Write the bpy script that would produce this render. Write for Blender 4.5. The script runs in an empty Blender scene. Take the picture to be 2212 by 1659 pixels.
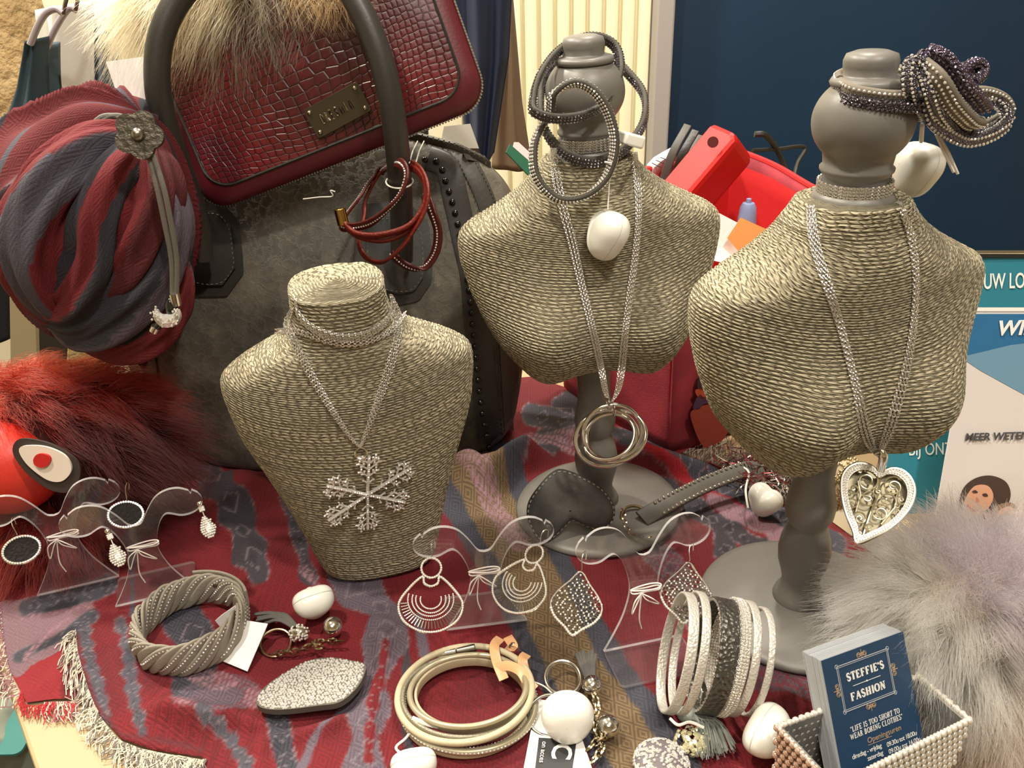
import bpy, math, random
import numpy as np
from mathutils import Vector, Matrix
from mathutils.bvhtree import BVHTree
from mathutils.geometry import tessellate_polygon
RNG = np.random.RandomState(7); random.seed(7)
PI = math.pi
sc = bpy.context.scene
COL = sc.collection
# ------------------------------------------------------------------ camera, light, exposure
FPX = 1880.0; PITCH = math.radians(27.0); ROLL = math.radians(1.6); CH = 0.42
CAM = np.array([0.0, 0.0, CH])
cd = bpy.data.cameras.new('camera'); cam = bpy.data.objects.new('camera', cd); COL.objects.link(cam)
cd.sensor_width = 36.0; cd.lens = 36.0 * FPX / 2212.0; cd.clip_start = 0.01; cd.clip_end = 30
cam.matrix_world = Matrix.Translation((0, 0, CH)) @ Matrix.Rotation(PI/2 - PITCH, 4, 'X') @ Matrix.Rotation(-ROLL, 4, 'Z')
sc.camera = cam
sc.view_settings.view_transform = 'Standard'; sc.view_settings.look = 'None'
sc.view_settings.gamma = 1.0; sc.view_settings.use_curve_mapping = False
sc.view_settings.exposure = 0.06
w = bpy.data.worlds.new('shop_air'); sc.world = w; w.use_nodes = True
w.node_tree.nodes['Background'].inputs[0].default_value = (1.0, 0.93, 0.82, 1)
w.node_tree.nodes['Background'].inputs[1].default_value = 0.09
def area(name, loc, target, size, power, col):
    l = bpy.data.lights.new(name, 'AREA'); l.shape = 'DISK'; l.size = size; l.energy = power; l.color = col
    o = bpy.data.objects.new(name, l); COL.objects.link(o); o.location = loc
    o.rotation_euler = (Vector(target) - Vector(loc)).to_track_quat('-Z', 'Y').to_euler()
    return o
area('ceiling_spot', (-0.60, 0.30, 1.75), (0.0, 0.60, 0.1), 0.10, 21, (1.0, 0.90, 0.74))
area('ceiling_spot', (0.50, -0.30, 1.8), (0.1, 0.5, 0.1), 0.12, 18, (1.0, 0.93, 0.82))
area('ceiling_spot', (0.25, 1.15, 1.8), (0.1, 0.7, 0.1), 0.12, 12, (1.0, 0.90, 0.76))
area('front_fill', (0.0, -0.9, 1.85), (0.0, 0.4, 0.0), 1.0, 13, (1.0, 0.96, 0.90))  # added soft fill from the front, standing in for room bounce
area('ceiling_spot', (-1.0, 1.25, 1.8), (-1.1, 1.5, 0.2), 0.2, 55, (1.0, 0.94, 0.82))
area('ceiling_spot', (0.35, 1.35, 1.8), (0.35, 1.9, 0.2), 0.2, 16, (1.0, 0.94, 0.82))
# ------------------------------------------------------------------ rays through the photograph's frame (real depths are given by the geometry)
def ray(px, py):
    u = (px - 1106) / FPX; v = (829.5 - py) / FPX
    c, s = math.cos(ROLL), math.sin(ROLL)
    u2 = u*c + v*s; v2 = -u*s + v*c
    return np.array([u2, math.cos(PITCH) + v2*math.sin(PITCH), -math.sin(PITCH) + v2*math.cos(PITCH)])
def on(px, py, z=0.0):
    d = ray(px, py); return CAM + d * ((z - CH) / d[2])
def at(px, py, Y):
    d = ray(px, py); return CAM + d * (Y / d[1])
def proj(P):
    P = np.asarray(P, float) - CAM
    ca, sa = math.cos(PITCH), math.sin(PITCH)
    u2 = P[..., 0]; dz = P[..., 1]*ca - P[..., 2]*sa; v2 = P[..., 1]*sa + P[..., 2]*ca
    u2 = u2/dz; v2 = v2/dz
    c, s = math.cos(ROLL), math.sin(ROLL)
    return 1106 + FPX*(u2*c - v2*s), 829.5 - FPX*(u2*s + v2*c)
def hit(px, py, bvh, off=0.0, fallback=None):
    d = Vector(ray(px, py)).normalized()
    h = bvh.ray_cast(Vector(CAM), d)
    if h[0] is None: return np.array(fallback(px, py)) if fallback else None
    return np.array(h[0] - d*off)
# ------------------------------------------------------------------ small maths
def nrm(v): v = np.asarray(v, float); return v / (np.linalg.norm(v, axis=-1, keepdims=True) + 1e-12)
def spl(pts, n=60, closed=False):
    P = np.asarray(pts, float); m = len(P)
    if closed: Q = np.vstack([P[-1:], P, P[:2]]); segs = m
    else: Q = np.vstack([2*P[0]-P[1], P, 2*P[-1]-P[-2]]); segs = m - 1
    t = np.linspace(0, segs, n, endpoint=not closed); i = np.minimum(t.astype(int), segs-1); f = (t - i)[:, None]
    a, b, c, d = Q[i], Q[i+1], Q[i+2], Q[i+3]
    return .5*((2*b) + (c-a)*f + (2*a-5*b+4*c-d)*f*f + (3*b-a-3*c+d)*f**3)
def resample(P, step=None, n=None, closed=False):
    P = np.asarray(P, float)
    if closed: P = np.vstack([P, P[:1]])
    L = np.r_[0, np.cumsum(np.linalg.norm(np.diff(P, axis=0), axis=1))]
    if n is None: n = max(2, int(round(L[-1]/step)) + (0 if closed else 1))
    s = np.linspace(0, L[-1], n, endpoint=not closed)
    return np.stack([np.interp(s, L, P[:, k]) for k in range(P.shape[1])], 1)
def frames(P, closed=False, up=None):
    P = np.asarray(P, float); n = len(P)
    if closed: T = nrm(np.roll(P, -1, 0) - np.roll(P, 1, 0))
    else: T = nrm(np.gradient(P, axis=0))
    if up is not None:
        U = np.broadcast_to(np.asarray(up, float), P.shape)
        N = nrm(np.cross(U, T)); B = np.cross(T, N); return T, N, B
    N = np.zeros_like(P); a = np.array([0, 0, 1.0]) if abs(T[0][2]) < .9 else np.array([1.0, 0, 0])
    N[0] = nrm(np.cross(a, T[0]))
    for i in range(1, n):
        v = N[i-1] - T[i]*np.dot(N[i-1], T[i]); N[i] = nrm(v)
    if closed:
        v = N[-1] - T[0]*np.dot(N[-1], T[0]); v = nrm(v)
        ang = math.atan2(np.dot(np.cross(v, N[0]), T[0]), np.dot(v, N[0]))
        for i in range(n):
            a = ang*i/n; c, s = math.cos(a), math.sin(a); N[i] = N[i]*c + np.cross(T[i], N[i])*s
    return T, N, np.cross(T, N)
def noise2(x, y, seed=0, oct=4):
    r = np.random.RandomState(seed); o = np.zeros_like(x); a = 1.0; f = 1.0
    for k in range(oct):
        for j in range(3):
            th = r.rand()*2*PI; ph = r.rand()*2*PI; ff = f*(.7 + .6*r.rand())
            o += a*np.sin(ff*(x*math.cos(th) + y*math.sin(th)) + ph + 1.3*np.sin(ff*.6*(x*math.sin(th) - y*math.cos(th)) + ph*2))/3
        a *= .5; f *= 2
    return o
def sstep(x, a, b): t = np.clip((x-a)/(b-a), 0, 1); return t*t*(3-2*t)
def C(h):
    h = h.lstrip('#'); c = [int(h[i:i+2], 16)/255 for i in (0, 2, 4)]
    return tuple((x/12.92 if x <= .04045 else ((x+.055)/1.055)**2.4) for x in c)
# ------------------------------------------------------------------ mesh builder
class MB:
    def __init__(s): s.v = []; s.f = []; s.m = []; s.n = 0; s.uv = None
    def add(s, V, F, mi=0):
        V = np.asarray(V, float).reshape(-1, 3); s.v.append(V)
        s.f.extend([tuple(int(i) + s.n for i in f) for f in F]); s.m.extend([mi]*len(F)); s.n += len(V); return s
    def grid(s, G, cu=False, cv=False, mi=0):      # G[rows, cols, 3]
        r, c = G.shape[:2]; R = r if cu else r-1; Cc = c if cv else c-1
        i, j = np.meshgrid(np.arange(R), np.arange(Cc), indexing='ij'); i = i.ravel(); j = j.ravel()
        i2 = (i+1) % r; j2 = (j+1) % c
        F = np.stack([i*c+j, i*c+j2, i2*c+j2, i2*c+j], 1)
        return s.add(G.reshape(-1, 3), F.tolist(), mi)
    def sweep(s, P, sec, closed=False, up=None, scale=None, caps=True, twist=0.0, mi=0):
        P = np.asarray(P, float); sec = np.asarray(sec, float); T, N, B = frames(P, closed, up)
        n = len(P); sca = np.ones(n) if scale is None else np.asarray(scale)
        if twist:
            a = np.linspace(0, twist, n)[:, None]; N, B = N*np.cos(a)+B*np.sin(a), -N*np.sin(a)+B*np.cos(a)
        G = P[:, None] + (sec[None, :, 0, None]*N[:, None] + sec[None, :, 1, None]*B[:, None])*sca[:, None, None]
        b = s.n; s.grid(G, cu=closed, cv=True, mi=mi); k = len(sec)
        if caps and not closed:
            s.f.append(tuple(b + i for i in range(k))[::-1]); s.f.append(tuple(b + (n-1)*k + i for i in range(k))); s.m += [mi, mi]
        return s
    def tube(s, P, r, n=8, closed=False, mi=0, flat=1.0, up=None, caps=True):
        a = np.arange(n)*2*PI/n; sec = np.stack([np.cos(a), np.sin(a)*flat], 1)
        r = np.ones(len(P))*r
        return s.sweep(P, sec, closed, up, r, caps, mi=mi)
    def lathe(s, prof, n=32, M=None, mi=0, cap=True):
        prof = np.asarray(prof, float); a = np.arange(n)*2*PI/n
        G = np.stack([prof[:, 0, None]*np.cos(a), prof[:, 0, None]*np.sin(a), np.repeat(prof[:, 1, None], n, 1)], -1)
        if M is not None: G = G @ np.asarray(M)[:3, :3].T + np.asarray(M)[:3, 3]
        b = s.n; s.grid(G, cv=True, mi=mi)
        if cap: s.f.append(tuple(b+i for i in range(n))[::-1]); s.f.append(tuple(b+(len(prof)-1)*n+i for i in range(n))); s.m += [mi, mi]
        return s
    def ball(s, c, r, seg=16, rings=10, M=None, mi=0):
        th = np.linspace(0, PI, rings+1)[:, None]; ph = (np.arange(seg)*2*PI/seg)[None]; r = np.ones(3)*r
        th = np.clip(th, 1e-3, PI-1e-3)
        G = np.stack([r[0]*np.sin(th)*np.cos(ph), r[1]*np.sin(th)*np.sin(ph), r[2]*np.cos(th)*np.ones_like(ph)], -1)
        if M is not None: G = G @ np.asarray(M)[:3, :3].T
        return s.grid(G + np.asarray(c), cv=True, mi=mi)
    def gems(s, P, r, N=None, mi=0, h=.7):        # faceted stones: 6-sided crown, 12 triangles
        P = np.asarray(P, float); N = np.broadcast_to(np.array([0, 0, 1.0]) if N is None else np.asarray(N, float), P.shape)
        r = np.ones(len(P))*r
        for p, nn, q in zip(P, N, r):
            nn = nrm(nn); t = nrm(np.cross(nn, [0.31, .57, .76])); b = np.cross(nn, t)
            k = random.random()*PI; V = []
            for i in range(5):
                a = k + i*2*PI/5; V.append(p + q*(t*math.cos(a) + b*math.sin(a)))
            for i in range(5):
                a = k + (i+.5)*2*PI/5; V.append(p + q*.55*(t*math.cos(a) + b*math.sin(a)) + nn*q*h)
            F = [(i, (i+1) % 5, 5+i) for i in range(5)] + [((i+1) % 5, 5+(i+1) % 5, 5+i) for i in range(5)] + [(5, 6, 7, 8, 9)]
            s.add(V, F, mi)
        return s
    def plate(s, outline, th, M=None, holes=(), mi=0, mside=None, z0=0.0):
        loops = [np.asarray(outline, float)] + [np.asarray(h, float) for h in holes]
        tri = tessellate_polygon([[Vector((p[0], p[1], 0)) for p in L] for L in loops]); A = np.vstack(loops); n = len(A)
        V = np.vstack([np.c_[A, np.full(n, z0)], np.c_[A, np.full(n, z0+th)]])
        if M is not None: V = V @ np.asarray(M)[:3, :3].T + np.asarray(M)[:3, 3]
        a0 = A[tri[0][1]] - A[tri[0][0]]; b0 = A[tri[0][2]] - A[tri[0][0]]
        F = []
        for t in tri:
            cr = (A[t[1]][0]-A[t[0]][0])*(A[t[2]][1]-A[t[0]][1]) - (A[t[1]][1]-A[t[0]][1])*(A[t[2]][0]-A[t[0]][0])
            t = tuple(t) if cr > 0 else tuple(t)[::-1]
            F.append(tuple(i+n for i in t)); F.append(tuple(i for i in t[::-1]))
        b = s.n; s.add(V, F, mi); o = 0; F = []
        for k, L in enumerate(loops):
            ar = sum(L[i][0]*L[(i+1) % len(L)][1] - L[(i+1) % len(L)][0]*L[i][1] for i in range(len(L)))
            m = len(L)
            for i in range(m):
                j = (i+1) % m; q = (o+i, o+j, o+j+n, o+i+n)
                F.append(q if (ar > 0) == (k == 0) else q[::-1])
            o += m
        s.f.extend([tuple(i+b for i in q) for q in F]); s.m += [mi if mside is None else mside]*len(F); return s
    def box(s, c, size, M=None, mi=0):
        x, y, z = np.asarray(size)/2; V = np.array([(a*x, b*y, d*z) for a in (-1, 1) for b in (-1, 1) for d in (-1, 1)])
        if M is not None: V = V @ np.asarray(M)[:3, :3].T
        return s.add(V + np.asarray(c), [(0, 1, 3, 2), (4, 6, 7, 5), (0, 4, 5, 1), (2, 3, 7, 6), (0, 2, 6, 4), (1, 5, 7, 3)], mi)
    def xf(s, M):
        M = np.asarray(M); s.v = [V @ M[:3, :3].T + M[:3, 3] for V in s.v]; return s
    def build(s, name, mats, parent=None, label=None, kind=None, smooth=True, bevel=0, world=True, subsurf=0, sharp=40):
        me = bpy.data.meshes.new(name); V = np.vstack(s.v)
        me.from_pydata(V.tolist(), [], s.f)
        if s.uv is not None:
            uvl = me.uv_layers.new(name='UVMap'); li = np.empty(len(me.loops), int); me.loops.foreach_get('vertex_index', li)
            uvl.data.foreach_set('uv', np.asarray(s.uv)[li].astype(np.float32).ravel())
        me.update()
        for m in (mats if isinstance(mats, (list, tuple)) else [mats]): me.materials.append(m)
        if len(set(s.m)) > 1: me.polygons.foreach_set('material_index', np.array(s.m, np.int32))
        if smooth:
            me.polygons.foreach_set('use_smooth', np.ones(len(me.polygons), bool))
            if sharp and len(me.polygons) < 60000:
                try: me.set_sharp_from_angle(angle=math.radians(sharp))
                except Exception: pass
        o = bpy.data.objects.new(name, me); COL.objects.link(o)
        if parent is not None:
            o.parent = parent
            if world: o.matrix_parent_inverse = wmat(parent).inverted()
        if label: o['label'] = label
        if kind: o['kind'] = kind
        if bevel:
            b = o.modifiers.new('bevel', 'BEVEL'); b.width = bevel; b.segments = 2; b.limit_method = 'ANGLE'; b.angle_limit = .6
        if subsurf:
            b = o.modifiers.new('sub', 'SUBSURF'); b.levels = subsurf; b.render_levels = subsurf
        return o
    def bvh(s): return BVHTree.FromPolygons([Vector(v) for v in np.vstack(s.v)], s.f)
def wmat(o):
    m = Matrix.LocRotScale(o.location, o.rotation_euler, o.scale)
    return (wmat(o.parent) @ o.matrix_parent_inverse @ m) if o.parent else m
def thing(name, label, cat, loc=(0, 0, 0), rot=(0, 0, 0), group=None):
    o = bpy.data.objects.new(name, None); o.empty_display_size = .01; COL.objects.link(o)
    o.location = tuple(map(float, loc)); o.rotation_euler = rot; o['label'] = label; o['category'] = cat
    if group: o['group'] = group
    return o
def tag(o, label, cat, group=None, kind=None):
    o['label'] = label; o['category'] = cat
    if group: o['group'] = group
    if kind: o['kind'] = kind
    return o
def copy_tree(o, parent=None):
    c = o.copy(); COL.objects.link(c)
    if parent is not None: c.parent = parent
    for ch in list(o.children): copy_tree(ch, c)
    return c
def Mx(loc=(0, 0, 0), rx=0, ry=0, rz=0, s=1.0):
    return np.array(Matrix.Translation(Vector(loc)) @ Matrix.Rotation(rz, 4, 'Z') @ Matrix.Rotation(ry, 4, 'Y') @ Matrix.Rotation(rx, 4, 'X') @ Matrix.Scale(s, 4))
def basis(o, x, y):       # matrix with columns x, y, x cross y at origin o
    x = nrm(x); z = nrm(np.cross(x, y)); y = np.cross(z, x); M = np.eye(4); M[:3, 0] = x; M[:3, 1] = y; M[:3, 2] = z; M[:3, 3] = o; return M
def xfp(P, M): P = np.asarray(P, float); return P @ np.asarray(M)[:3, :3].T + np.asarray(M)[:3, 3]
# ------------------------------------------------------------------ materials
def mat(name, col=(.5, .5, .5), rough=.5, metal=0.0, spec=.5, bump=None, var=None, sheen=0, coat=0, sss=0, emit=None, alpha=None, trans=0, coord='Object', rvar=None):
    m = bpy.data.materials.new(name); m.use_nodes = True; nt = m.node_tree; b = nt.nodes['Principled BSDF']
    if isinstance(col, str): col = C(col)
    b.inputs['Base Color'].default_value = (*col, 1); b.inputs['Roughness'].default_value = rough; b.inputs['Metallic'].default_value = metal
    b.inputs['Specular IOR Level'].default_value = spec
    if sheen: b.inputs['Sheen Weight'].default_value = sheen; b.inputs['Sheen Roughness'].default_value = .4
    if coat: b.inputs['Coat Weight'].default_value = coat; b.inputs['Coat Roughness'].default_value = .08
    if sss: b.inputs['Subsurface Weight'].default_value = sss; b.inputs['Subsurface Radius'].default_value = (.005, .005, .005); b.inputs['Subsurface Scale'].default_value = 1
    if trans: b.inputs['Transmission Weight'].default_value = trans
    if alpha is not None: b.inputs['Alpha'].default_value = alpha
    if emit: b.inputs['Emission Color'].default_value = (*emit[0], 1); b.inputs['Emission Strength'].default_value = emit[1]
    tc = nt.nodes.new('ShaderNodeTexCoord')
    def nz(scale, det=3, src=None):
        n = nt.nodes.new('ShaderNodeTexNoise'); n.inputs['Scale'].default_value = scale; n.inputs['Detail'].default_value = det
        nt.links.new(tc.outputs[coord], n.inputs['Vector']); return n
    if var:      # (col2, scale, contrast)
        n = nz(var[1]); r = nt.nodes.new('ShaderNodeValToRGB'); k = var[2] if len(var) > 2 else .15
        r.color_ramp.elements[0].position = .5-k; r.color_ramp.elements[1].position = .5+k
        c2 = C(var[0]) if isinstance(var[0], str) else var[0]
        r.color_ramp.elements[0].color = (*col, 1); r.color_ramp.elements[1].color = (*c2, 1)
        nt.links.new(n.outputs['Fac'], r.inputs['Fac']); nt.links.new(r.outputs['Color'], b.inputs['Base Color'])
    if bump:     # (scale, strength, distance, kind)
        kind = bump[3] if len(bump) > 3 else 'n'
        if kind == 'v':
            n = nt.nodes.new('ShaderNodeTexVoronoi'); n.inputs['Scale'].default_value = bump[0]; nt.links.new(tc.outputs[coord], n.inputs['Vector']); out = n.outputs['Distance']
        else: n = nz(bump[0], 6); out = n.outputs['Fac']
        bp = nt.nodes.new('ShaderNodeBump'); bp.inputs['Strength'].default_value = bump[1]; bp.inputs['Distance'].default_value = bump[2]
        nt.links.new(out, bp.inputs['Height']); nt.links.new(bp.outputs['Normal'], b.inputs['Normal'])
    return m
class NT:     # tiny node helper
    def __init__(s, m): s.t = m.node_tree; s.b = s.t.nodes['Principled BSDF']
    def n(s, typ, **k):
        x = s.t.nodes.new('ShaderNode' + typ)
        for a, b in k.items(): setattr(x, a, b)
        return x
    def l(s, a, b): s.t.links.new(a, b)
    def math(s, op, a, b=None, c=None):
        x = s.n('Math', operation=op)
        for i, v in enumerate((a, b, c)):
            if v is None: continue
            if isinstance(v, (int, float)): x.inputs[i].default_value = v
            else: s.l(v, x.inputs[i])
        return x.outputs[0]
    def ramp(s, fac, stops):
        r = s.n('ValToRGB'); e = r.color_ramp.elements
        while len(e) < len(stops): e.new(.5)
        for k, (p, c) in enumerate(stops): e[k].position = p; e[k].color = (*c, 1) if len(c) == 3 else c
        s.l(fac, r.inputs['Fac']); return r.outputs['Color']
    def mix(s, fac, a, b, blend='MIX'):
        x = s.n('Mix', data_type='RGBA', blend_type=blend)
        for k, v in ((0, fac), (6, a), (7, b)):
            if isinstance(v, (int, float)): x.inputs[k].default_value = v
            elif isinstance(v, tuple): x.inputs[k].default_value = (*v, 1)
            else: s.l(v, x.inputs[k])
        return x.outputs[2]
    def bump(s, h, strength, dist, prev=None):
        b = s.n('Bump'); b.inputs['Strength'].default_value = strength; b.inputs['Distance'].default_value = dist; s.l(h, b.inputs['Height'])
        if prev is not None: s.l(prev, b.inputs['Normal'])
        return b.outputs['Normal']
M_SILVER = mat('polished_silver', '#e6e3dc', .15, 1.0)
M_CHAIN = mat('silver_chain', '#ebe8e2', .22, .85)
M_STEEL = mat('grey_steel', '#9a968c', .3, 1.0)
M_GEM = mat('rhinestone', '#f8f6f1', .10, .55, coat=1)
M_GEMD = mat('dark_rhinestone', '#8c8794', .1, .9, coat=1)
M_WHITEPL = mat('white_plastic', '#ecebe4', .28, 0, coat=.3, sss=.15)
M_STRING = mat('white_string', '#e9e4dc', .8, bump=(900, .5, .0004))
M_BLACK = mat('black_leather', '#24221f', .45, bump=(350, .35, .0006))
M_PAPER = mat('white_card', '#f1efec', .6)
# ================================================================== THE SETTING
def struct(mb, name, m, **k):
    o = mb.build(name, m, **k); o['kind'] = 'structure'; return o
FZ = -0.76
M_WALL = mat('cream_wall_paint', '#d9cfb4', .8, bump=(60, .1, .002))
M_NAVY = mat('navy_panel_paint', '#0b2a44', .5, var=('#0d304c', 2, .2))
M_FLOOR = mat('brown_floor', '#6b5236', .6, var=('#4d3a28', 5, .2))
struct(MB().box((0, .2, FZ-.02), (5.2, 5.6, .04)), 'floor', M_FLOOR, smooth=False)
struct(MB().box((0, .2, 1.97), (5.2, 5.6, .04)), 'ceiling', mat('white_ceiling', '#e6e2d8', .9), smooth=False)
struct(MB().box((-2.58, .2, .6), (.04, 5.6, 2.74)), 'wall_left', M_WALL, smooth=False)
struct(MB().box((2.58, .2, .6), (.04, 5.6, 2.74)), 'wall_right', M_WALL, smooth=False)
struct(MB().box((0, -2.58, .6), (5.2, .04, 2.74)), 'wall_front', M_WALL, smooth=False)
YB = 2.0
struct(MB().box((0, YB+.12, .6), (5.2, .04, 2.74)), 'wall_back', M_WALL, smooth=False)
# navy wall panel right of the light door post
e0 = at(1457, 60, YB-.13)[0]; e1 = at(1418, 60, YB-.13)[0]
struct(MB().box(((e0+2.55)/2, YB, .6), (2.55-e0, .16, 2.7)), 'door_1', M_NAVY, smooth=False, bevel=.004)
struct(MB().box(((e0+e1)/2, YB-.03, .6), (abs(e0-e1), .20, 2.7)), 'trim_1', mat('grey_post_paint', '#a29c98', .6), smooth=False, bevel=.004)
# radiator: cream, vertical ribs
M_RAD = mat('cream_radiator_enamel', '#f0e8c8', .35, coat=.3)
xl = at(1060, 60, YB-.1)[0]; xr = at(1416, 60, YB-.1)[0]
rad = thing('radiator', 'cream steel radiator with vertical ribs beside the navy panel', 'radiator', ((xl+xr)/2, YB-.06, -.62))
MB().box(((xl+xr)/2, YB-.03, .02), (xr-xl, .05, 1.16)).build('back_plate', M_RAD, rad, smooth=False, bevel=.004)
nr = 10
for i in range(nr):
    x = xl + (i+.5)*(xr-xl)/nr; wd = (xr-xl)/nr
    sec = [(-wd*.46, 0), (-wd*.40, -.010), (-wd*.3, -.016), (0, -.018), (wd*.3, -.016), (wd*.40, -.010), (wd*.46, 0)]
    V = []; 
    for z in (-.54, .58): V += [(x+a, YB-.055+b, z) for a, b in sec]
    n = len(sec); F = [(k, k+1, n+k+1, n+k) for k in range(n-1)] + [tuple(range(n))[::-1], tuple(range(n, 2*n))]
    MB().add(V, F).build('rib', M_RAD, rad)
# ------------------------------------------------------------------ table
M_TABLE = mat('cream_table_laminate', '#b59c77', .5, var=('#ae946c', 3, .3))
tA = on(0, 1440); tB = on(75, 1659); sl = (tB[:2]-tA[:2]); sl = sl/np.linalg.norm(sl)
t0 = tB[:2] + sl*.10; t1 = tA[:2] - sl*.46
M = None
tab = thing('display_table', 'cream laminate display table under the red scarf', 'table', (0.2, .6, FZ))
MB().plate([(t0[0], t0[1]), (1.1, t0[1]-.02), (1.1, 1.12), (t1[0], t1[1])], .028, z0=-.030).build('tabletop', M_TABLE, tab, smooth=False, bevel=.002)
for lx, ly in ((t0[0]+.09, t0[1]+.08), (1.0, t0[1]+.08), (1.0, 1.04), (t1[0]+.12, t1[1]-.08)):
    MB().box((lx, ly, (FZ-.03)/2), (.045, .045, -FZ-.03)).build('leg', M_STEEL, tab, smooth=False, bevel=.003)
# ------------------------------------------------------------------ scarf spread over the table
SX0, SX1, SY0, SY1 = -.47, .36, .300, .93
NX, NY = 520, 395
gx, gy = np.meshgrid(np.linspace(SX0, SX1, NX), np.linspace(SY0, SY1, NY))
flat3 = np.stack([gx, gy, np.zeros_like(gx)], -1)
PX, PY = proj(flat3)
def pl_dist(poly, X, Y, w0=None):
    P = np.asarray(poly, float); d = np.full(X.shape, 1e9); tt = np.zeros(X.shape); L = 0
    for a, b in zip(P[:-1], P[1:]):
        v = b-a; l2 = (v**2).sum(); t = np.clip(((X-a[0])*v[0] + (Y-a[1])*v[1])/l2, 0, 1)
        q = np.hypot(X-a[0]-t*v[0], Y-a[1]-t*v[1]); s = q < d; d = np.where(s, q, d); tt = np.where(s, L + t*math.sqrt(l2), tt); L += math.sqrt(l2)
    return d, tt
def inpoly(poly, X, Y):
    P = np.asarray(poly, float); c = np.zeros(X.shape, bool); j = len(P)-1
    for i in range(len(P)):
        xi, yi = P[i]; xj, yj = P[j]
        c ^= ((yi > Y) != (yj > Y)) & (X < (xj-xi)*(Y-yi)/(yj-yi+1e-12) + xi); j = i
    return c
def wpl(poly): return [on(*p)[:2] for p in poly]
H = .004 + .0022*(noise2(gx*28, gy*28, 3) + .6) + .0007*noise2(gx*120, gy*120, 5, 2)
def ridge(poly, amp, wid, sharp=1.0):
    global H
    d, t = pl_dist(wpl(poly), gx, gy); L = t.max()
    fade = sstep(t, 0, L*.2)*(1-sstep(t, L*.8, L)) if L > 0 else 1
    H = H + amp*np.exp(-(d/wid)**2*sharp)*(.25+.75*fade)
ridge([(165, 1375), (175, 1440), (205, 1530), (262, 1598), (440, 1632)], .006, .009)
ridge([(320, 1545), (450, 1568), (540, 1572), (640, 1560)], .012, .009)
ridge([(560, 1620), (650, 1605), (770, 1560)], .008, .008)
ridge([(480, 1580), (620, 1592), (640, 1650)], -.006, .010)
ridge([(765, 1290), (838, 1375), (800, 1500), (790, 1690)], .008, .010)
ridge([(690, 1300), (760, 1420), (735, 1560)], .004, .014)
ridge([(975, 1015), (1035, 1070), (1085, 1060), (1160, 985)], .034, .022)
ridge([(1005, 985), (1060, 1000), (1110, 965)], -.012, .010)
ridge([(420, 1000), (500, 1060), (590, 1120)], .022, .026)
ridge([(440, 1120), (530, 1200), (600, 1260)], .010, .016)
ridge([(1190, 930), (1340, 985), (1500, 1040), (1660, 1110)], .016, .018)
ridge([(1430, 1085), (1560, 1130), (1700, 1180)], .009, .014)
ridge([(1020, 1130), (1130, 1200), (1190, 1240)], .007, .012)
ridge([(200, 1310), (300, 1290), (420, 1240)], .005, .012)
ridge([(890, 1290), (880, 1420), (900, 1640)], .003, .012)
flatz = [(on(835, 1215)[:2], .055, .03), ((.067, .586), .072, .02), ((.1985, .462), .072, .02), (on(340, 1270)[:2], .045, .02), (on(190, 1240)[:2], .04, .02),
         (on(1070, 1330)[:2], .045, .02), (on(1350, 1370)[:2], .045, .02), (on(1500, 1120)[:2], .05, .02), (on(420, 1360)[:2], .035, .02), (on(670, 1475)[:2], .036, .014), (on(700, 1370)[:2], .02, .015), (on(1250, 1560)[:2], .03, .02), ((-.27, .725), .075, .03), ((-.16, .725), .078, .03), ((-.055, .725), .075, .02),
         (on(1005, 1510)[:2], .04, .02), (on(1560, 1520)[:2], .03, .02), (on(1900, 1600)[:2], .07, .02)]
for c, r, f in flatz:
    d = np.hypot(gx-c[0], gy-c[1]); m = 1-sstep(d, r, r+f); H = H*(1-m) + .005*m
H = np.maximum(H, .0015)
# colours of the woven bands (dye in the cloth)
red = np.array(C('#7a101c')); Colr = np.broadcast_to(red, gx.shape+(3,)).copy()
nv = noise2(gx*60, gy*60, 11, 3)[..., None]; Colr = Colr*(1+.16*nv)*(1+.10*np.sign(np.sin(PX*.9+PY*.3))[..., None]*(noise2(gx*40, gy*40, 13, 2)[..., None] > .3)); _m = sstep(noise2(gx*22, gy*22, 14, 2), .25, .5)[..., None]; Colr = Colr*(1-.35*_m) + np.array(C('#5c1020'))*.35*_m
DIA = np.full(gx.shape, .55); GL = np.zeros(gx.shape)
slate = np.array(C('#41434f')); lil = np.array(C('#625867')); tan = np.array(C('#7d6748')); pink = np.array(C('#98707c')); dk = np.array(C('#23222a')); wine = np.array(C('#5f0f1a'))
wob = 5*noise2(PX/22, PY/22, 21, 3)
def paint(mask, col, dia=None, gl=None):
    global Colr, DIA, GL
    if gl is not None and gl >= .8: mask = mask*(.30+.70*(np.sin(PX*.55+PY*.28+wob*.7) > -.25)*(np.sin(PY*.42-PX*.2+wob*.5) > -.55))
    Colr = Colr*(1-mask[..., None]) + col*mask[..., None]
    if dia is not None: DIA = DIA*(1-mask) + dia*mask
    if gl is not None: GL = np.maximum(GL*(1-mask), gl*mask)
def band(poly, wd, col, dia=.5, gl=0, soft=3, wobble=1.0, knots=0):
    d, t = pl_dist(poly, PX, PY); wv = wd/2 + wob*wobble
    if knots: wv = wv*(1+.28*np.sin(t/knots*2*PI))
    paint(1-sstep(d, wv-soft, wv+soft), col, dia, gl)
    if wd >= 22 and wd < 100 and gl < .9:
        m = np.exp(-((d-wv)/2.6)**2)*(noise2(PX/9, PY/9, 33, 2) > -.2); paint(m*.75, np.array(C('#877880')), .1, .8)
        L = wd*.9; f = np.abs(t/L - np.floor(t/L) - .5)*2; q = d/np.maximum(wv, 1) + f
        paint(((q > .55) & (q < .68) & (d < wv)).astype(float)*.5, np.array(C('#8f8288')), .1, .6); paint(((q < .38) & (d < wv)).astype(float)*.55, np.asarray(col)*.5, .2, .3)
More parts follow.
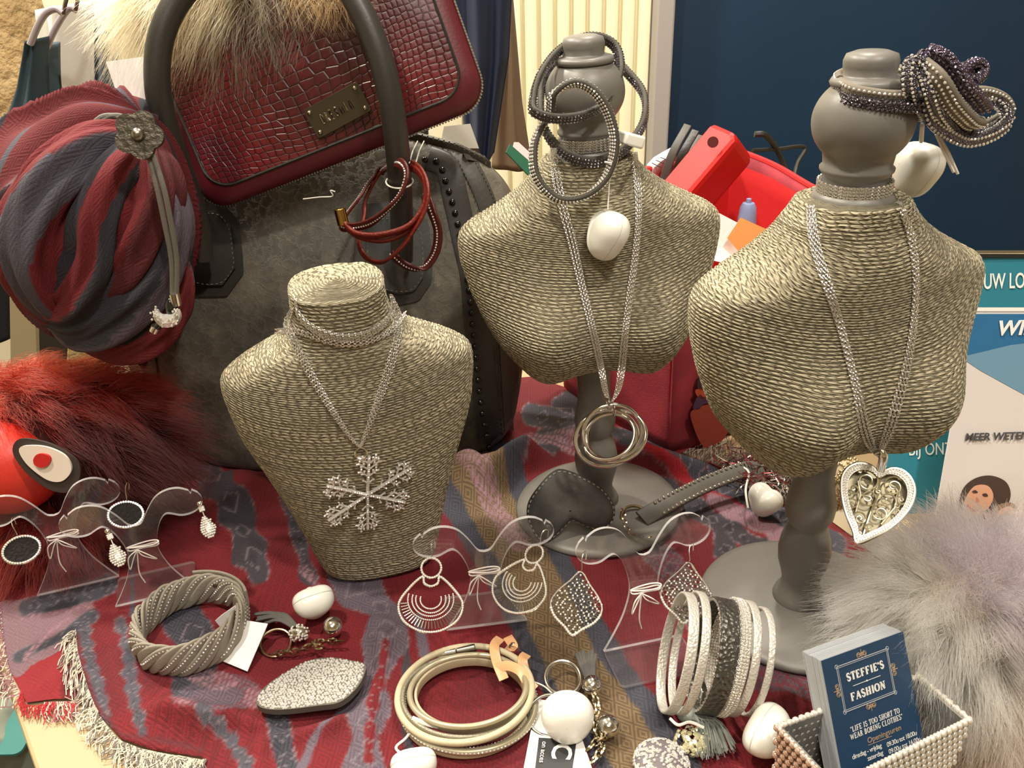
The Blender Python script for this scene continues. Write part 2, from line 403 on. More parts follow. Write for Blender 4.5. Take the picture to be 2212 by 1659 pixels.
for _p, _w in (([(430, 980), (470, 1060), (520, 1150), (560, 1250)], 70), ([(620, 1080), (650, 1180), (672, 1260)], 26), ([(1420, 1060), (1500, 1110), (1600, 1170), (1720, 1260)], 44), ([(1560, 1180), (1600, 1300), (1590, 1420)], 40), ([(820, 1290), (880, 1420), (870, 1560), (900, 1700)], 20), ([(1240, 880), (1190, 960), (1110, 1000)], 60)): band(_p, _w, np.array(C('#34323c')), .3, .3, knots=80)
band([(985, 980), (1060, 1100), (1130, 1220), (1195, 1345), (1265, 1480), (1335, 1570), (1420, 1700)], 190, slate, .7)
band([(985, 980), (1060, 1100), (1130, 1220), (1190, 1345), (1250, 1470), (1330, 1570), (1400, 1700)], 108, tan, .9)
band([(1010, 1040), (1060, 1100), (1120, 1190)], 46, pink, .2, .9)
band([(745, 1255), (835, 1335), (838, 1400), (800, 1500), (790, 1700)], 78, lil, .6, .55, knots=150)
band([(838, 1420), (812, 1520), (800, 1659)], 22, red, .3, knots=60)
band([(660, 1240), (690, 1285)], 16, pink, .2, .9)
band([(905, 1350), (915, 1425)], 18, lil, .2, .5)
band([(265, 1360), (283, 1440), (292, 1520), (312, 1590)], 26, slate, .1, .5, knots=34)
band([(185, 1370), (200, 1440), (218, 1500), (235, 1570)], 24, slate, .1, .5, knots=30)
band([(210, 1370), (240, 1440), (232, 1490), (262, 1540)], 4, wine, .0, 0, 1.5, .3)
band([(255, 1390), (228, 1450), (250, 1500), (240, 1560)], 4, wine, .0, 0, 1.5, .3)
band([(168, 1370), (185, 1460), (210, 1530), (262, 1592), (440, 1625)], 8, wine, 0, .3, 2, .2)
band([(400, 1345), (430, 1400), (420, 1500)], 90, slate, 1.0)
def blob(cx, cy, rx, ry, a, col, dia=.3, gl=.7):
    c, s = math.cos(a), math.sin(a); X = (PX-cx)*c + (PY-cy)*s; Y = -(PX-cx)*s + (PY-cy)*c
    d = np.sqrt((X/rx)**2 + (Y/ry)**2) + wob*.02; paint(1-sstep(d, .9, 1.05), col, dia, gl)
blob(470, 1520, 96, 52, -.2, lil, .6, .8); blob(470, 1520, 60, 30, -.2, np.array(C('#5d4c5c')), .9, .6); blob(460, 1478, 60, 20, .1, pink, .1, 1)
blob(405, 1545, 26, 24, 0, pink, .1, 1); blob(550, 1520, 20, 26, 0, pink, .1, 1)
fl = inpoly([(-200, 1310), (60, 1300), (205, 1300), (205, 1352), (150, 1400), (55, 1462), (-200, 1500)], PX+wob, PY+wob)
paint(fl.astype(float), np.array(C('#80606a')), .3, .6)
band([(40, 1425), (150, 1385), (205, 1340)], 22, slate, .2, .1); band([(60, 1325), (160, 1300), (235, 1275)], 44, slate, .3, .1)
band([(50, 1345), (130, 1335), (200, 1320)], 10, pink, 0, 1); band([(60, 1425), (110, 1380), (150, 1350)], 10, pink, 0, 1)
band([(288, 1190), (290, 1340)], 17, slate, .1, .3)
band([(600, 1550), (620, 1659)], 46, slate, .8); band([(640, 1700), (680, 1620), (760, 1530)], 18, lil, .2, .7); band([(450, 1570), (500, 1610), (560, 1700)], 26, slate, .2, .5, knots=30)
band([(1150, 905), (1290, 950), (1400, 985), (1530, 1050), (1690, 1130), (1800, 1190)], 52, slate, .4, .15)
band([(1150, 960), (1250, 975)], 36, pink, .2, .8); band([(1390, 1000), (1480, 1045), (1600, 1110)], 16, np.array(C('#b01626')), .2)
band([(1440, 985), (1520, 1020), (1700, 1110)], 14, dk, 0, .4, knots=24); band([(1540, 1090), (1700, 1180), (1800, 1240)], 30, pink, .1, .6)
band([(1350, 1150), (1440, 1220), (1490, 1330), (1560, 1400)], 60, np.array(C('#57505f')), .1, .8)
q = inpoly([(1600, 1440), (1720, 1430), (2000, 1500), (2000, 1600), (1700, 1510), (1610, 1500)], PX+wob, PY+wob).astype(float)
paint(q, np.array(C('#3b3340')), .1, .9)
q = inpoly([(-200, 1470), (55, 1462), (150, 1400), (120, 1560), (-200, 1560)], PX+wob, PY+wob).astype(float); paint(q, np.array(C('#8f1420')), .1, .1)
SCARF_POLY = [(-120, 1100), (-60, 1230), (-10, 1290), (0, 1360), (22, 1450), (58, 1520), (118, 1512), (162, 1512), (205, 1535), (262, 1598), (330, 1622), (440, 1638), (452, 1760),
              (1500, 1800), (2080, 1740), (1990, 1480), (2010, 1330), (1905, 1210), (1800, 1130), (1700, 1095), (1640, 1050), (1560, 1012), (1480, 985), (1400, 930), (1320, 870), (1150, 815), (400, 870), (-120, 905)]
SPW = np.array(wpl(SCARF_POLY))
inside = inpoly(SCARF_POLY, PX, PY); dE, _ = pl_dist(np.vstack([SPW, SPW[:1]]), gx, gy)
H = np.where(inside, H*(.18+.82*sstep(dE, 0, .020)), .0009)
cx_, cy_ = gx.copy(), gy.copy(); best = np.full(gx.shape, 1e9)
for a_, b_ in zip(SPW, np.roll(SPW, -1, 0)):
    v_ = b_-a_; t_ = np.clip(((gx-a_[0])*v_[0]+(gy-a_[1])*v_[1])/(v_@v_+1e-12), 0, 1); X_, Y_ = a_[0]+t_*v_[0], a_[1]+t_*v_[1]; d_ = np.hypot(gx-X_, gy-Y_); m_ = d_ < best; best = np.where(m_, d_, best); cx_ = np.where(m_, X_, cx_); cy_ = np.where(m_, Y_, cy_)
G3 = np.stack([np.where(inside, gx, cx_), np.where(inside, gy, cy_), H], -1)
fm = inside[:-1, :-1] | inside[1:, :-1] | inside[:-1, 1:] | inside[1:, 1:]
ii, jj = np.nonzero(fm); F = np.stack([ii*NX+jj, ii*NX+jj+1, (ii+1)*NX+jj+1, (ii+1)*NX+jj], 1)
used = np.unique(F); remap = np.full(NX*NY, -1); remap[used] = np.arange(len(used))
sm = MB(); sm.add(G3.reshape(-1, 3)[used], remap[F].tolist())
M_SCARF = mat('red_woven_scarf', '#a01522', .85, sheen=.0)
def scarf_nodes(m, use_uv=True):
    n = NT(m); a = n.n('Attribute', attribute_name='Col'); d = n.n('Attribute', attribute_name='dia'); g = n.n('Attribute', attribute_name='glit')
    uv = n.n('UVMap'); sep = n.n('SeparateXYZ'); n.l(uv.outputs[0], sep.inputs[0])
    x = n.math('PINGPONG', n.math('MULTIPLY', sep.outputs[0], 1.0), 1.0); y = n.math('PINGPONG', n.math('MULTIPLY', sep.outputs[1], .62), 1.0)
    s = n.math('ADD', x, y); w1 = n.math('SINE', n.math('MULTIPLY', s, 14.0)); w1 = n.math('MULTIPLY_ADD', w1, .5, .5)
    k = n.math('MULTIPLY', w1, d.outputs['Fac'])
    c1 = n.mix(n.math('MULTIPLY', k, .62), a.outputs['Color'], (0.02, 0.006, 0.01)); c1b = c1
    nz = n.n('TexNoise'); nz.inputs['Scale'].default_value = 26; nz.inputs['Detail'].default_value = 2; n.l(uv.outputs[0], nz.inputs['Vector'])
    wv = n.n('TexWave', wave_type='BANDS', bands_direction='DIAGONAL'); wv.inputs['Scale'].default_value = 6; wv.inputs['Distortion'].default_value = 2.5; wv.inputs['Detail'].default_value = 2; n.l(uv.outputs[0], wv.inputs['Vector'])
    gn = n.ramp(n.math('MULTIPLY', nz.outputs['Fac'], wv.outputs['Fac']), [(.30, (0, 0, 0)), (.48, (1, 1, 1))])
    gm = n.math('MULTIPLY', gn, g.outputs['Fac']); gm.node.use_clamp = True
    c2 = n.mix(n.math('MULTIPLY', gm, .42), c1b, (.50, .36, .40))
    n2 = n.n('TexNoise'); n2.inputs['Scale'].default_value = 3; n2.inputs['Detail'].default_value = 8; n2.inputs['Roughness'].default_value = .8; n.l(uv.outputs[0], n2.inputs['Vector'])
    c3 = n.mix(.35, c2, n.ramp(n2.outputs['Fac'], [(.3, (.3, .3, .3)), (.7, (1, 1, 1))]), 'MULTIPLY')
    n.l(c3, n.b.inputs['Base Color'])
    n.l(n.math('MULTIPLY', gm, .5), n.b.inputs['Metallic']); n.l(n.math('MULTIPLY_ADD', gm, -.4, .85), n.b.inputs['Roughness'])
    wv2 = n.n('TexNoise'); wv2.inputs['Scale'].default_value = 9; wv2.inputs['Detail'].default_value = 5; n.l(uv.outputs[0], wv2.inputs['Vector'])
    b1 = n.bump(wv2.outputs['Fac'], .55, .0012); b2 = n.bump(w1, .35, .0006, b1); n.l(b2, n.b.inputs['Normal'])
scarf_nodes(M_SCARF)
def set_attrs(o, col, dia, gl):
    me = o.data; a = me.attributes.new('Col', 'FLOAT_COLOR', 'POINT'); a.data.foreach_set('color', np.c_[col, np.ones(len(col))].astype(np.float32).ravel())
    for nm, v in (('dia', dia), ('glit', gl)):
        a = me.attributes.new(nm, 'FLOAT', 'POINT'); a.data.foreach_set('value', np.asarray(v, np.float32))
ang = .5; UVs = np.stack([(gx*math.cos(ang)+gy*math.sin(ang))/.006, (-gx*math.sin(ang)+gy*math.cos(ang))/.006], -1).reshape(-1, 2)
sm.uv = UVs[used]
SCARF = thing('scarf', 'red woven scarf with slate and tan diamond bands spread over the table', 'scarf', (0, .6, 0))
cloth = sm.build('cloth', M_SCARF, SCARF); set_attrs(cloth, Colr.reshape(-1, 3)[used].clip(0, 1), DIA.ravel()[used], GL.ravel()[used])
SB = sm.bvh()
def ons(px, py, off=0.0): return hit(px, py, SB, 0, lambda a, b: on(a, b, .004)) + np.array([0, 0, off])
def hz(x, y):
    h = SB.ray_cast(Vector((x, y, .3)), Vector((0, 0, -1))); return h[0][2] if h[0] else 0.0
# fringe: fine threads hanging off the woven edges
M_FR = [mat('ivory_fringe_thread', '#c9bfae', .8), mat('grey_fringe_thread', '#6f6a63', .8), mat('red_fringe_thread', '#a81a26', .8), mat('rose_fringe_thread', '#8c6068', .8)]
fr = MB()
def fringe(poly, dpx, L, n, cols, curl=.3, z=.004, r=.00035):
    P = spl(poly, 200); P = resample(P, n=n)
    for k, p in enumerate(P):
        a = P[min(k+1, n-1)]-P[max(k-1, 0)]; nx = np.array(dpx, float) if dpx is not None else None
        l = L*(.6+.6*random.random()); dx = np.array(dpx, float)+RNG.randn(2)*.22; dx = dx/np.linalg.norm(dx)
        ph = random.random()*6.28; pts = []
        for t in np.linspace(0, 1, 7):
            q = p + dx*l*t + np.array([dx[1], -dx[0]])*math.sin(t*3.5+ph)*l*curl*t
            g0 = on(q[0], q[1], .002); g0[2] = max(hz(g0[0], g0[1]), .0) + .0008 + .002*math.sin(t*PI)*random.random(); pts.append(g0)
        fr.tube(np.array(pts), r, 3, mi=random.choice(cols), caps=False)
fringe([(168, 1372), (178, 1440), (208, 1530), (262, 1598), (330, 1620), (445, 1640)], (-.62, .75), 52, 230, [0, 0, 0, 1])
fringe([(262, 1598), (330, 1622), (445, 1640)], (-.1, 1), 46, 90, [0, 1, 1])
fringe([(2, 1300), (8, 1380), (22, 1450), (45, 1500)], (-.7, .5), 50, 80, [3, 3, 0])
fringe([(45, 1490), (60, 1520), (118, 1514)], (-.3, .95), 28, 40, [2])
fringe([(95, 1514), (162, 1512)], (.1, 1), 40, 40, [2, 3, 0])
fringe([(1440, 960), (1500, 985), (1560, 1012), (1640, 1052), (1720, 1095)], (.55, -.8), 62, 170, [0, 0, 1, 3], .45)
fringe([(1540, 1000), (1640, 1045), (1790, 1120), (1900, 1205)], (.8, -.3), 50, 110, [1, 0], .5)
fr.build('fringe', M_FR, SCARF, kind='stuff')
# ================================================================== ROPE BUSTS
def rope_mat(name, c1, c2, c3):
    m = mat(name, c1, .75, spec=.3); n = NT(m); uv = n.n('UVMap'); sep = n.n('SeparateXYZ'); n.l(uv.outputs[0], sep.inputs[0])
    u, v = sep.outputs[0], sep.outputs[1]; fv = n.math('FRACT', v)
    nz = n.n('TexNoise'); nz.inputs['Scale'].default_value = 1.0; nz.inputs['Detail'].default_value = 3; mp = n.n('Mapping'); mp.inputs['Scale'].default_value = (.45, 1.0, 1); n.l(uv.outputs[0], mp.inputs['Vector']); n.l(mp.outputs[0], nz.inputs['Vector'])
    ph = n.math('ADD', n.math('ADD', n.math('MULTIPLY', u, .8), fv), n.math('MULTIPLY', nz.outputs['Fac'], .5))
    tw = n.math('MULTIPLY_ADD', n.math('SINE', n.math('MULTIPLY', ph, 2*PI)), .5, .5)
    fib = n.n('TexNoise'); fib.inputs['Scale'].default_value = 1; fib.inputs['Detail'].default_value = 4; m2 = n.n('Mapping'); m2.inputs['Scale'].default_value = (1.2, 7, 1); n.l(uv.outputs[0], m2.inputs['Vector']); n.l(m2.outputs[0], fib.inputs['Vector'])
    big = n.n('TexNoise'); big.inputs['Scale'].default_value = .12; n.l(uv.outputs[0], big.inputs['Vector'])
    base = n.ramp(fib.outputs['Fac'], [(.25, C(c2)), (.5, C(c1)), (.75, C(c3))])
    base = n.mix(n.ramp(tw, [(.0, (.75, .75, .75)), (.3, (0, 0, 0))]), base, C('#4a4230'))  # twist gaps darkened: crevice shade, with some dirt, put into the rope colour
    base = n.mix(.25, base, n.ramp(big.outputs['Fac'], [(.35, (.7, .7, .66)), (.65, (1, 1, 1))]), 'MULTIPLY')
    n.l(base, n.b.inputs['Base Color'])
    n.l(n.bump(fib.outputs['Fac'], .5, .0004, n.bump(n.math('POWER', tw, .5), .8, .0012)), n.b.inputs['Normal']); return m
M_ROPE = rope_mat('paper_rope', '#b9af95', '#8c846c', '#dad1b6')
M_GREYP = mat('taupe_painted_wood', '#76736e', .42, var=('#6e6b65', 40, .3), bump=(500, .08, .0004))
def interp(tab, z): a = np.asarray(tab, float); return np.interp(z, a[:, 0], a[:, 1])
def smooth_interp(tab, z):
    a = np.asarray(tab, float); P = spl(a, 400); o = np.argsort(P[:, 0]); return np.interp(z, P[o, 0], P[o, 1])
def torso(A, BF, BB, z0, z1, rows, cdip, bumps=(), nth=280, per=5, rope=.00125, close_top=False, e=.88, u_unit=.0048, cz=.262):
    nt_ = rows*per; _t = np.linspace(z0, z1, 400); _w = 1+.5*np.exp(-((_t-cz+.028)/.020)**2); _w = np.r_[0, np.cumsum((_w[1:]+_w[:-1])/2)]; t = np.interp(np.linspace(0, _w[-1], nt_+1), _w, _t)[:, None]; rowv = np.linspace(0, rows, nt_+1)[:, None]; th = (np.arange(nth)*2*PI/nth)[None]
    cs, sn = np.cos(th), np.sin(th)
    row = rowv
    z = t + smooth_interp(cdip, t)*np.abs(cs)**1.6*(1 + .0*th)
    zn = z + .0006*noise2(np.cos(th)*6+row*.05, np.sin(th)*6+0*row, 8, 3)
    a = smooth_interp(A, zn); bf = smooth_interp(BF, zn); bb = smooth_interp(BB, zn)
    x = a*np.sign(cs)*np.abs(cs)**e; y = np.where(sn > 0, bb, bf)*np.sign(sn)*np.abs(sn)**e
    for (bx, bz, amp, rx, rz) in bumps:
        y = y - np.where(sn < 0, 1, 0)*amp*np.exp(-((x-bx)/rx)**2 - ((zn-bz)/rz)**2)*np.minimum(1, np.abs(sn)*3)
    if bumps: zn = zn - .009*np.exp(-((np.abs(x)-.041)/.020)**2)*(1-sstep(zn, .138, .175))*(sn < .3)
    P = np.stack([x, y, np.broadcast_to(zn, x.shape)], -1)
    du = np.roll(P, -1, 1)-np.roll(P, 1, 1); dv = np.gradient(P, axis=0); N = nrm(np.cross(du, dv))
    hsh = np.random.RandomState(3).rand(rows+3)*9; ho = hsh[np.floor(row+1e-6).astype(int)]
    fv = row - np.floor(row); wv_ = .35*noise2(np.cos(th)*22+row*3.1, np.sin(th)*22+row*1.7, 12, 2); prof = np.sqrt(np.clip(1-(2*fv-1)**2*.96, 0, 1))
    tw = .5+.5*np.sin(2*PI*(np.cumsum(np.linalg.norm(np.diff(P, axis=1, append=P[:, :1]), axis=-1), axis=1)/u_unit*.8 + fv + ho*.8 + wv_))
    amp = rope*(1+.3*noise2(np.cos(th)*5+row*.3, np.sin(th)*5+row*.7, 9, 2)) + rope*.75*(tw-.4)
    P = P + N*(amp*(prof-.6))[..., None]
    arc = np.cumsum(np.r_['1', np.zeros((P.shape[0], 1)), np.linalg.norm(np.diff(P, axis=1), axis=-1)], axis=1)/u_unit
    return P, np.stack([arc + ho + wv_/.8, np.broadcast_to(row, arc.shape)], -1)
CAPH = np.random.RandomState(5).rand(40)*30
def rope_mesh(P, UV, cap0=True, cap1=True):
    mb = MB(); r, c = P.shape[:2]; mb.grid(P, cv=True); uv = [UV.reshape(-1, 2)]
    for k, on_ in ((0, cap0), (r-1, cap1)):
        if not on_: continue
        cen = P[k].mean(0); rings = 14; prev = k*c; base = P[k]
        for q in range(1, rings*4+1):
            f = 1 - q/(rings*4+.5); R = cen + (base-cen)*f; R = R + np.array([0, 0, (.0008*math.sin(q/4*2*PI)+(.0022*(1-f) if k else -.0022*(1-f)))])
            b = mb.n; mb.v.append(R); mb.n += c
            jj_ = np.arange(c); j2 = (jj_+1) % c
            if k: mb.f += np.stack([prev+jj_, prev+j2, b+j2, b+jj_], 1).tolist()
            else: mb.f += np.stack([prev+jj_, b+jj_, b+j2, prev+j2], 1).tolist()
            mb.m += [0]*c; prev = b
            uv.append(np.stack([(UV[k][:, 0]-UV[k][0, 0])*f + CAPH[(q-1)//4], np.full(c, UV[k][0, 1] + q/4)], 1))
        mb.f.append(tuple(prev + i for i in range(c)) if k else tuple(prev+i for i in range(c))[::-1]); mb.m.append(0)
    mb.uv = np.vstack(uv); return mb
A2 = [(.120, .004), (.125, .022), (.131, .041), (.14, .055), (.155, .068), (.17, .0745), (.19, .081), (.21, .0855), (.225, .0875), (.236, .0865), (.243, .0810), (.249, .071), (.258, .056), (.267, .044), (.276, .035), (.286, .0275)]
_cz = lambda T: [(.286-(.286-z)*.945, v) for z, v in T]
A2 = [(z, v*1.04) for z, v in _cz(A2)]
BF2 = [(.120, .004), (.128, .022), (.136, .034), (.15, .040), (.17, .042), (.2, .040), (.23, .037), (.25, .035), (.27, .029), (.286, .0275)]
BB2 = [(.120, .004), (.128, .020), (.14, .032), (.17, .042), (.21, .045), (.24, .042), (.26, .034), (.286, .0275)]
D2 = [(.110, .010), (.125, .010), (.14, .010), (.17, .012), (.205, .018), (.235, .020), (.262, .010), (.272, .003), (.286, 0)]
BF2, BB2, D2 = _cz(BF2), _cz(BB2), _cz(D2)
HEAD = [(.0200, .281), (.0215, .284), (.0218, .2865), (.0205, .289), (.0175, .2905), (.0166, .294), (.0170, .2985), (.0190, .3010), (.0192, .3025), (.0176, .3040)]
HEAD += [(.0258*math.sin(a), .3262-.0232*math.cos(a)) for a in np.linspace(.80, 2.42, 18)]
HEAD += [(.0185, .3440), (.0192, .3458), (.0180, .3478), (.0138, .3485), (.0128, .3496), (.0134, .3530), (.0136, .3560), (.0125, .3590), (.008, .3606), (.001, .3610)]
POLE = [(.0138, .136), (.0125, .118), (.0122, .108), (.0130, .100), (.0152, .090), (.0160, .084), (.0152, .077), (.0125, .0715), (.0116, .0695), (.0135, .066), (.0158, .058), (.0170, .049), (.0163, .040), (.0140, .032), (.0122, .024), (.0128, .019), (.0158, .014), (.0172, .010), (.0168, .007), (.014, .0055)]
BASE = [(.0645, 0), (.066, .001), (.0665, .003), (.065, .0052), (.060, .0066), (.04, .0080), (.02, .0088), (.001, .009)]
def stand_bust(name, label, loc, rz, ry, torso_dz=0):
    t = thing(name, label, 'bust stand', loc, (0, ry, rz)); W = np.array(wmat(t))
    P, UV = torso(A2, BF2, BB2, .130, .286, 80, D2, bumps=[(-.041, .172, .021, .028, .029), (.041, .172, .021, .028, .029)])
    mb = rope_mesh(P, UV).xf(W); o = mb.build('torso', M_ROPE, t); bv = mb.bvh()
    MB().lathe(HEAD, 48).xf(W).build('head_finial', M_GREYP, t, sharp=60)
    MB().lathe(POLE, 40).xf(W).build('pole', M_GREYP, t, sharp=60)
    MB().lathe(BASE, 64).xf(W).build('base', M_GREYP, t, sharp=60)
    return t, W, bv
B3, W3, V3 = stand_bust('jewelry_bust', 'rope bust on a taupe turned stand, nearest the brochures, head wearing glittery bracelet', (.1925, .464, .006), math.radians(17), math.radians(-1.2))
B2, W2, V2 = stand_bust('jewelry_bust', 'rope bust on a taupe turned stand behind the others, hung with linked hoops necklace', (.067, .586, .006), math.radians(5), math.radians(-2.6))
A1 = [(0, .036), (.003, .0395), (.008, .0425), (.02, .0455), (.05, .0525), (.09, .0635), (.13, .0760), (.155, .0800), (.168, .0810), (.176, .0790), (.184, .068), (.191, .053), (.197, .040), (.204, .0335), (.212, .0305), (.222, .0292), (.236, .029)]
BF1 = [(0, .020), (.004, .024), (.01, .026), (.05, .028), (.1, .032), (.15, .033), (.175, .030), (.195, .028), (.21, .028), (.236, .0285)]
BB1 = [(0, .018), (.004, .022), (.01, .024), (.05, .026), (.1, .028), (.15, .028), (.175, .026), (.195, .026), (.21, .027), (.236, .0285)]
D1 = [(-.01, .001), (.03, .004), (.08, .009), (.13, .015), (.16, .017), (.185, .008), (.2, .002), (.236, 0)]
c1 = on(835, 1215, 0)
B1 = thing('jewelry_bust', 'stubby rope bust without a head, standing directly on the scarf with snowflake necklace', 'bust stand', (c1[0]-.004, .528, .006), (math.radians(5), math.radians(-1.8), math.radians(11)))
W1 = np.array(wmat(B1)); P, UV = torso(A1, BF1, BB1, 0, .230, 104, D1, nth=260, per=4, rope=.00095, e=.8, cz=.196)
mb1 = rope_mesh(P, UV).xf(W1); mb1.build('torso', M_ROPE, B1); V1 = mb1.bvh()
# ================================================================== FUR helper (one countless mass = one part)
def fur(name, parent, roots, dirs, L, col_fn, flow=(0, 0, 0), seg=7, rad=.00012, clump=.5, curl=.15, nguide=160, m=None, jitter=.25):
    n = len(roots); roots = np.asarray(roots); dirs = nrm(dirs)
    g = RNG.choice(n, min(nguide, n), replace=False); GR, GD = roots[g], nrm(dirs[g] + jitter*1.3*RNG.randn(len(g), 3))
    d2 = ((roots[:, None]-GR[None])**2).sum(-1); gi = d2.argmin(1)
    Ls = L*(.55+.65*RNG.rand(n)); D = nrm(dirs + jitter*RNG.randn(n, 3)); fl = np.asarray(flow, float)
    t = np.linspace(0, 1, seg)[None, :, None]
    gt = GR[gi] + GD[gi]*Ls[:, None] + fl*Ls[:, None]*1.0
    P = roots[:, None] + D[:, None]*Ls[:, None, None]*t + fl*Ls[:, None, None]*t**2
    own = P[:, -1:]; P = P + (gt[:, None]-own)*clump*t**1.6
    ph = RNG.rand(n, 1, 3)*6.28; P = P + curl*Ls[:, None, None]*.25*np.sin(t*5+ph)*t
    hc = bpy.data.hair_curves.new(name); hc.add_curves([seg]*n)
    hc.attributes['position'].data.foreach_set('vector', P.astype(np.float32).ravel()) if 'position' in hc.attributes else hc.position_data.foreach_set('vector', P.astype(np.float32).ravel())
    ra = hc.attributes.get('radius') or hc.attributes.new('radius', 'FLOAT', 'POINT')
    ra.data.foreach_set('value', (rad*np.broadcast_to(1-.8*t[..., 0]**1.5, (n, seg))).astype(np.float32).ravel())
    c = col_fn(roots); c = np.c_[np.clip(c*(.75+.5*RNG.rand(n, 1)), 0, 1), np.ones(n)]
    ca = hc.attributes.new('hcol', 'FLOAT_COLOR', 'CURVE'); ca.data.foreach_set('color', c.astype(np.float32).ravel())
    hc.materials.append(m or M_FUR)
    o = bpy.data.objects.new(name, hc); COL.objects.link(o); o['kind'] = 'stuff'
    if parent is not None: o.parent = parent; o.matrix_parent_inverse = wmat(parent).inverted()
    return o
M_FUR = bpy.data.materials.new('fur_hair'); M_FUR.use_nodes = True; _t = M_FUR.node_tree; _t.nodes.clear()
_o = _t.nodes.new('ShaderNodeOutputMaterial'); _h = _t.nodes.new('ShaderNodeBsdfHairPrincipled'); _h.parametrization = 'COLOR'; _h.inputs['Roughness'].default_value = .4; _h.inputs['Radial Roughness'].default_value = .6; _h.inputs['Coat'].default_value = 0 if 'Coat' in _h.inputs else 0
_a = _t.nodes.new('ShaderNodeAttribute'); _a.attribute_name = 'hcol'; _t.links.new(_a.outputs['Color'], _h.inputs['Color']); _t.links.new(_h.outputs[0], _o.inputs[0])
def sphere_pts(n, c, r, cond=None):
    v = nrm(RNG.randn(n*2, 3)); v = v[:n] if cond is None else v[cond(v)][:n]
    return np.asarray(c) + v*np.asarray(r), nrm(v/np.asarray(r)), v
# ================================================================== GREY HANDBAG
M_BAGL = mat('grey_suede_leather', '#4a463d', .5); _n = NT(M_BAGL); _tc = _n.n('TexCoord')
_a = _n.n('TexNoise'); _a.inputs['Scale'].default_value = 11; _a.inputs['Detail'].default_value = 9; _a.inputs['Roughness'].default_value = .72; _n.l(_tc.outputs['Object'], _a.inputs['Vector'])
_v = _n.n('TexVoronoi', feature='DISTANCE_TO_EDGE'); _v.inputs['Scale'].default_value = 95; _d = _n.n('VectorMath', operation='ADD'); _s = _n.n('VectorMath', operation='SCALE'); _s.inputs[3].default_value = .06; _n.l(_a.outputs['Color'], _s.inputs[0]); _n.l(_tc.outputs['Object'], _d.inputs[0]); _n.l(_s.outputs[0], _d.inputs[1]); _n.l(_d.outputs[0], _v.inputs['Vector'])
_e = _n.ramp(_v.outputs['Distance'], [(0, (1, 1, 1)), (.10, (0, 0, 0))]); _c = _n.ramp(_a.outputs['Fac'], [(.34, C('#35322c')), (.5, C('#57534a')), (.66, C('#7d7768'))])
_n.l(_n.mix(_n.math('MULTIPLY', _e, .14), _c, C('#8e8878')), _n.b.inputs['Base Color']); _n.l(_n.bump(_a.outputs['Fac'], .6, .0015, _n.bump(_e, .5, .0006)), _n.b.inputs['Normal'])

M_DKL = mat('charcoal_leather', '#33302c', .42, bump=(300, .25, .0005))
bx0 = at(690, 700, .70)[0]
AB = [(0, .150), (.006, .160), (.03, .170), (.1, .180), (.17, .182), (.21, .176), (.235, .166), (.252, .150), (.265, .125), (.275, .09), (.281, .05), (.283, .012)]
DB = [(0, .058), (.006, .064), (.03, .067), (.1, .066), (.17, .054), (.22, .036), (.25, .026), (.275, .016), (.283, .006)]
zz = np.r_[np.linspace(0, .27, 60), np.linspace(.2715, .283, 16)]; th = np.arange(140)*2*PI/140
a_ = smooth_interp(AB, zz)[:, None]; d_ = smooth_interp(DB, zz)[:, None]; cs, sn = np.cos(th)[None], np.sin(th)[None]
X = a_*np.sign(cs)*np.abs(cs)**.62; Y = d_*np.sign(sn)*np.abs(sn)**.8
Gb = np.stack([X + bx0, Y + .722 + .004*np.sin(X*30+zz[:, None]*18) , np.broadcast_to(zz[:, None], X.shape) + .004], -1)
Gb[..., 1] += -.006*noise2(X*14, zz[:, None]*14 + sn, 31, 2)*(sn < 0)
BAG = thing('handbag', 'large grey suede handbag with charcoal tube handles and studded seams', 'handbag', (bx0, .722, .004))
mb = MB().grid(Gb, cv=True); c = 140
mb.f += [tuple(range(c))[::-1], tuple(range((len(zz)-1)*c, len(zz)*c))]; mb.m += [0, 0]
body = mb.build('body', M_BAGL, BAG, sharp=0); VB = mb.bvh()
def hb(px, py, off, bvh=None): return hit(px, py, bvh or VB, off, lambda a, b: at(a, b, .71))
def rpatch(outline, bvh, off, rings=5, edge=.3, thick=.0):
    O = resample(np.asarray(outline, float), n=64, closed=True); c = O.mean(0); G = []
    for k in range(rings+1):
        f = k/rings; G.append([hit(*(c+(p-c)*max(f, .02)), bvh, off) for p in O])
    G.append([hit(*(c+(p-c)*1.004), bvh, -.0005) for p in O])
    return np.array([[q if q is not None else G[0][0] for q in r] for r in G], float)
def dashes(pxpath, bvh, off, n, r=.00035, duty=.55, mats=None):
    P = resample(spl(pxpath, 120), n=n*2); mbd = MB()
    for k in range(0, n*2-1, 2):
        a = hit(*P[k], bvh, off); b = hit(*(P[k]+(P[k+1]-P[k])*duty*1.6), bvh, off)
        if a is not None and b is not None: mbd.tube(np.array([a, (a+b)/2, b]), r, 5)
    return mbd
def strap_patch(pxpath, wpx, bvh, off, n=40):
    P = resample(spl(pxpath, 150), n=n); T = nrm(np.gradient(P, axis=0)); Nn = np.stack([-T[:, 1], T[:, 0]], 1)
    G = []
    for k in range(n):
        r = []
        for f, o in ((-1.02, -.0006), (-1, off*.8), (-.8, off), (0, off*1.05), (.8, off), (1, off*.8), (1.02, -.0006)):
            q = hit(*(P[k]+Nn[k]*f*wpx/2), bvh, o); r.append(q if q is not None else (r[-1] if r else at(*P[k], .71)))
        G.append(r)
    return MB().grid(np.array(G))
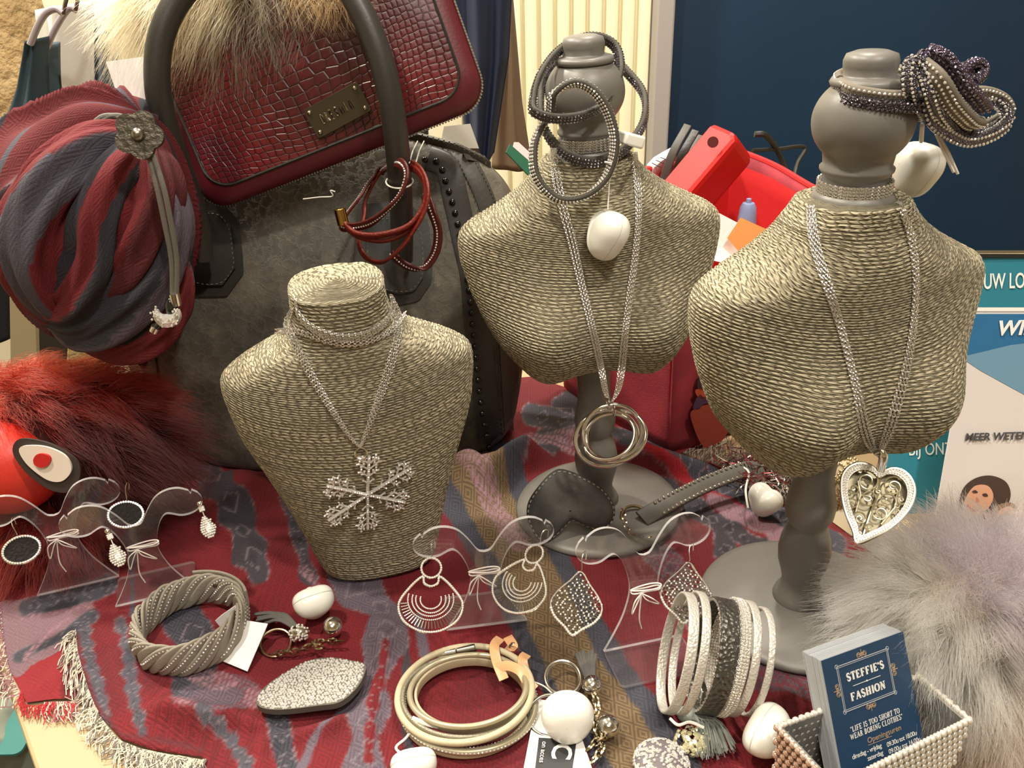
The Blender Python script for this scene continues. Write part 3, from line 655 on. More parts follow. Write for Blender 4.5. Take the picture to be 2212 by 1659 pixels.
# handle tabs with stitched inner pad
tabL = [(372, 435), (470, 428), (512, 470), (524, 545), (526, 590), (490, 640), (415, 641), (378, 600), (362, 520)]
tabR = [(775, 440), (880, 435), (925, 480), (935, 560), (932, 610), (905, 650), (860, 660), (800, 640), (765, 560)]
for tb in (tabL, tabR):
    g = rpatch(tb, VB, .0022); MB().grid(g[::-1], cv=True).build('handle_tab', M_DKL, BAG)
    cc = np.mean(tb, 0); inner = [tuple(cc + (np.array(p)-cc)*.76) for p in tb]
    g = rpatch(inner, VB, .0052); MB().grid(g[::-1], cv=True).build('handle_pad', M_DKL, BAG)
    dashes([tuple(cc + (np.array(p)-cc)*.70) for p in tb + tb[:1]], VB, .0055, 44).build('stitching', mat('grey_thread', '#6a665c', .8), BAG)
# studded seam strips
stripR = [(925, 340), (965, 360), (985, 430), (1005, 520), (1022, 600), (1030, 700), (1045, 820), (1062, 975)]
stripL = [(290, 700), (300, 760), (308, 820), (318, 880), (330, 950)]
strap_patch(stripR, 54, VB, .0022).build('seam_strip', M_DKL, BAG); strap_patch(stripL, 66, VB, .0022).build('seam_strip', M_DKL, BAG)
strap_patch([(1000, 330), (1045, 420), (1075, 520), (1090, 620), (1100, 760), (1110, 930)], 40, VB, .0016).build('side_strip', mat('grey_smooth_leather', '#45423b', .5, bump=(260, .4, .0006)), BAG)
dashes([(990, 345), (1030, 440), (1052, 540), (1066, 640), (1075, 780), (1085, 940)], VB, .0022, 60).build('stitching', M_BLACK, BAG)
dashes([(1015, 325), (1062, 420), (1095, 520), (1112, 620)], VB, .0022, 34).build('stitching', M_BLACK, BAG)
M_STUD = mat('dark_pearl_stud', '#3b3834', .12, .9, coat=.5); stud_me = None
for path, n in (([(918, 345), (948, 352), (960, 385), (975, 430), (990, 490), (1003, 560), (1012, 620), (1020, 690), (1030, 790), (1040, 880), (1056, 965)], 28), ([(292, 705), (304, 760), (311, 820), (318, 885), (328, 940)], 12)):
    for p in resample(spl(path, 200), n=n):
        q = hb(p[0], p[1], .0032)
        if stud_me is None:
            o = MB().ball((0, 0, 0), .0027, 12, 7).build('stud', M_STUD, BAG, world=False); stud_me = o.data
        else: o = bpy.data.objects.new('stud', stud_me); COL.objects.link(o); o.parent = BAG
        o.location = Vector(q) - BAG.location
# zip along the top ridge
ridge_pts = [(bx0 + x, .722, .0045 + np.interp(x, [a for _, a in AB[::-1]], [z for z, _ in AB[::-1]])+.001) for x in np.linspace(.012, .165, 60)]
ridge_all = [(2*bx0 - p[0], p[1], p[2]) for p in ridge_pts[::-1]] + ridge_pts
zp = MB().tube(np.array(ridge_all), .0042, 8, flat=.6, up=(0, 1, 0)); zp.build('zip_tape', M_DKL, BAG)
zt = MB()
for p in resample(ridge_all, n=190): zt.box(p + np.array([0, 0, .0032]), (.0012, .005, .0022))
zt.build('zip_teeth', M_STEEL, BAG, smooth=False)
# handles: front arch and the mirrored rear arch
hp = [(*at(436, 560, .652),), (*at(428, 480, .652),), (*at(395, 380, .64),), (*at(357, 270, .628),), (*at(340, 180, .625),), (*at(348, 80, .63),), (*at(392, -10, .64),), (*at(480, -90, .65),), (*at(600, -125, .655),), (*at(720, -60, .65),), (*at(778, 20, .64),), (*at(820, 120, .632),), (*at(845, 220, .628),), (*at(858, 320, .63),), (*at(864, 400, .638),), (*at(868, 480, .648),), (*at(868, 560, .655),)]
MB().tube(spl(hp, 160), .0088, 18).build('handle', M_DKL, BAG)
hp2 = [(p[0]*.94-.008, 1.465 - p[1], p[2]-.03) for p in hp[2:-2]]
MB().tube(spl(hp2, 100), .0088, 14).build('handle', M_DKL, BAG)
# ================================================================== BURGUNDY POUCH
P0 = at(466, 462, .664); P1 = at(1062, 228, .668); P3 = at(985, -5, .690)
Mp = basis(P0, P1-P0, P3-P1); pw = np.linalg.norm(P1-P0); ph_ = .165
def rrect(w, h, r, n=8, o=0.0, org=(0, 0)):
    pts = []
    for cx, cy, a0 in ((w-r, r, -PI/2), (w-r, h-r, 0), (r, h-r, PI/2), (r, r, PI)):
        for k in range(n+1): a = a0 + k/n*PI/2; pts.append((org[0]+cx+(r-o)*math.cos(a), org[1]+cy+(r-o)*math.sin(a)))
    return np.array(pts)
POU = thing('pouch', 'burgundy snake-embossed zip pouch leaning in the grey handbag', 'pouch', P0)
M_SN = mat('burgundy_snakeskin', '#551218', .3, coat=.25); n = NT(M_SN)
uv = n.n('UVMap'); nz = n.n('TexNoise'); nz.inputs['Scale'].default_value = 9; n.l(uv.outputs[0], nz.inputs['Vector'])
mp = n.n('VectorMath', operation='ADD'); n.l(uv.outputs[0], mp.inputs[0]); sc2 = n.n('VectorMath', operation='SCALE'); n.l(nz.outputs['Color'], sc2.inputs[0]); sc2.inputs[3].default_value = .02; n.l(sc2.outputs[0], mp.inputs[1])
sub_ = n.n('VectorMath', operation='SUBTRACT'); n.l(mp.outputs[0], sub_.inputs[0]); sub_.inputs[1].default_value = (3.118, 3.078, .03); ln = n.n('VectorMath', operation='LENGTH'); n.l(sub_.outputs[0], ln.inputs[0])
kk = n.math('MINIMUM', n.math('MULTIPLY_ADD', ln.outputs['Value'], 7.0, .50), 1.15); sc3 = n.n('VectorMath', operation='SCALE'); n.l(sub_.outputs[0], sc3.inputs[0]); n.l(kk, sc3.inputs[3])
st3 = n.n('VectorMath', operation='MULTIPLY'); n.l(sc3.outputs[0], st3.inputs[0]); st3.inputs[1].default_value = (.82, 1.12, 0)
vo = n.n('TexVoronoi', feature='DISTANCE_TO_EDGE', voronoi_dimensions='2D'); vo.inputs['Scale'].default_value = 175; vo.inputs['Randomness'].default_value = .30; n.l(st3.outputs[0], vo.inputs['Vector'])
edge = n.ramp(vo.outputs['Distance'], [(0, (0, 0, 0)), (.09, (.75, .75, .75)), (.3, (1, 1, 1))])
c = n.mix(edge, C('#2a0a0d'), n.ramp(nz.outputs['Fac'], [(.35, C('#481418')), (.5, C('#6e2024')), (.62, C('#4b1c28'))])); n.l(c, n.b.inputs['Base Color'])
n.l(n.bump(edge, .6, .0007), n.b.inputs['Normal'])
M_SNS = mat('burgundy_gusset_leather', '#581620', .42, bump=(500, .3, .0004))
ft = .021; layers = [(0, .012, 0), (.003, .006, 0), (.006, .0025, 0), (.0095, .0, 0), (.0125, .0, 0), (.016, .003, 0), (.0185, .0065, 0), (.0200, .0100, 0), (.0210, .0125, 0)]
g = []
for z, o, _ in layers: q = rrect(pw, ph_, .022, 8, 0); cc = np.array([pw/2, ph_/2]); s_ = np.array([(pw/2-o)/(pw/2), (ph_/2-o)/(ph_/2)]); q = cc + (q-cc)*s_; g.append(np.c_[q, np.full(len(q), z)])
g = np.array(g); gus = MB().grid(g, cv=True); gus.f.append(tuple(range(g.shape[1]))[::-1]); gus.m.append(0)
gus.xf(Mp).build('gusset', M_SNS, POU, sharp=60)
oq = g[-1][:, :2]; cc = np.array([pw/2, ph_/2]); rr = []
for k in range(0, 13): f = k/12; rr.append(np.c_[cc+(oq-cc)*max(f, .01), np.full(len(oq), .021 + .006*(1-f**2.5))])
rr = np.array(rr)[::-1]; face = MB().grid(rr, cv=True); face.uv = rr.reshape(-1, 3)[:, :2] + 3; face.xf(Mp); face.build('front_panel', M_SN, POU)
MB().tube(xfp(np.c_[oq, np.full(len(oq), .0212)], Mp), .0011, 6, closed=True).build('piping', M_BLACK, POU)
VP = face.bvh()
zt = MB(); zq = resample(rrect(pw, ph_, .022), n=330, closed=True); cc = np.array([pw/2, ph_/2])
for p in zq: d = nrm(p-cc); q = p + d*.0006; zt.box(xfp([q[0], q[1], .011], Mp), (.0011, .0011, .0042), M=Mp)
zt.build('zip_teeth', M_STEEL, POU, smooth=False)
# name plate with four screws and raised marks
cpl = [hit(*p, VP, .0012) for p in ((662, 234), (779, 190), (804, 238), (689, 300))]
Mn = basis(cpl[3], cpl[2]-cpl[3], cpl[0]-cpl[3]); pwid = np.linalg.norm(cpl[2]-cpl[3]); phei = np.linalg.norm(cpl[0]-cpl[3])*.98
M_PLT = mat('bronze_plate_metal', '#5a5244', .28, .8); M_BRT = mat('bright_nickel', '#cfc8b8', .12, 1)
pl = MB().plate(rrect(pwid, phei, .0022, 4), .0016, Mn).build('name_plate', M_PLT, POU, bevel=.0004)
for x, y in ((.0035, .0035), (pwid-.0035, .0035), (.0035, phei-.0035), (pwid-.0035, phei-.0035)):
    MB().ball(xfp([x, y, .0018], Mn), (.0018), 10, 6).build('screw', M_BRT, pl)
lt = MB()
mk = {'O': [[(0, 0), (0, 1), (.6, 1), (.6, 0), (0, 0)]], 'R': [[(0, 0), (0, 1), (.55, .8), (.1, .5), (.6, 0)]], 'I': [[(.2, 0), (.2, 1)]], 'M': [[(0, 0), (.1, 1), (.35, .3), (.6, 1), (.7, 0)]], 'E': [[(.5, 1), (0, 1), (0, .5), (.4, .5)], [(0, .5), (0, 0), (.5, 0)]], 'S': [[(.6, .9), (.2, 1), (.1, .6), (.5, .4), (.4, 0), (0, .1)]], 'A': [[(0, 0), (.3, 1), (.6, 0)]]}
for k, ch in enumerate('ORESMIA'):
    for st in mk[ch]:
        pts = [(pwid*.20 + (k+u*.70)*pwid*.087, phei*.33 + v*phei*.30, .0018) for u, v in st]; lt.tube(xfp(resample(pts, n=10), Mn), .00058, 5)
lt.build('raised_marks', M_BRT, pl)
# ================================================================== BEIGE FUR HANGING OVER THE POUCH
FB = thing('fur_collar', 'beige and grey fur collar draped behind the handbag handle', 'fur', at(400, 60, .69))
MB().ball(at(485, -5, .705), (.060, .028, .026), 20, 12).build('hide', mat('beige_hide', '#8a7c62', .8), FB)
def furcol_b(r):
    px, py = proj(r); t = np.clip((px-330)/230, 0, 1)[:, None]
    return np.array(C('#a8946c'))*(1-t) + np.array(C('#4c4435'))*t
r1, n1, v1 = sphere_pts(7500, at(480, 5, .700), (.068, .026, .026), lambda v: (v[:, 1] < .5))
fur('fur', FB, r1, n1*.8 + np.array([-.22, -.05, -.45]), .040, furcol_b, flow=(-.05, -.1, -.45), rad=.00016, jitter=.35, clump=.6)
r1, n1, v1 = sphere_pts(900, at(690, -25, .672), (.02, .012, .012), lambda v: v[:, 2] < .5)
fur('fur', FB, r1, n1*.6+np.array([.1, -.2, -1]), .030, lambda r: np.tile(C('#80592f'), (len(r), 1)), rad=.00013, jitter=.4, clump=.7)
# paper tag under the fur
q = [at(246, 146, .650), at(322, 156, .650), at(322, 214, .646), at(260, 222, .646)]; Mt = basis(q[3], q[2]-q[3], q[0]-q[3])
tag(MB().plate([(0, 0), (.026, -.002), (.026, .028), (-.003, .028)], .0005, Mt).build('paper_tag', M_PAPER, smooth=False), 'white paper tag hanging below the beige fur', 'tag')
# ================================================================== BUNCHED SCARF hanging at the handbag's left
def bunch():
    cen = at(195, 515, .635); K = np.array(at(318, 285, .60)); axis = nrm(K-cen)
    nT, nP = 170, 420; t = np.linspace(.02, PI-.02, nT)[:, None]; p = (np.arange(nP)*2*PI/nP)[None]
    e1 = nrm(np.cross(axis, [0, 1, 0])); e2 = np.cross(axis, e1)
    dirv = axis*np.cos(t)[..., None] + (e1*np.cos(p)[..., None] + e2*np.sin(p)[..., None])*np.sin(t)[..., None]
    pw_ = p + .55*np.sin(t*1.3) + .22*np.sin(2*t+3*p)
    fold = np.sin(4*pw_+.6) + .55*np.sin(7*pw_-1.4*t+1.2) + .28*np.sin(13*pw_+2*t)
    amp = .085*np.sin(t)**.8
    loops = .07*np.sin(4.2*t + 1.9*np.sin(p+.9) + .4)*sstep(t, .4, 1.3) + .015*noise2(np.cos(p)*3*np.sin(t), np.sin(p)*3*np.sin(t)+t*2, 61, 2)
    R = 1 + amp*1.3*(1-2*np.abs(np.sin(fold*.8))**.8) + loops
    # ellipsoid radii along world x, y, z with taper to the knot
    E = dirv*np.array([.070, .048, .092]); P = cen + E*R[..., None]
    P += (K-cen)*(.34*np.clip(np.cos(t), 0, 1)**2.2)[..., None]
    col = np.broadcast_to(red*.8, P.shape).copy(); dia = np.full(P.shape[:2], .25); gl = np.full(P.shape[:2], .25)
    u = pw_/(2*PI)*20 + .5*np.sin(t*2.2)
    f = u - np.floor(u); k = np.floor(u).astype(int) % 5
    def put(mask, cc, d, g):
        nonlocal col, dia, gl
        mm = mask.astype(float); col = col*(1-mm[..., None]) + cc*mm[..., None]; dia = dia*(1-mm)+d*mm; gl = gl*(1-mm)+g*mm
    put((k == 1), slate*.62, .3, .1); put((k == 3) & (f < .30), slate*1.3, .1, .5); put((k == 4), np.array(C('#5f4550')), .3, .5); put((k == 0) & (f > .6), red*.45, .1, .2)
    pxs, pys = proj(P); m = inpoly([(175, 610), (300, 590), (290, 650), (190, 672)], pxs, pys) & (P[..., 1] < cen[1]); put(m, np.array(C('#6d4552')), .1, 1)
    return P, col, dia, gl, (np.stack([p*11+0*t, t*15+0*p], -1))
P, cb, db, gb_, uvb = bunch()
BS = thing('scarf', 'second red and grey scarf bunched up and hung left of the handbag', 'scarf', at(195, 740, .62))
mb = MB().grid(P, cv=True); mb.uv = uvb.reshape(-1, 2); o = mb.build('cloth', M_SCARF, BS, sharp=0); set_attrs(o, cb.reshape(-1, 3), db.ravel(), gb_.ravel()); VS = mb.bvh()
def swag(pts, Ys, r0, bands, seed):
    Pq = spl(np.array([at(p[0], p[1], y) for p, y in zip(pts, Ys)]), 90); n_, m_ = len(Pq), 72; T, N, B = frames(Pq, False, [0, -1, .2]); t = np.linspace(0, 1, n_)[:, None]; a = (np.arange(m_)*2*PI/m_)[None]
    rad = r0*(.25 + .75*np.sin(PI*np.clip(t, .02, .98))**.6)*(1 + .16*np.sin(3*a+4*t+seed) + .10*np.sin(7*a-5*t+seed*2) + .05*np.sin(13*a+9*t))*(1+.05*noise2(a*3+0*t, t*14+0*a, seed, 2))
    G = Pq[:, None] + rad[..., None]*(np.cos(a)[..., None]*N[:, None] + .8*np.sin(a)[..., None]*B[:, None])
    k = np.floor((a/(2*PI)*len(bands) + .25*np.sin(t*5+seed)) % len(bands)).astype(int) % len(bands); cols = np.array([b[0] for b in bands]); ds = np.array([b[1] for b in bands]); gs = np.array([b[2] for b in bands])
    mb = MB().grid(G, cv=True); mb.uv = np.stack([a*5+0*t, t*22+0*a], -1).reshape(-1, 2); o = mb.build('fold', M_SCARF, BS, sharp=0); set_attrs(o, cols[k].reshape(-1, 3), ds[k].ravel(), gs[k].ravel())
_r = (tuple(red*.95), .3, .2); _rd = (tuple(red*.45), .2, .1); _s = (tuple(slate*.55), .4, .1); _l = (tuple(lil*.8), .5, .5); _sl = (tuple(slate*1.4), .2, .6)
swag([(300, 300), (215, 330), (120, 420), (75, 540), (110, 640), (190, 690)], [.575, .565, .558, .558, .57, .59], .026, [_r, _sl, _r, _l, _rd, _s], 1)
swag([(310, 310), (262, 370), (222, 470), (205, 570), (150, 650), (80, 660)], [.565, .553, .548, .550, .56, .58], .020, [_s, _r, _s, _rd, _s, _l], 2)
swag([(330, 320), (335, 410), (300, 500), (240, 590), (170, 640)], [.565, .553, .549, .553, .565], .019, [_rd, _r, _r, _s, _rd], 3)
swag([(345, 350), (362, 470), (330, 570), (260, 650), (180, 700), (110, 690)], [.575, .558, .553, .553, .562, .58], .021, [_l, _s, _s, _rd, _r, _s, _l], 4)
swag([(355, 500), (365, 600), (330, 680), (250, 730), (160, 725)], [.585, .568, .562, .565, .58], .019, [_r, _s, _rd, _l], 5)
# cord with flower brooch and crescent charm
CO = thing('bag_charm', 'grey cord with flower brooch and silver crescent over the bunched scarf', 'bag charm', at(300, 290, .54))
M_CORD = mat('grey_suede_cord', '#6c675f', .7, bump=(600, .5, .0006))
def hs(px, py, off=.003):
    h = hit(px, py, VS, off); return h if h is not None else at(px, py, .565)
for dx in (-6, 7):
    pts = [hs(200+dx, 275), hs(228+dx, 252), hs(262+dx, 254), hs(292+dx, 285, .006)] ; MB().tube(spl(pts, 40), .0018, 8).build('cord', M_CORD, CO)
for dx, e in ((-7, 0), (7, 3)):
    pts = [at(322+dx*.6, 325, .529), at(345+dx, 400, .525), at(362+dx, 480, .525), at(376+dx*.8, 560, .527), at(377+dx*.6, 636, .528)]; MB().tube(spl(pts, 60), .0017, 8).build('cord', M_CORD, CO)
fc = at(302, 292, .530); Mf = basis(fc, np.array([1, .1, 0]), np.array([0, .3, 1]))
fl_ = []
for k in range(80): a = k/80*2*PI; r = .0145*(.80+.2*abs(math.cos(a*2.5+.4))); fl_.append((r*math.cos(a), r*math.sin(a)))
MB().plate(fl_, .0035, Mf).build('flower', mat('pewter_flower', '#5b554b', .4, .6, bump=(260, 1, .002)), CO, bevel=.001)
MB().ball(xfp([0, 0, .004], Mf), .004, 12, 8).build('flower_centre', M_STEEL, CO)
cx = at(377, 640, .528); MB().tube(np.array([cx+[0, 0, .002], cx-[0, 0, .006]]), .0034, 10).build('end_cap', M_SILVER, CO)
MB().ball(at(371, 665, .528), (.0042, .0042, .0075), 12, 8).build('bead', mat('black_bead', '#1b1a18', .15, coat=.6), CO)
arc = [at(362 + 23*math.cos(a), 672 + 21*math.sin(a), .525) for a in np.linspace(-.15, PI+.15, 24)]
MB().tube(np.array(arc), [.0012+.0036*math.sin(k/23*PI) for k in range(24)], 8).build('crescent', M_GEM, CO)
gp = [q + RNG.randn(3)*.0012 - [0, .003, 0] for q in arc for _ in range(4)]; MB().gems(gp, .0009, N=[0, -1, .3]).build('stones', M_GEM, CO, smooth=False, kind='stuff')
MB().tube(np.array([at(350, 694, .528), at(338, 708, .528)]), .0028, 10).build('bead', mat('smoked_bead', '#2a2623', .2, coat=.6), CO)
MB().tube(np.array([at(338, 706, .528), at(333, 716, .528)]), .0034, 10).build('end_cap', M_SILVER, CO)
# ================================================================== RED FUR BAG CHARM WITH EYE
FM = thing('fur_bag_charm', 'dark red fur creature bag charm with a white eye patch, left of the handbag', 'bag charm', on(150, 1200, .01))
cm = at(130, 950, .585)
MB().ball(cm, (.072, .045, .055), 28, 18).build('hide', mat('dark_red_hide', '#3a0b0b', .8), FM)
MB().ball(at(10, 1010, .545), (.040, .030, .036), 30, 18).build('leather_face', mat('bright_red_leather', '#d8392b', .42, bump=(300, .3, .0006)), FM, sharp=0)
fb = MB().ball(at(10, 1010, .545), (.040, .030, .036), 30, 18); VF = fb.bvh()
def furcol_r(r):  # light on the top put into the colour: brighter red above, darker below
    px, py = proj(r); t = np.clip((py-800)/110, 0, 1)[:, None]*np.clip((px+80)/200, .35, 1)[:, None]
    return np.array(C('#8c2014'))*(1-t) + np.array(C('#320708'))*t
r1, n1, v1 = sphere_pts(15000, cm, (.072, .045, .055), lambda v: ((v[:, 1] < .55) | (v[:, 2] > .3)))
px, py = proj(r1); keep = ~((px < 95) & (py > 925) & (py < 1075)); keep &= ~((px < 180) & (px > 20) & (py > 940) & (py < 1070))
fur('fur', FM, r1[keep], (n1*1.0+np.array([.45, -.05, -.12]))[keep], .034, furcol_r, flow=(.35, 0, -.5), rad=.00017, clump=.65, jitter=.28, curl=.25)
r1, n1, v1 = sphere_pts(4200, on(60, 1190, .026) + [0, .02, 0], (.045, .028, .022), lambda v: v[:, 1] < .6)
MB().ball(on(60, 1190, .026) + [0, .02, 0], (.045, .028, .022), 20, 12).build('hide', mat('dark_red_hide_low', '#3a0b0b', .8), FM)
fur('fur', FM, r1, n1*.7+np.array([.1, -.2, -.5]), .026, lambda r: np.tile(C('#5a0f0c'), (len(r), 1)), flow=(0, -.1, -.3), rad=.00017, clump=.65, jitter=.3)
def eye_patch(outl, off, name, m, parent):
    O = resample(spl(outl, 120, True), n=60, closed=True); c = O.mean(0); G = []
    base = at(95, 1005, .515); Me = basis(base, np.array([1, -.10, 0]), np.array([0, .25, 1]))
    dn = Me[:3, 2]
    def w(p):
        d = ray(*p); t = np.dot(base-CAM, dn)/np.dot(d, dn); return CAM + d*t
    L = [xfp(w(p), np.linalg.inv(Me))[:2] for p in O]
    return MB().plate(L, .0016, Me, z0=off).build(name, m, parent, bevel=.0004)
eye_patch([(28, 975), (38, 950), (70, 948), (120, 962), (168, 995), (172, 1035), (150, 1062), (115, 1060), (80, 1040), (48, 1010)], -.001, 'eye_rim', mat('dark_rim_leather', '#3a302c', .5), FM)
eye_patch([(46, 972), (56, 961), (100, 962), (140, 978), (157, 1000), (156, 1020), (138, 1037), (112, 1036), (85, 1020), (60, 997)], .001, 'eye_white', mat('ivory_eye_leather', '#e6d9cb', .5), FM)
eye_patch([(97, 976+15*0), (112, 980), (117, 990), (110, 1002), (97, 1006), (84, 1001), (80, 990), (86, 979)], .0028, 'pupil', mat('red_pupil_felt', '#c1201d', .6), FM)
# ================================================================== JEWELLERY helpers
def torus_unit(R=1.0, r=.3, n=10, m=5, sx=1.3):
    a = np.arange(n)*2*PI/n; b = np.arange(m)*2*PI/m
    G = np.stack([(R+r*np.cos(b)[None])*np.cos(a)[:, None]*sx, (R+r*np.cos(b)[None])*np.sin(a)[:, None], r*np.sin(b)[None]*np.ones((n, 1))], -1)
    mb = MB().grid(G, cu=True, cv=True); return G.reshape(-1, 3), mb.f
TU = torus_unit(n=8, m=4)
def chain_mb(mb, P, r, pitch=None):
    pitch = pitch or r*1.75; P = resample(P, step=pitch); T, N, B = frames(P)
    V0, F0 = TU
    for k in range(len(P)):
        a = PI/4 if k % 2 else -PI/4; n1 = N[k]*math.cos(a)+B[k]*math.sin(a); b1 = -N[k]*math.sin(a)+B[k]*math.cos(a)
        mb.add(P[k] + r*(V0[:, 0:1]*T[k] + V0[:, 1:2]*n1*.8 + V0[:, 2:3]*b1), F0)
    return mb
def drape(pts, bvh, off, Yf, n=60, dpx=(0, 0)):
    Q = spl(pts, n) + np.array(dpx); out = []
    for p in Q:
        h = hit(p[0], p[1], bvh, off); out.append(h if h is not None else at(p[0], p[1], Yf))
    out = np.array(out)
    for _ in range(3): out[1:-1] = (out[:-2]+2*out[1:-1]+out[2:])/4
    return out
def ring3(c, R, n=40, axis=(0, 0, 1), e=(1, 1), ph=0):
    ax = nrm(axis); t = nrm(np.cross(ax, [.12, .99, .05])); b = np.cross(ax, t); a = np.arange(n)*2*PI/n + ph
    return np.asarray(c) + R*(e[0]*np.cos(a)[:, None]*t + e[1]*np.sin(a)[:, None]*b)
def rsec(w, th, k=3):      # rounded strap section: thickness along N, width along B
    r = th/2; pts = []
    for cx, a0 in ((w/2-r, 0), (-w/2+r, PI/2)):
        for i in range(k*2+1): a = -PI/2 + i/(2*k)*PI if cx > 0 else PI/2 + i/(2*k)*PI; pts.append((r*math.sin(a), cx + r*math.cos(a)))
    return np.array(pts)
def gemrow(mb, P, up, off, side, th, pitch, r, closed=True):
    Q = resample(P, step=pitch, closed=closed); T, N, B = frames(Q, closed, up); mb.gems(Q + N*side*th + B*off, r, N=N*side); return mb
def shell_tag(name, label, c, M3, s, group=None, heart=False, tri=.10):
    """hard white anti-theft shell: two halves meeting at a seam; local z is the hinge axis"""
    t = thing(name, label, 'security tag', c, group=group); M = np.eye(4); M[:3, :3] = M3; M[:3, 3] = c
    a = np.arange(48)*2*PI/48; r = 1 + tri*np.cos(3*(a+PI/2)) + (.0 if not heart else -.16*np.exp(-((np.angle(np.exp(1j*(a-PI/2))))/.35)**2))
    O = np.stack([r*np.cos(a), r*np.sin(a)], 1)*s
    for sg, dep, cone in ((1, .80, .8), (-1, .55, .45)):
        rr = []
        for k in range(13):
            f = k/12; sc_ = math.cos(f*PI/2)**cone; rr.append(np.c_[O*max(sc_, .012), np.full(48, sg*(.03*s + dep*s*math.sin(f*PI/2)))])
        rr = [np.c_[O*.93, np.full(48, 0)]] + [np.c_[O*1.0, np.full(48, sg*.02*s)]] + rr[0:]
        g = np.array(rr); g = g if sg > 0 else g[::-1]
        MB().grid(g, cv=True).xf(M).build('shell_half', M_WHITEPL, t)
    MB().tube(xfp([[0, 0, -.55*s], [0, 0, -.72*s]], M), .16*s, 14).build('lock_knob', M_WHITEPL, t); return t
def cam_basis(p, roll=0, yaw=0, pitch=0):
    """frame at p whose z looks back at the camera, then turned"""
    z = nrm(CAM-np.asarray(p)); x = nrm(np.cross([0, 0, 1.0], z)); y = np.cross(z, x); R = np.stack([x, y, z], 1)
    return R @ np.array(Matrix.Rotation(roll, 3, 'Z')) @ np.array(Matrix.Rotation(yaw, 3, 'Y')) @ np.array(Matrix.Rotation(pitch, 3, 'X'))
def M44(R, p): M = np.eye(4); M[:3, :3] = R; M[:3, 3] = p; return M
# ================================================================== NECKLACES
N1 = thing('necklace', 'silver multi-strand chain with large crystal snowflake on the headless bust', 'necklace', hit(778, 960, V1, .004))
mbc = MB()
def wrap_pts(pts, dy): return [(x, y+dy) for x, y in pts]
for dy in (-9, -3, 3): chain_mb(mbc, drape(wrap_pts([(638, 655), (646, 685), (680, 715), (740, 733), (800, 722), (838, 692), (846, 655)], dy), V1, .0016, .52), .00105)
for dy in (-4, 3): chain_mb(mbc, drape(wrap_pts([(596, 716), (640, 716), (690, 732), (745, 744), (800, 736), (848, 712), (876, 678)], dy), V1, .0016, .53), .00105)
for d in (-8, -1, 6):
    chain_mb(mbc, drape([(632+d*.3, 668), (622+d, 700), (640+d, 745), (680+d, 822), (722+d*.7, 892), (760+d*.3, 948), (777, 965)], V1, .0020, .52), .00105)
    chain_mb(mbc, drape([(846+d*.3, 640), (862+d, 690), (852+d, 760), (830+d, 832), (806+d*.7, 900), (786+d*.3, 950), (779, 965)], V1, .0020, .52), .00105)
mbc.build('chain', M_CHAIN, N1, smooth=True, kind='stuff')
b0 = hit(779, 968, V1, .004); b1 = hit(781, 990, V1, .004)
MB().tube(ring3((b0+b1)/2, .0036, 20, axis=nrm(CAM-b0)), .0007, 6, closed=True).build('bail', M_SILVER, N1)
sc_ = hit(794, 1068, V1, .0045); ex = hit(880, 1068, V1, .0045)-sc_; ey = hit(794, 990, V1, .0045)-sc_; Ms = basis(sc_, ex, ey); u_ = np.linalg.norm(ex)/86
u_ = np.array([u_, np.linalg.norm(ey)/78]); snow = MB(); sg = []
for tx, ty in ((-13, 80), (80, 59), (85, -17), (16, -77), (-72, -57), (-88, 19)):
    L = math.hypot(tx, ty); d = np.array([tx, ty])/L; q = np.array([-d[1], d[0]])
    def seg3(a, b, r=.00060): snow.tube(xfp([[*(a*u_), 0], [*(b*u_), 0]], Ms), r, 5)
    seg3(d*0, d*L, .0011)
    for f in np.arange(.04, 1.0, .055): sg.append(xfp([*(d*L*f*u_), .0011], Ms))
    for f, l in ((.30, 13), (.48, 20), (.66, 25), (.82, 18)):
        for s in (1, -1):
            a = d*L*f; dr = (d*.62+q*s*.8); b = a + dr*l; seg3(a, b)
            if l > 15:
                for g_ in (.55, .95):
                    m_ = a + dr*l*g_; seg3(m_, m_ + d*7); seg3(m_, m_ + q*s*7); sg.append(xfp([*((m_+d*7)*u_), .0004], Ms))
            sg.append(xfp([*(b*u_), .0004], Ms))
sn = snow.build('snowflake', mat('white_gold_metal', '#e9e6e0', .3, .45), N1); MB().gems(sg, .00095, N=Ms[:3, 2]).build('stones', M_GEM, sn, smooth=False, kind='stuff')
# --- necklace on the middle bust
N2 = thing('necklace', 'silver multi-strand necklace with three linked hoops on the rear bust', 'necklace', at(1320, 860, .535)); mbc = MB()
axis2 = (W2[:3, 3] + W2[:3, :3] @ np.array([0, 0, .292])); zax2 = W2[:3, 2]
for k in range(5): chain_mb(mbc, np.vstack([ring3(axis2 + zax2*(.0016*k - .0005), .0182, 60, axis=zax2)]*1 + [ring3(axis2 + zax2*(.0016*k - .0005), .0182, 60, axis=zax2)[:1]]), .0009)
for d in (-8, 0, 7):
    chain_mb(mbc, drape([(1196+d*.6, 322), (1202+d, 380), (1214+d, 440), (1236+d, 520), (1256+d*.8, 610), (1278+d*.8, 700), (1298+d*.7, 790), (1308+d*.5, 845), (1316, 868)], V2, .0016, .540), .0010)
    chain_mb(mbc, drape([(1370+d*.6, 330), (1378+d*.7, 400), (1380+d*.6, 470), (1372+d*.7, 560), (1362+d*.7, 630), (1352+d*.7, 710), (1344+d*.8, 790), (1336+d*.6, 840), (1322, 868)], V2, .0016, .540), .0010)
mbc.build('chain', M_CHAIN, N2, kind='stuff')
rc = at(1319, 943, .533); Rr = cam_basis(rc, yaw=.25)
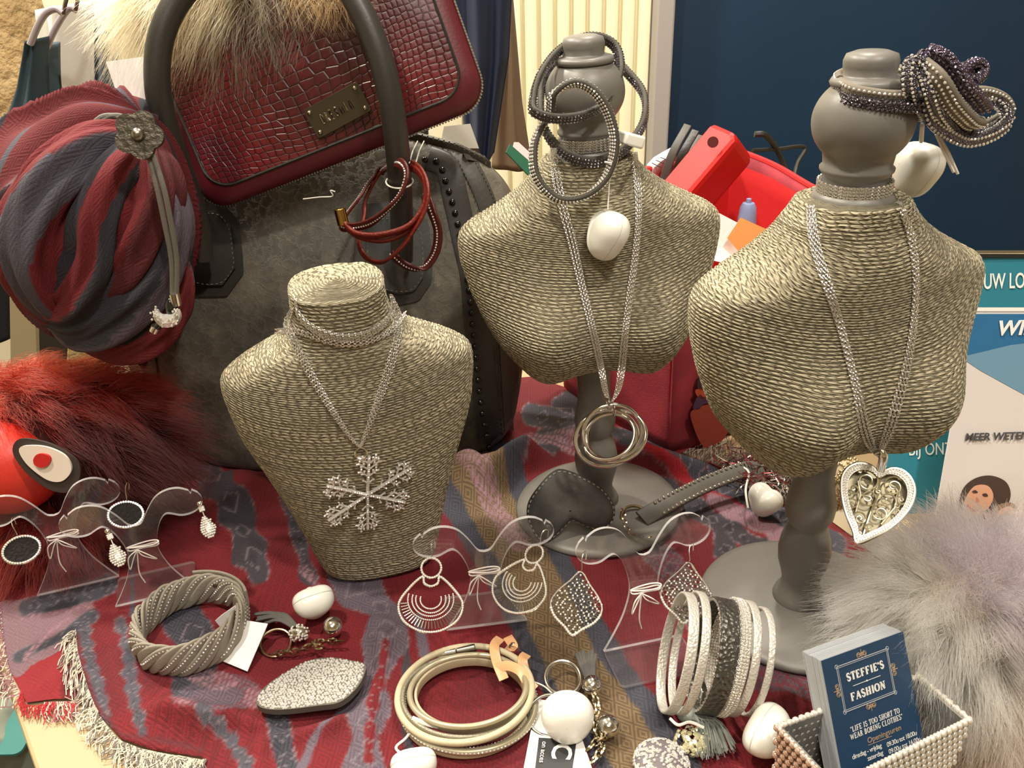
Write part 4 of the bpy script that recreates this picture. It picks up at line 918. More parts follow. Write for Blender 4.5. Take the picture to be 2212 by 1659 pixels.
for k, (dx, dy, rx, ry, ya, pi_) in enumerate(((-8, 4, 72, 64, .35, .25), (10, -2, 72, 58, -.45, -.2), (4, -8, 64, 68, .1, .5), (-4, 0, 58, 54, -.2, -.45))):
    c = at(1319+dx, 943+dy, .533-.001*k); R = cam_basis(c, roll=.1*k, yaw=ya, pitch=pi_); a = np.arange(72)*2*PI/72; s = .000318
    MB().tube(c + (np.cos(a)[:, None]*R[:, 0]*rx + np.sin(a)[:, None]*R[:, 1]*ry)*s*1.02, .00155, 10, closed=True).build('hoop', M_SILVER, N2)
for c, r in (((1313, 872), .0038), ((1325, 884), .0042)):
    MB().tube(ring3(at(*c, .532), r, 24, axis=(1, .2, .1)), .0007, 6, closed=True).build('jump_ring', M_SILVER, N2)
# --- necklace on the right bust
N3 = thing('necklace', 'silver multi-strand necklace with crystal-rimmed filigree heart pendant', 'necklace', at(1900, 990, .412)); mbc = MB()
ax3 = (W3[:3, 3] + W3[:3, :3] @ np.array([0, 0, .2895])); z3 = W3[:3, 2]
for k in range(5):
    q = ring3(ax3 + z3*(.0017*k - .0010), .0190, 60, axis=z3); chain_mb(mbc, np.vstack([q, q[:1]]), .00095)
for d in (-9, -1, 7):
    chain_mb(mbc, drape([(1752+d*.7, 446), (1756+d, 500), (1770+d, 560), (1790+d, 620), (1812+d*.8, 690), (1834+d*.7, 770), (1853+d*.8, 850), (1866+d*1.1, 915), (1880+d, 960), (1898, 985)], V3, .0017, .408), .00105)
    chain_mb(mbc, drape([(1944+d*.5, 440), (1966+d*.7, 500), (1978+d*.6, 570), (1979+d*.5, 640), (1972+d*.6, 720), (1958+d*.8, 800), (1942+d, 860), (1924+d*1.1, 920), (1906+d*.6, 965), (1899, 985)], V3, .0017, .408), .00105)
for d in (0, 6): chain_mb(mbc, np.array([at(1700, 485+d, .495), at(1722+d*.3, 455+d*.6, .49), at(1752, 425+d*.5, .48), at(1792, 402, .462)]), .001)
mbc.build('chain', M_CHAIN, N3, kind='stuff')
MB().tube(spl([at(1893, 978, .412), at(1905, 974, .405), at(1908, 990, .404), at(1902, 1015, .406)], 20), [.0018]*10+[.0024]*10, 10).build('bail', M_SILVER, N3)
hc_ = at(1890, 1085, .404); Rh = cam_basis(hc_, yaw=.12, pitch=-.25); Mh = M44(Rh, hc_); s = .000262
hp_ = [(3, 66), (20, 79), (42, 80), (62, 66), (72, 42), (70, 12), (58, -18), (36, -50), (8, -76), (-22, -96), (-34, -72), (-54, -38), (-68, -2), (-74, 34), (-66, 60), (-46, 76), (-22, 76), (-6, 66)]
Ho = resample(spl(np.array(hp_)*s, 200, True), n=110, closed=True); hcen = np.array([0, 4*s])
Hi = hcen + (Ho-hcen)*.82
fr_ = MB().plate(Ho, .0022, Mh, holes=[Hi]).build('heart_frame', M_SILVER, N3, bevel=.0005)
MB().tube(xfp(np.c_[Ho, np.full(len(Ho), .0018)], Mh), .0011, 7, closed=True).build('heart_rim', M_SILVER, N3)
MB().plate(hcen + (Ho-hcen)*.97, .0012, Mh, z0=-.0062).build('heart_back', mat('antique_silver', '#77705c', .3, .9), N3)
gm_ = []; 
for f in (.945, .875):
    for p in resample(hcen + (Ho-hcen)*f, n=84 if f > .9 else 76, closed=True): gm_.append(xfp([*p, .0022], Mh))
MB().gems(gm_, .00088, N=Rh[:, 2]).build('stones', M_GEM, fr_, smooth=False, kind='stuff')
fil = MB()
def spiral(cx, cy, r, turns, a0, hand=1, tail=None):
    t = np.linspace(0, 1, 40); a = a0 + hand*t*turns*2*PI; rr = r*1.08*(1-.90*t); pts = np.stack([cx+rr*np.cos(a), cy+rr*np.sin(a)], 1)
    if tail is not None: pts = np.vstack([np.array(tail), pts])
    fil.tube(xfp(np.c_[pts*s, np.full(len(pts), -.0004)], Mh), .00050, 6)
for cx, cy, r, tn, a0, hd in ((-22, 44, 24, 2, 2.6, -1), (32, 44, 22, 2, .4, 1), (-46, 20, 12, 1.4, 3.6, 1), (50, 18, 10, 1.4, -.2, -1), (-14, 8, 19, 1.7, 3.6, 1), (24, 10, 17, 1.6, -.4, 1), (-44, -14, 12, 1.4, 3, -1), (14, -20, 19, 2, .6, 1), (-24, -42, 14, 1.6, 2.8, -1), (-4, -58, 9, 1.3, .5, 1), (4, 26, 7, 1.2, 1, 1), (-38, 62, 8, 1, 0, 1), (44, 66, 7, 1, 2, 1), (48, -8, 9, 1.2, 1, -1), (-20, -72, 7, 1.2, 1, 1)):
    spiral(cx, cy, r, tn, a0, hd)
fil.tube(xfp([[-40*s, 40*s, -.001], [-30*s, 10*s, -.001], [-34*s, -30*s, -.001]], Mh), .0006, 5).tube(xfp([[2*s, 60*s, -.001], [4*s, 20*s, -.001], [-4*s, -20*s, -.001], [-12*s, -80*s, -.001]], Mh), .0006, 5).tube(xfp([[44*s, 40*s, -.001], [42*s, 0, -.001], [20*s, -44*s, -.001]], Mh), .0006, 5)
fil.build('filigree', mat('pale_gold_filigree', '#eee6c8', .2, .8), N3)
# ================================================================== WRAP BRACELETS ON THE TWO HEADS
M_BAND = mat('charcoal_suede_band', '#4b4740', .75, bump=(700, .6, .0006)); M_TAUP = mat('taupe_suede_band', '#736b5f', .75, bump=(700, .5, .0005))
WB = thing('wrap_bracelet', 'charcoal wrap bracelet with crystal rows looped over the rear bust head', 'bracelet', at(1240, 420, .55))
def xy(pts, Ys): return np.array([at(p[0], p[1], y) for p, y in zip(pts, Ys)])
L1 = xy([(1150, 225), (1165, 165), (1210, 108), (1275, 80), (1326, 98), (1340, 150), (1318, 210), (1270, 246), (1205, 256), (1160, 245)], [.552, .565, .585, .60, .60, .585, .567, .552, .547, .547])
L2 = xy([(1186, 250), (1196, 205), (1240, 180), (1285, 200), (1318, 255), (1328, 320), (1308, 385), (1262, 425), (1205, 430), (1160, 385), (1152, 325), (1166, 280)], [.556, .552, .548, .545, .543, .541, .540, .540, .542, .545, .55, .554])
L3 = xy([(1240, 118), (1180, 160), (1168, 225), (1182, 290), (1230, 338), (1290, 350), (1345, 325), (1388, 270), (1392, 210), (1362, 165), (1320, 130)], [.622, .60, .575, .562, .556, .556, .562, .58, .60, .615, .625])
for L, wd, up in ((L1, .0072, [.25, -.55, .8]), (L2, .0072, [.45, -.75, .5]), (L3, .0080, [-.1, -.35, .9])):
    P = spl(L, 120, True); bd = MB().sweep(P, rsec(wd, .0032), closed=True, up=up).build('band', M_BAND, WB)
    g_ = MB()
    for o_ in (-.0016, 0, .0016):
        for sd in (1, -1): gemrow(g_, P, up, o_*1.4, sd, .0016, .0021, .0009)
    g_.build('stones', M_GEMD if L is not L2 else M_GEM, bd, smooth=False, kind='stuff')
# box shaped white tag beside that neck, and the shell tag hanging on a string
q = at(1356, 300, .575); tag(MB().box(q, (.014, .008, .026), M=cam_basis(q, roll=-.25, yaw=.4)).build('security_tag', M_WHITEPL, bevel=.0015), 'small boxy white tag tucked behind the rear bust neck', 'security tag')
c = hit(1316, 505, V2, .011); st = shell_tag('security_tag', 'white hard shell tag hanging on a string down the rear bust chest', c, cam_basis(c, roll=-.5, yaw=-1.15, pitch=.2), .0160)
MB().tube(np.array([at(1318, 352, .541), (at(1316, 400, .541)), at(1313, 452, .535)]), .00045, 6).build('string', M_STRING, st)
MB().tube(ring3(at(1318, 352, .541), .003, 20, axis=(.2, .2, 1)), .0007, 6, closed=True).build('string', M_STRING, st)
# right bust head
WG = thing('wrap_bracelet', 'glittery taupe and violet wrap bracelet round the right bust head, knotted at the side', 'bracelet', at(2010, 260, .47))
M_GLIT = mat('gunmetal_glitter', '#75717a', .25, .85, bump=(900, 1, .0015, 'v')); M_GLITV = mat('violet_glitter', '#6a5f74', .25, .8, bump=(800, 1, .0015, 'v'))
hc3 = W3[:3, 3] + W3[:3, :3] @ np.array([0, 0, .3435])
def wb(pts, Ys, w, m, gm=None, up=None, rows=(-.0012, .0012), closed=False, gr=.0009, nn=90, th=.0042):
    w = w*1.6; rows = tuple(r*1.6 for r in rows)
    P = spl(xy(pts, Ys), nn, closed); bd = MB().sweep(P, rsec(w, th), closed=closed, up=up).build('band', m, WG)
    if gm is not None:
        g_ = MB()
        for o_ in rows:
            for sd in (1, -1): gemrow(g_, P, up, o_, sd, th*.52, gr*2.4, gr, closed)
        g_.build('stones', gm, bd, smooth=False, kind='stuff')
upz = [0, -.25, 1]
wb([(1815, 180), (1840, 196), (1900, 207), (1955, 210), (2010, 212), (2070, 205), (2125, 200), (2165, 215), (2178, 240), (2150, 262), (2110, 280)], [.462, .447, .440, .440, .444, .45, .455, .458, .46, .462, .46], .0042, M_TAUP, M_GEM, upz)
wb([(1812, 196), (1838, 214), (1900, 226), (1960, 230), (2020, 236), (2060, 262), (2100, 292), (2150, 282), (2178, 250)], [.460, .446, .439, .439, .442, .446, .45, .455, .458], .0042, M_GLIT, M_GEMD, upz)
wb([(1812, 180), (1812, 168), (1840, 156), (1900, 150), (1960, 160), (1975, 175)], [.462, .475, .492, .497, .485, .462], .0050, M_TAUP, M_GEM, upz)
wb([(1984, 255), (1970, 215), (1962, 170), (1968, 135), (1982, 135), (1998, 165), (2010, 200), (2030, 250), (2070, 292)], [.452, .440, .436, .437, .437, .435, .433, .436, .445], .0046, M_GLIT, M_GEM, [.8, -.6, .1])
wb([(1992, 142), (2030, 175), (2060, 225), (2095, 262), (2110, 268)], [.438, .430, .431, .438, .445], .0060, M_TAUP, M_GEM, [.5, -.8, .4], rows=(-.002, 0, .002))
wb([(1996, 128), (2010, 116), (2040, 128), (2070, 168), (2100, 205), (2125, 235)], [.445, .440, .436, .434, .436, .442], .0060, M_GLITV, M_GEMD, [.5, -.8, .4], rows=(-.0018, 0, .0018), gr=.001)
wb([(2060, 175), (2085, 145), (2110, 140), (2118, 160), (2095, 182)], [.438, .442, .445, .444, .438], .0056, M_GLITV, M_GEMD, [.5, -.6, .5])
wb([(2040, 175), (2010, 215), (2015, 262), (2050, 290), (2090, 305), (2140, 292), (2176, 262), (2160, 226), (2110, 205)], [.440, .437, .438, .44, .443, .447, .452, .456, .458], .0040, M_GLIT, M_GEM, upz)
st = thing('security_tag', 'white hard shell tag hanging behind the right bust head', 'security tag', at(1985, 365, .475))
COL.objects.unlink(st); bpy.data.objects.remove(st)
c = at(1984, 362, .482); st = shell_tag('security_tag', 'white hard shell tag hanging behind the right bust head', c, cam_basis(c, roll=-.25, yaw=-.95, pitch=.1), .0150)
for dx in (0, 9): MB().tube(np.array([at(2022+dx*.5, 290, .447), at(2040+dx, 330, .446), at(2060+dx, 372+dx*.4, .446)]), .0008, 6).build('string', M_STRING, st)
MB().tube(np.array([at(1992, 270, .452), at(1990, 305, .47)]), .0012, 6).build('string', M_STRING, st)
# ================================================================== RED BRACELET on the bag handle
M_REDL = mat('red_braided_leather', '#6e1c12', .45, bump=(400, .8, .001)); M_REDD = mat('dark_red_leather', '#4d120f', .45, bump=(300, .6, .001))
RBt = thing('wrap_bracelet', 'red leather wrap bracelet with crystals tied to the handbag handle', 'bracelet', at(850, 560, .62))
def rb(pts, Ys, w, m, up, gm=None, closed=True, row=0.0, sd=1, th=.0022):
    P = spl(xy(pts, Ys), 110, closed); bd = MB().sweep(P, rsec(w, th), closed=closed, up=up).build('strap', m, RBt)
    if gm: g_ = MB(); gemrow(g_, P, up, row, 1, th*.5, .0021, .0009, closed); gemrow(g_, P, up, row, -1, th*.5, .0021, .0009, closed); g_.build('stones', gm, bd, smooth=False, kind='stuff')
rb([(742, 490), (790, 485), (830, 458), (864, 420), (878, 375), (862, 352), (830, 365), (800, 392), (775, 430), (745, 470)], [.612, .603, .598, .597, .60, .615, .665, .668, .655, .63], .0075, M_REDD, [.5, -.5, .7], M_GEM)
rb([(740, 480), (770, 505), (820, 508), (880, 490), (912, 450), (920, 405), (905, 372), (880, 358)], [.612, .603, .598, .597, .60, .606, .62, .64], .0060, M_REDL, [.3, -.6, .7], closed=False, th=.0034)
rb([(738, 485), (775, 512), (830, 520), (880, 500), (905, 465), (925, 430), (918, 385)], [.614, .605, .60, .60, .604, .61, .63], .0040, M_REDL, [.3, -.6, .7], closed=False, th=.003)
rb([(790, 430), (785, 470), (775, 520), (790, 555), (825, 566), (862, 540), (895, 495), (918, 450), (922, 400), (900, 360), (860, 350), (820, 375)], [.665, .65, .625, .612, .607, .60, .596, .597, .604, .625, .655, .668], .0055, M_REDL, [.55, -.65, .5])
rb([(845, 548), (880, 575), (915, 578), (940, 545), (946, 500), (932, 455), (918, 420)], [.612, .608, .606, .606, .607, .61, .62], .0080, M_REDD, [.75, -.5, .3], M_GEM, closed=False)
MB().tube(np.array([at(733, 450, .613), at(742, 486, .612)]), .0042, 14).build('magnet_clasp', mat('gold_clasp', '#b08d4c', .2, 1), RBt, bevel=.0005)
MB().tube(ring3(at(863, 392, .634), .0098, 30, axis=nrm(at(864, 400, .638)-at(858, 320, .63))), .0006, 6, closed=True).build('string', M_STRING, RBt)
for d in (0, 14): MB().tube(np.array([at(884+d, 352, .628), at(892+d, 325, .655), at(902+d, 305, .69)]), .0005, 6).build('string', M_STRING, RBt)
MB().tube(spl([at(655, 430, .645), at(690, 426, .64), at(718, 424, .635), at(714, 412, .634), at(724, 414, .634)], 30), .0005, 6).build('string', M_STRING, RBt)
# ================================================================== ACRYLIC EARRING STANDS AND EARRINGS
def clear_mat(name, tint, base=.06, edge=.0):
    m = bpy.data.materials.new(name); m.use_nodes = True; nt = m.node_tree; nt.nodes.clear()
    out = nt.nodes.new('ShaderNodeOutputMaterial'); tr = nt.nodes.new('ShaderNodeBsdfTransparent'); tr.inputs[0].default_value = (*tint, 1)
    gl = nt.nodes.new('ShaderNodeBsdfGlossy'); gl.inputs['Roughness'].default_value = .04; fr = nt.nodes.new('ShaderNodeLayerWeight'); pw = nt.nodes.new('ShaderNodeMath'); pw.operation = 'POWER'; pw.inputs[1].default_value = 4.5
    mx = nt.nodes.new('ShaderNodeMixShader'); ad = nt.nodes.new('ShaderNodeMath'); ad.operation = 'MULTIPLY_ADD'; ad.inputs[1].default_value = .75; ad.inputs[2].default_value = .035 + base; ad.use_clamp = True
    nt.links.new(fr.outputs['Facing'], pw.inputs[0]); nt.links.new(pw.outputs[0], ad.inputs[0]); nt.links.new(ad.outputs[0], mx.inputs[0]); nt.links.new(tr.outputs[0], mx.inputs[1]); nt.links.new(gl.outputs[0], mx.inputs[2])
    last = mx.outputs[0]
    if edge:
        df = nt.nodes.new('ShaderNodeBsdfDiffuse'); df.inputs[0].default_value = (.9, .87, .87, 1); m2 = nt.nodes.new('ShaderNodeMixShader'); m2.inputs[0].default_value = edge
        nt.links.new(last, m2.inputs[1]); nt.links.new(df.outputs[0], m2.inputs[2]); last = m2.outputs[0]
    nt.links.new(last, out.inputs[0]); return m
M_ACR = clear_mat('clear_acrylic', (.96, .95, .96), .01, .018); M_ACE = clear_mat('acrylic_cut_edge', (.88, .86, .88), .2, .32)
half = [(0, .0530), (.004, .0545), (.009, .062), (.015, .0690), (.022, .0720), (.029, .0718), (.0345, .0690), (.0355, .0665), (.0365, .0690), (.0395, .0665), (.0412, .0630), (.0408, .0590), (.0378, .0555), (.033, .0535), (.027, .0535), (.0215, .0560), (.018, .0565), (.0145, .0530), (.0115, .0470), (.0095, .0400), (.0090, .0340), (.0105, .0270), (.014, .0180), (.020, .0080), (.0255, .0000)]
half = [tuple(p) for p in np.vstack([spl(np.array(half[:7]), 22), np.array(half[7:9]), spl(np.array(half[9:]), 44)])]
outl = np.array(half + [(-x, y) for x, y in half[::-1]][:-1])*[1.08, 1.27]; ZS = 1.27
def stand(label, foot, yaw, s=1.0, flip=1):
    t = thing('earring_stand', label, 'earring stand', foot, (0, 0, yaw), 'clear earring stands')
    tilt = .10*flip
    M = Mx((0, 0, .0024*1), rx=PI/2 + tilt)
    MB().plate(outl*s, .0022*s, M, mi=0, mside=1).build('upright', [M_ACR, M_ACE], t, world=False, smooth=False)
    MB().plate(rrect(.054*s, .032*s, .003, 4, org=(-.027*s, 0 if flip > 0 else -.032*s)), .0022*s, Mx((0, 0, 0)), mi=0, mside=1).build('base_plate', [M_ACR, M_ACE], t, world=False, smooth=False)
    tie = MB(); c = np.array([0, -.0011, .0365*s*ZS]); a = np.arange(41)/40*2*PI
    tie.tube(np.stack([.0100*s*np.cos(a), -.0005+.0024*np.sin(a), .0365*s*ZS + .0006*np.sin(3*a)], 1), .0005, 6)
    tie.tube(np.stack([.0102*s*np.cos(a), -.0005+.0026*np.sin(a), .0378*s*ZS + .0005*np.sin(2*a)], 1), .0005, 6)
    for sg, dz in ((1, -.003), (-1, -.007)): tie.tube(spl([(-.004, -.003, .0365*s*ZS), (-.004+sg*.006, -.007, .0345*s*ZS), (-.002+sg*.009, -.006, .0320*s*ZS+dz), (-.004+sg*.003, -.005, .033*s*ZS), (-.004, -.0032, .0365*s*ZS)], 24), .00045, 5)
    tie.tube(spl([(-.004, -.003, .0365*s*ZS), (-.006, -.006, .030*s), (-.004, -.006, .020*s)], 12), .00045, 5)
    tie.build('string_tie', M_STRING, t, world=False); return t
stands = []
for lab, foot, yaw, flip in (('clear acrylic earring stand at the far left, holding oval crystal hoop earrings', on(172, 1268, .006), .36, 1), ('clear acrylic earring stand left of the headless bust, holding teardrop crystal earrings', on(340, 1292, .006), .34, 1),
                       ('clear acrylic earring stand in front of the headless bust, holding fan earrings', on(1052, 1352, .006), .14, 1), ('clear acrylic earring stand between bracelet and rear bust, holding filigree leaf earrings', on(1388, 1392, .006), .24, -1)):
    stands.append(stand(lab, foot, yaw, 1.0, flip))
def ear_thing(label, px, py, Yd, roll=0, yaw=0, group=None, pitch=-.25):
    p = at(px, py, Yd); R = cam_basis(p, roll=roll, yaw=yaw, pitch=pitch); e = Matrix([list(r) for r in R]).to_euler()
    return thing('earring', label, 'earring', p, e, group)
def hook(t, top):     # thin ear wire from local origin up
    MB().tube(spl([(0, 0, 0), (.0005, .001, .0), (-.0004, top*.6, .0012), (.0004, top, .0010), (.0018, top+.0006, -.001), (.002, top*.7, -.003)], 24), .00032, 5).build('hook', M_SILVER, t, world=False)
S_ = .000315
def add_gems(P, r, parent, m=None, N=(0, 0, 1)):
    MB().gems(P, r, N=N).build('stones', m or M_GEM, parent, world=False, smooth=False, kind='stuff')
def hoop_ear(label, px, py, Yd, **k):
    t = ear_thing(label, px, py, Yd, **k); hook(t, .012); a = np.arange(72)*2*PI/72
    C_ = lambda rx, ry: np.stack([rx*np.cos(a), -.0105+ry*np.sin(a), 0*a], 1)
    o = MB().tube(C_(.0112, .0090), .0011, 7, closed=True).build('rim', M_SILVER, t, world=False)
    add_gems([p + [0, 0, .0006] for p in resample(C_(.0112, .0090), n=40, closed=True)], .00105, o)
    a2 = np.arange(40)*2*PI/40; MB().plate(np.stack([.0105*np.cos(a2), -.0105+.0084*np.sin(a2)], 1), .0008, None, z0=-.0006).build('dark_disc', mat('black_fur_disc', '#1c1615', .9, bump=(500, 1, .002)), t, world=False); return t
def drop_ear(label, px, py, Yd, **k):
    t = ear_thing(label, px, py, Yd, **k)
    MB().ball((0, .004, .001), (.0020, .0020, .0012), 12, 8).build('stud', M_SILVER, t, world=False)
    add_gems([(x, y, .0012) for x in (-.0012, 0, .0012) for y in (-.0012, 0, .0012)], .0010, t)
    o = MB().ball((0, -.0130, 0), (.0045, .0082, .0020), 20, 14); vv = o.v[0]; vv[:, 0] *= (1 - .55*np.clip((vv[:, 1]+.013)/.0082, -.2, 1)); o = o.build('drop', M_SILVER, t, world=False)
    P = []
    for y in np.arange(-.0205, -.0050, .0016):
        f = (y+.013)/.0082; w_ = .0045*math.sqrt(max(0, 1-f*f))*(1-.55*max(-.2, min(1, f)))
        for x in np.arange(-w_, w_+1e-6, .0015): P.append((x, y, .0018*math.sqrt(max(0, 1-f*f)) + .0002))
    add_gems(P, .0009, o); MB().tube([(0, -.002, .0), (0, -.006, 0)], .0005, 6).build('link', M_SILVER, t, world=False); return t
def fan_ear(label, px, py, Yd, dark=False, **k):
    t = ear_thing(label, px, py, Yd, **k); hook(t, .010); a = np.arange(60)*2*PI/60
    r1_ = np.stack([.0062*np.cos(a), -.0070+.0062*np.sin(a), 0*a], 1); o = MB().tube(r1_, .0008, 6, closed=True).build('small_ring', M_SILVER, t, world=False); add_gems([p+[0, 0, .0006] for p in resample(r1_, n=26, closed=True)], .0009, o)
    big = spl([(-.0055, -.0125), (-.013, -.019), (-.0195, -.0290), (-.0165, -.0390), (-.006, -.0455), (.006, -.0455), (.0165, -.0390), (.0195, -.0290), (.013, -.019), (.0055, -.0125), (.0042, -.0165), (0, -.0185), (-.0042, -.0165)], 150, True)
    b3 = np.c_[big, 0*big[:, 0]]; o = MB().tube(b3, .0008, 6, closed=True).build('fan_rim', M_SILVER, t, world=False); add_gems([p+[0, 0, .0006] for p in resample(b3, n=86, closed=True)], .0009, o)
    f = MB(); P = []
    for q in range(26):
        an = PI*1.0 + (q+.5)/26*PI; c_ = np.array([0, -.028]); e_ = c_ + np.array([.0185*math.cos(an), .0165*math.sin(an)]); s_ = c_ + np.array([.0140*math.cos(an), .0120*math.sin(an)])
        f.tube([(*s_, 0), (*e_, 0)], .00042, 5)
    for rr in (.35, .5, .62, .76):
        for q in range(int(50*rr)+6):
            an = PI*.92 + q/(int(50*rr)+5)*PI*1.16; x, y = .0185*rr*math.cos(an), -.0265+.0165*rr*math.sin(an); P.append((x, y, .0002))
        an = np.linspace(PI*.9, PI*2.1, 40); f.tube(np.stack([.0185*rr*np.cos(an), -.0265+.0165*rr*np.sin(an), 0*an], 1), .0003, 5)
    f.build('filigree', M_STEEL, t, world=False); add_gems(P, .00062, t, M_GEM); return t
def leaf_ear(label, px, py, Yd, **k):
    t = ear_thing(label, px, py, Yd, **k); hook(t, .011)
    O = spl([(0, -.001), (.006, -.0075), (.0125, -.0150), (.0152, -.0220), (.0120, -.0290), (.0050, -.0345), (0, -.0385), (-.0050, -.0345), (-.0120, -.0290), (-.0152, -.0220), (-.0125, -.0150), (-.006, -.0075)], 110, True)
    o3 = np.c_[O, 0*O[:, 0]]; o = MB().tube(o3, .00065, 6, closed=True).build('leaf_rim', M_SILVER, t, world=False)
    add_gems([p+[0, 0, .0006] for p in resample(o3, n=64, closed=True) if p[1] < -.024], .0010, o)
    f = MB(); P = []; rs = np.random.RandomState(5)
    for gyy in np.arange(-.0365, -.003, .0030):
        for gxx in np.arange(-.015, .0151, .0031):
            x, y = gxx + rs.randn()*.0004 + (.0015 if int(round(gyy/.003)) % 2 else 0), gyy + rs.randn()*.0003
            if not inpoly(O*.93+[0, -.0014], np.array([x]), np.array([y]))[0]: continue
            r_ = .0011+.0005*rs.rand(); aa = np.arange(10)*2*PI/10; f.tube(np.stack([x+r_*np.cos(aa), y+r_*np.sin(aa), 0*aa], 1), .00034, 4, closed=True); P.append((x+r_, y, .0003)); 
            if rs.rand() < .6: P.append((x, y+r_, .0003))
    f.build('filigree', M_STEEL, t, world=False); add_gems(P, .00068, t, M_GEM); return t
def tipY(st, side, s=1.0): w = wmat(st) @ Vector((side*.0397*s, -.003, .062*s*ZS)); return w
gE = 'pairs of earrings on the acrylic stands'
def on_tip(fn, st, side, label, px, py, dy=-.004, **k):
    w = tipY(st, side); return fn(label, px, py, w.y + dy, group=gE, **k)
on_tip(hoop_ear, stands[0], -1, 'oval crystal-rimmed hoop with dark centre, at the far left edge', 36, 1157)
on_tip(hoop_ear, stands[0], 1, 'oval crystal-rimmed hoop with dark centre, beneath the fur creature', 272, 1080, roll=-.25)
on_tip(drop_ear, stands[1], -1, 'crystal teardrop earring on the left arm, overlapping the white string ties', 238, 1160, roll=.1)
on_tip(drop_ear, stands[1], 1, 'crystal teardrop earring on the right arm, against the dark scarf stripe', 436, 1100, roll=.12)
on_tip(fan_ear, stands[2], -1, 'fan-shaped crystal earring on the left arm, over plain red scarf', 932, 1203, roll=-.10)
on_tip(fan_ear, stands[2], 1, 'fan-shaped crystal earring on the right arm, half turned over the tan band', 1164, 1176, roll=-.30, yaw=-.55)
on_tip(leaf_ear, stands[3], -1, 'openwork leaf-shaped earring on the left arm, touching the fan earring', 1255, 1232, roll=-.12)
on_tip(leaf_ear, stands[3], 1, 'openwork leaf-shaped earring on the right arm, beside the taupe base', 1488, 1212)
# ================================================================== GREY BRAIDED WRAP BRACELET (left, on the scarf)
M_PGREY = mat('pale_grey_suede', '#8e8679', .8, bump=(600, .5, .0006)); 
bc = on(412, 1352, .016); gz = hz(bc[0], bc[1])
BW = thing('wrap_bracelet', 'pale grey braided suede wrap bracelet with crystals and a press stud, on the scarf', 'bracelet', (bc[0], bc[1], gz))
for k in range(7):
    a = np.linspace(0, 2*PI, 150, endpoint=False); ph = k*2*PI/7; mm = 4
    R = .0335 + .0030*np.cos(mm*a+ph) + .0006*(k % 3); z = gz + .0135 + .0095*np.sin(mm*a+ph)
    P = np.stack([bc[0]+R*np.cos(a), bc[1]+R*np.sin(a)*.98, z + .002*np.sin(a+1)], 1)
    st_ = MB().sweep(P, rsec(.0064, .0022), closed=True, up=[.0, 0, 1]).build('strand', M_PGREY, BW)
    if k % 2 == 0 or k == 5: g_ = MB(); gemrow(g_, P, [0, 0, 1], .0010, -1, .0010, .0023, .00085); gemrow(g_, P, [0, 0, 1], .0010, 1, .0010, .0023, .00085); g_.build('stones', M_GEM, st_, smooth=False, kind='stuff')
a = np.linspace(.35, 1.75, 30); P = np.stack([bc[0]+.0385*np.cos(a), bc[1]+.0375*np.sin(a), gz+.022+0*a], 1)
MB().sweep(P, rsec(.0135, .0020), up=[.1, -.2, 1]).build('snap_flap', M_PGREY, BW)
MB().ball(at(468, 1262, P[15][1]-.003), (.0034, .0022, .0030), 14, 8).build('snap_stud', M_STEEL, BW)
q = [at(465, 1340, .455), at(478, 1330, .455), at(516, 1302, .458), at(524, 1322, .458), at(524, 1340, .456), at(478, 1365, .452)]
Mt = basis(q[0], q[3]-q[0], q[2]-q[0]); tt = thing('price_tag', 'small white folded price tag looped on the pale grey braided bracelet', 'tag', q[0])
MB().plate([xfp(p, np.linalg.inv(Mt))[:2] for p in q], .0005, Mt).build('paper', M_PAPER, tt)
q = [ons(478, 1432, .002), ons(524, 1368, .012), ons(590, 1382, .011), ons(536, 1456, .002)]; Mt = basis(q[0], q[3]-q[0], q[1]-q[0])
tag(MB().plate([xfp(p, np.linalg.inv(Mt))[:2] for p in q], .0006, Mt).build('paper_tag', M_PAPER), 'blank white paper label between the braided bracelet and the tassel charm', 'tag')
# ================================================================== TASSEL CHARM WITH CRYSTAL LEAF (left)
M_TAS = mat('grey_suede_tassel', '#5d5b57', .75, bump=(500, .5, .0006)); M_PYR = mat('antique_chain_metal', '#b5a98c', .25, 1)
KC = thing('key_charm', 'key charm with grey tassel, ball chain beads and a crystal leaf', 'key charm', ons(660, 1430))
lf = [(553, 1510), (575, 1480), (625, 1448), (670, 1428), (715, 1424), (760, 1432), (790, 1442), (788, 1465), (770, 1495), (735, 1522), (690, 1528), (610, 1534), (565, 1528)]
L3_ = [on(*p, .0150) for p in lf]; c0 = np.mean(L3_, 0); Ml = basis(c0, np.array([1, .1, .05]), np.array([0, 1, .0])); O = resample(spl(np.array([xfp(p, np.linalg.inv(Ml))[:2] for p in L3_]), 120, True), n=70, closed=True)
lo = MB().plate(O, .0042, Ml, z0=-.003).build('leaf', mat('grey_felt_backing', '#57534c', .8), KC, bevel=.0006)
P = []
for yy in np.arange(O[:, 1].min(), O[:, 1].max(), .00165):
    for xx in np.arange(O[:, 0].min(), O[:, 0].max(), .00175):
        P.append((xx + (.0009 if int(yy/.00165) % 2 else 0)+random.gauss(0, .0002), yy+random.gauss(0, .0002)))
P = np.array(P); ins = inpoly(O*.965, P[:, 0], P[:, 1]); MB().gems([xfp([x, y, .0013], Ml) for x, y in P[ins]], .00092, N=Ml[:3, 2]).build('stones', M_GEM, lo, smooth=False, kind='stuff')
def chain_obj(pts, r, parent, name='chain', m=None): return chain_mb(MB(), spl(pts, 80), r, r*1.7).build(name, m or M_PYR, parent)
chain_obj([ons(595, 1425, .005), ons(650, 1420, .006), ons(690, 1408, .008), ons(735, 1405, .008)], .0024, KC)
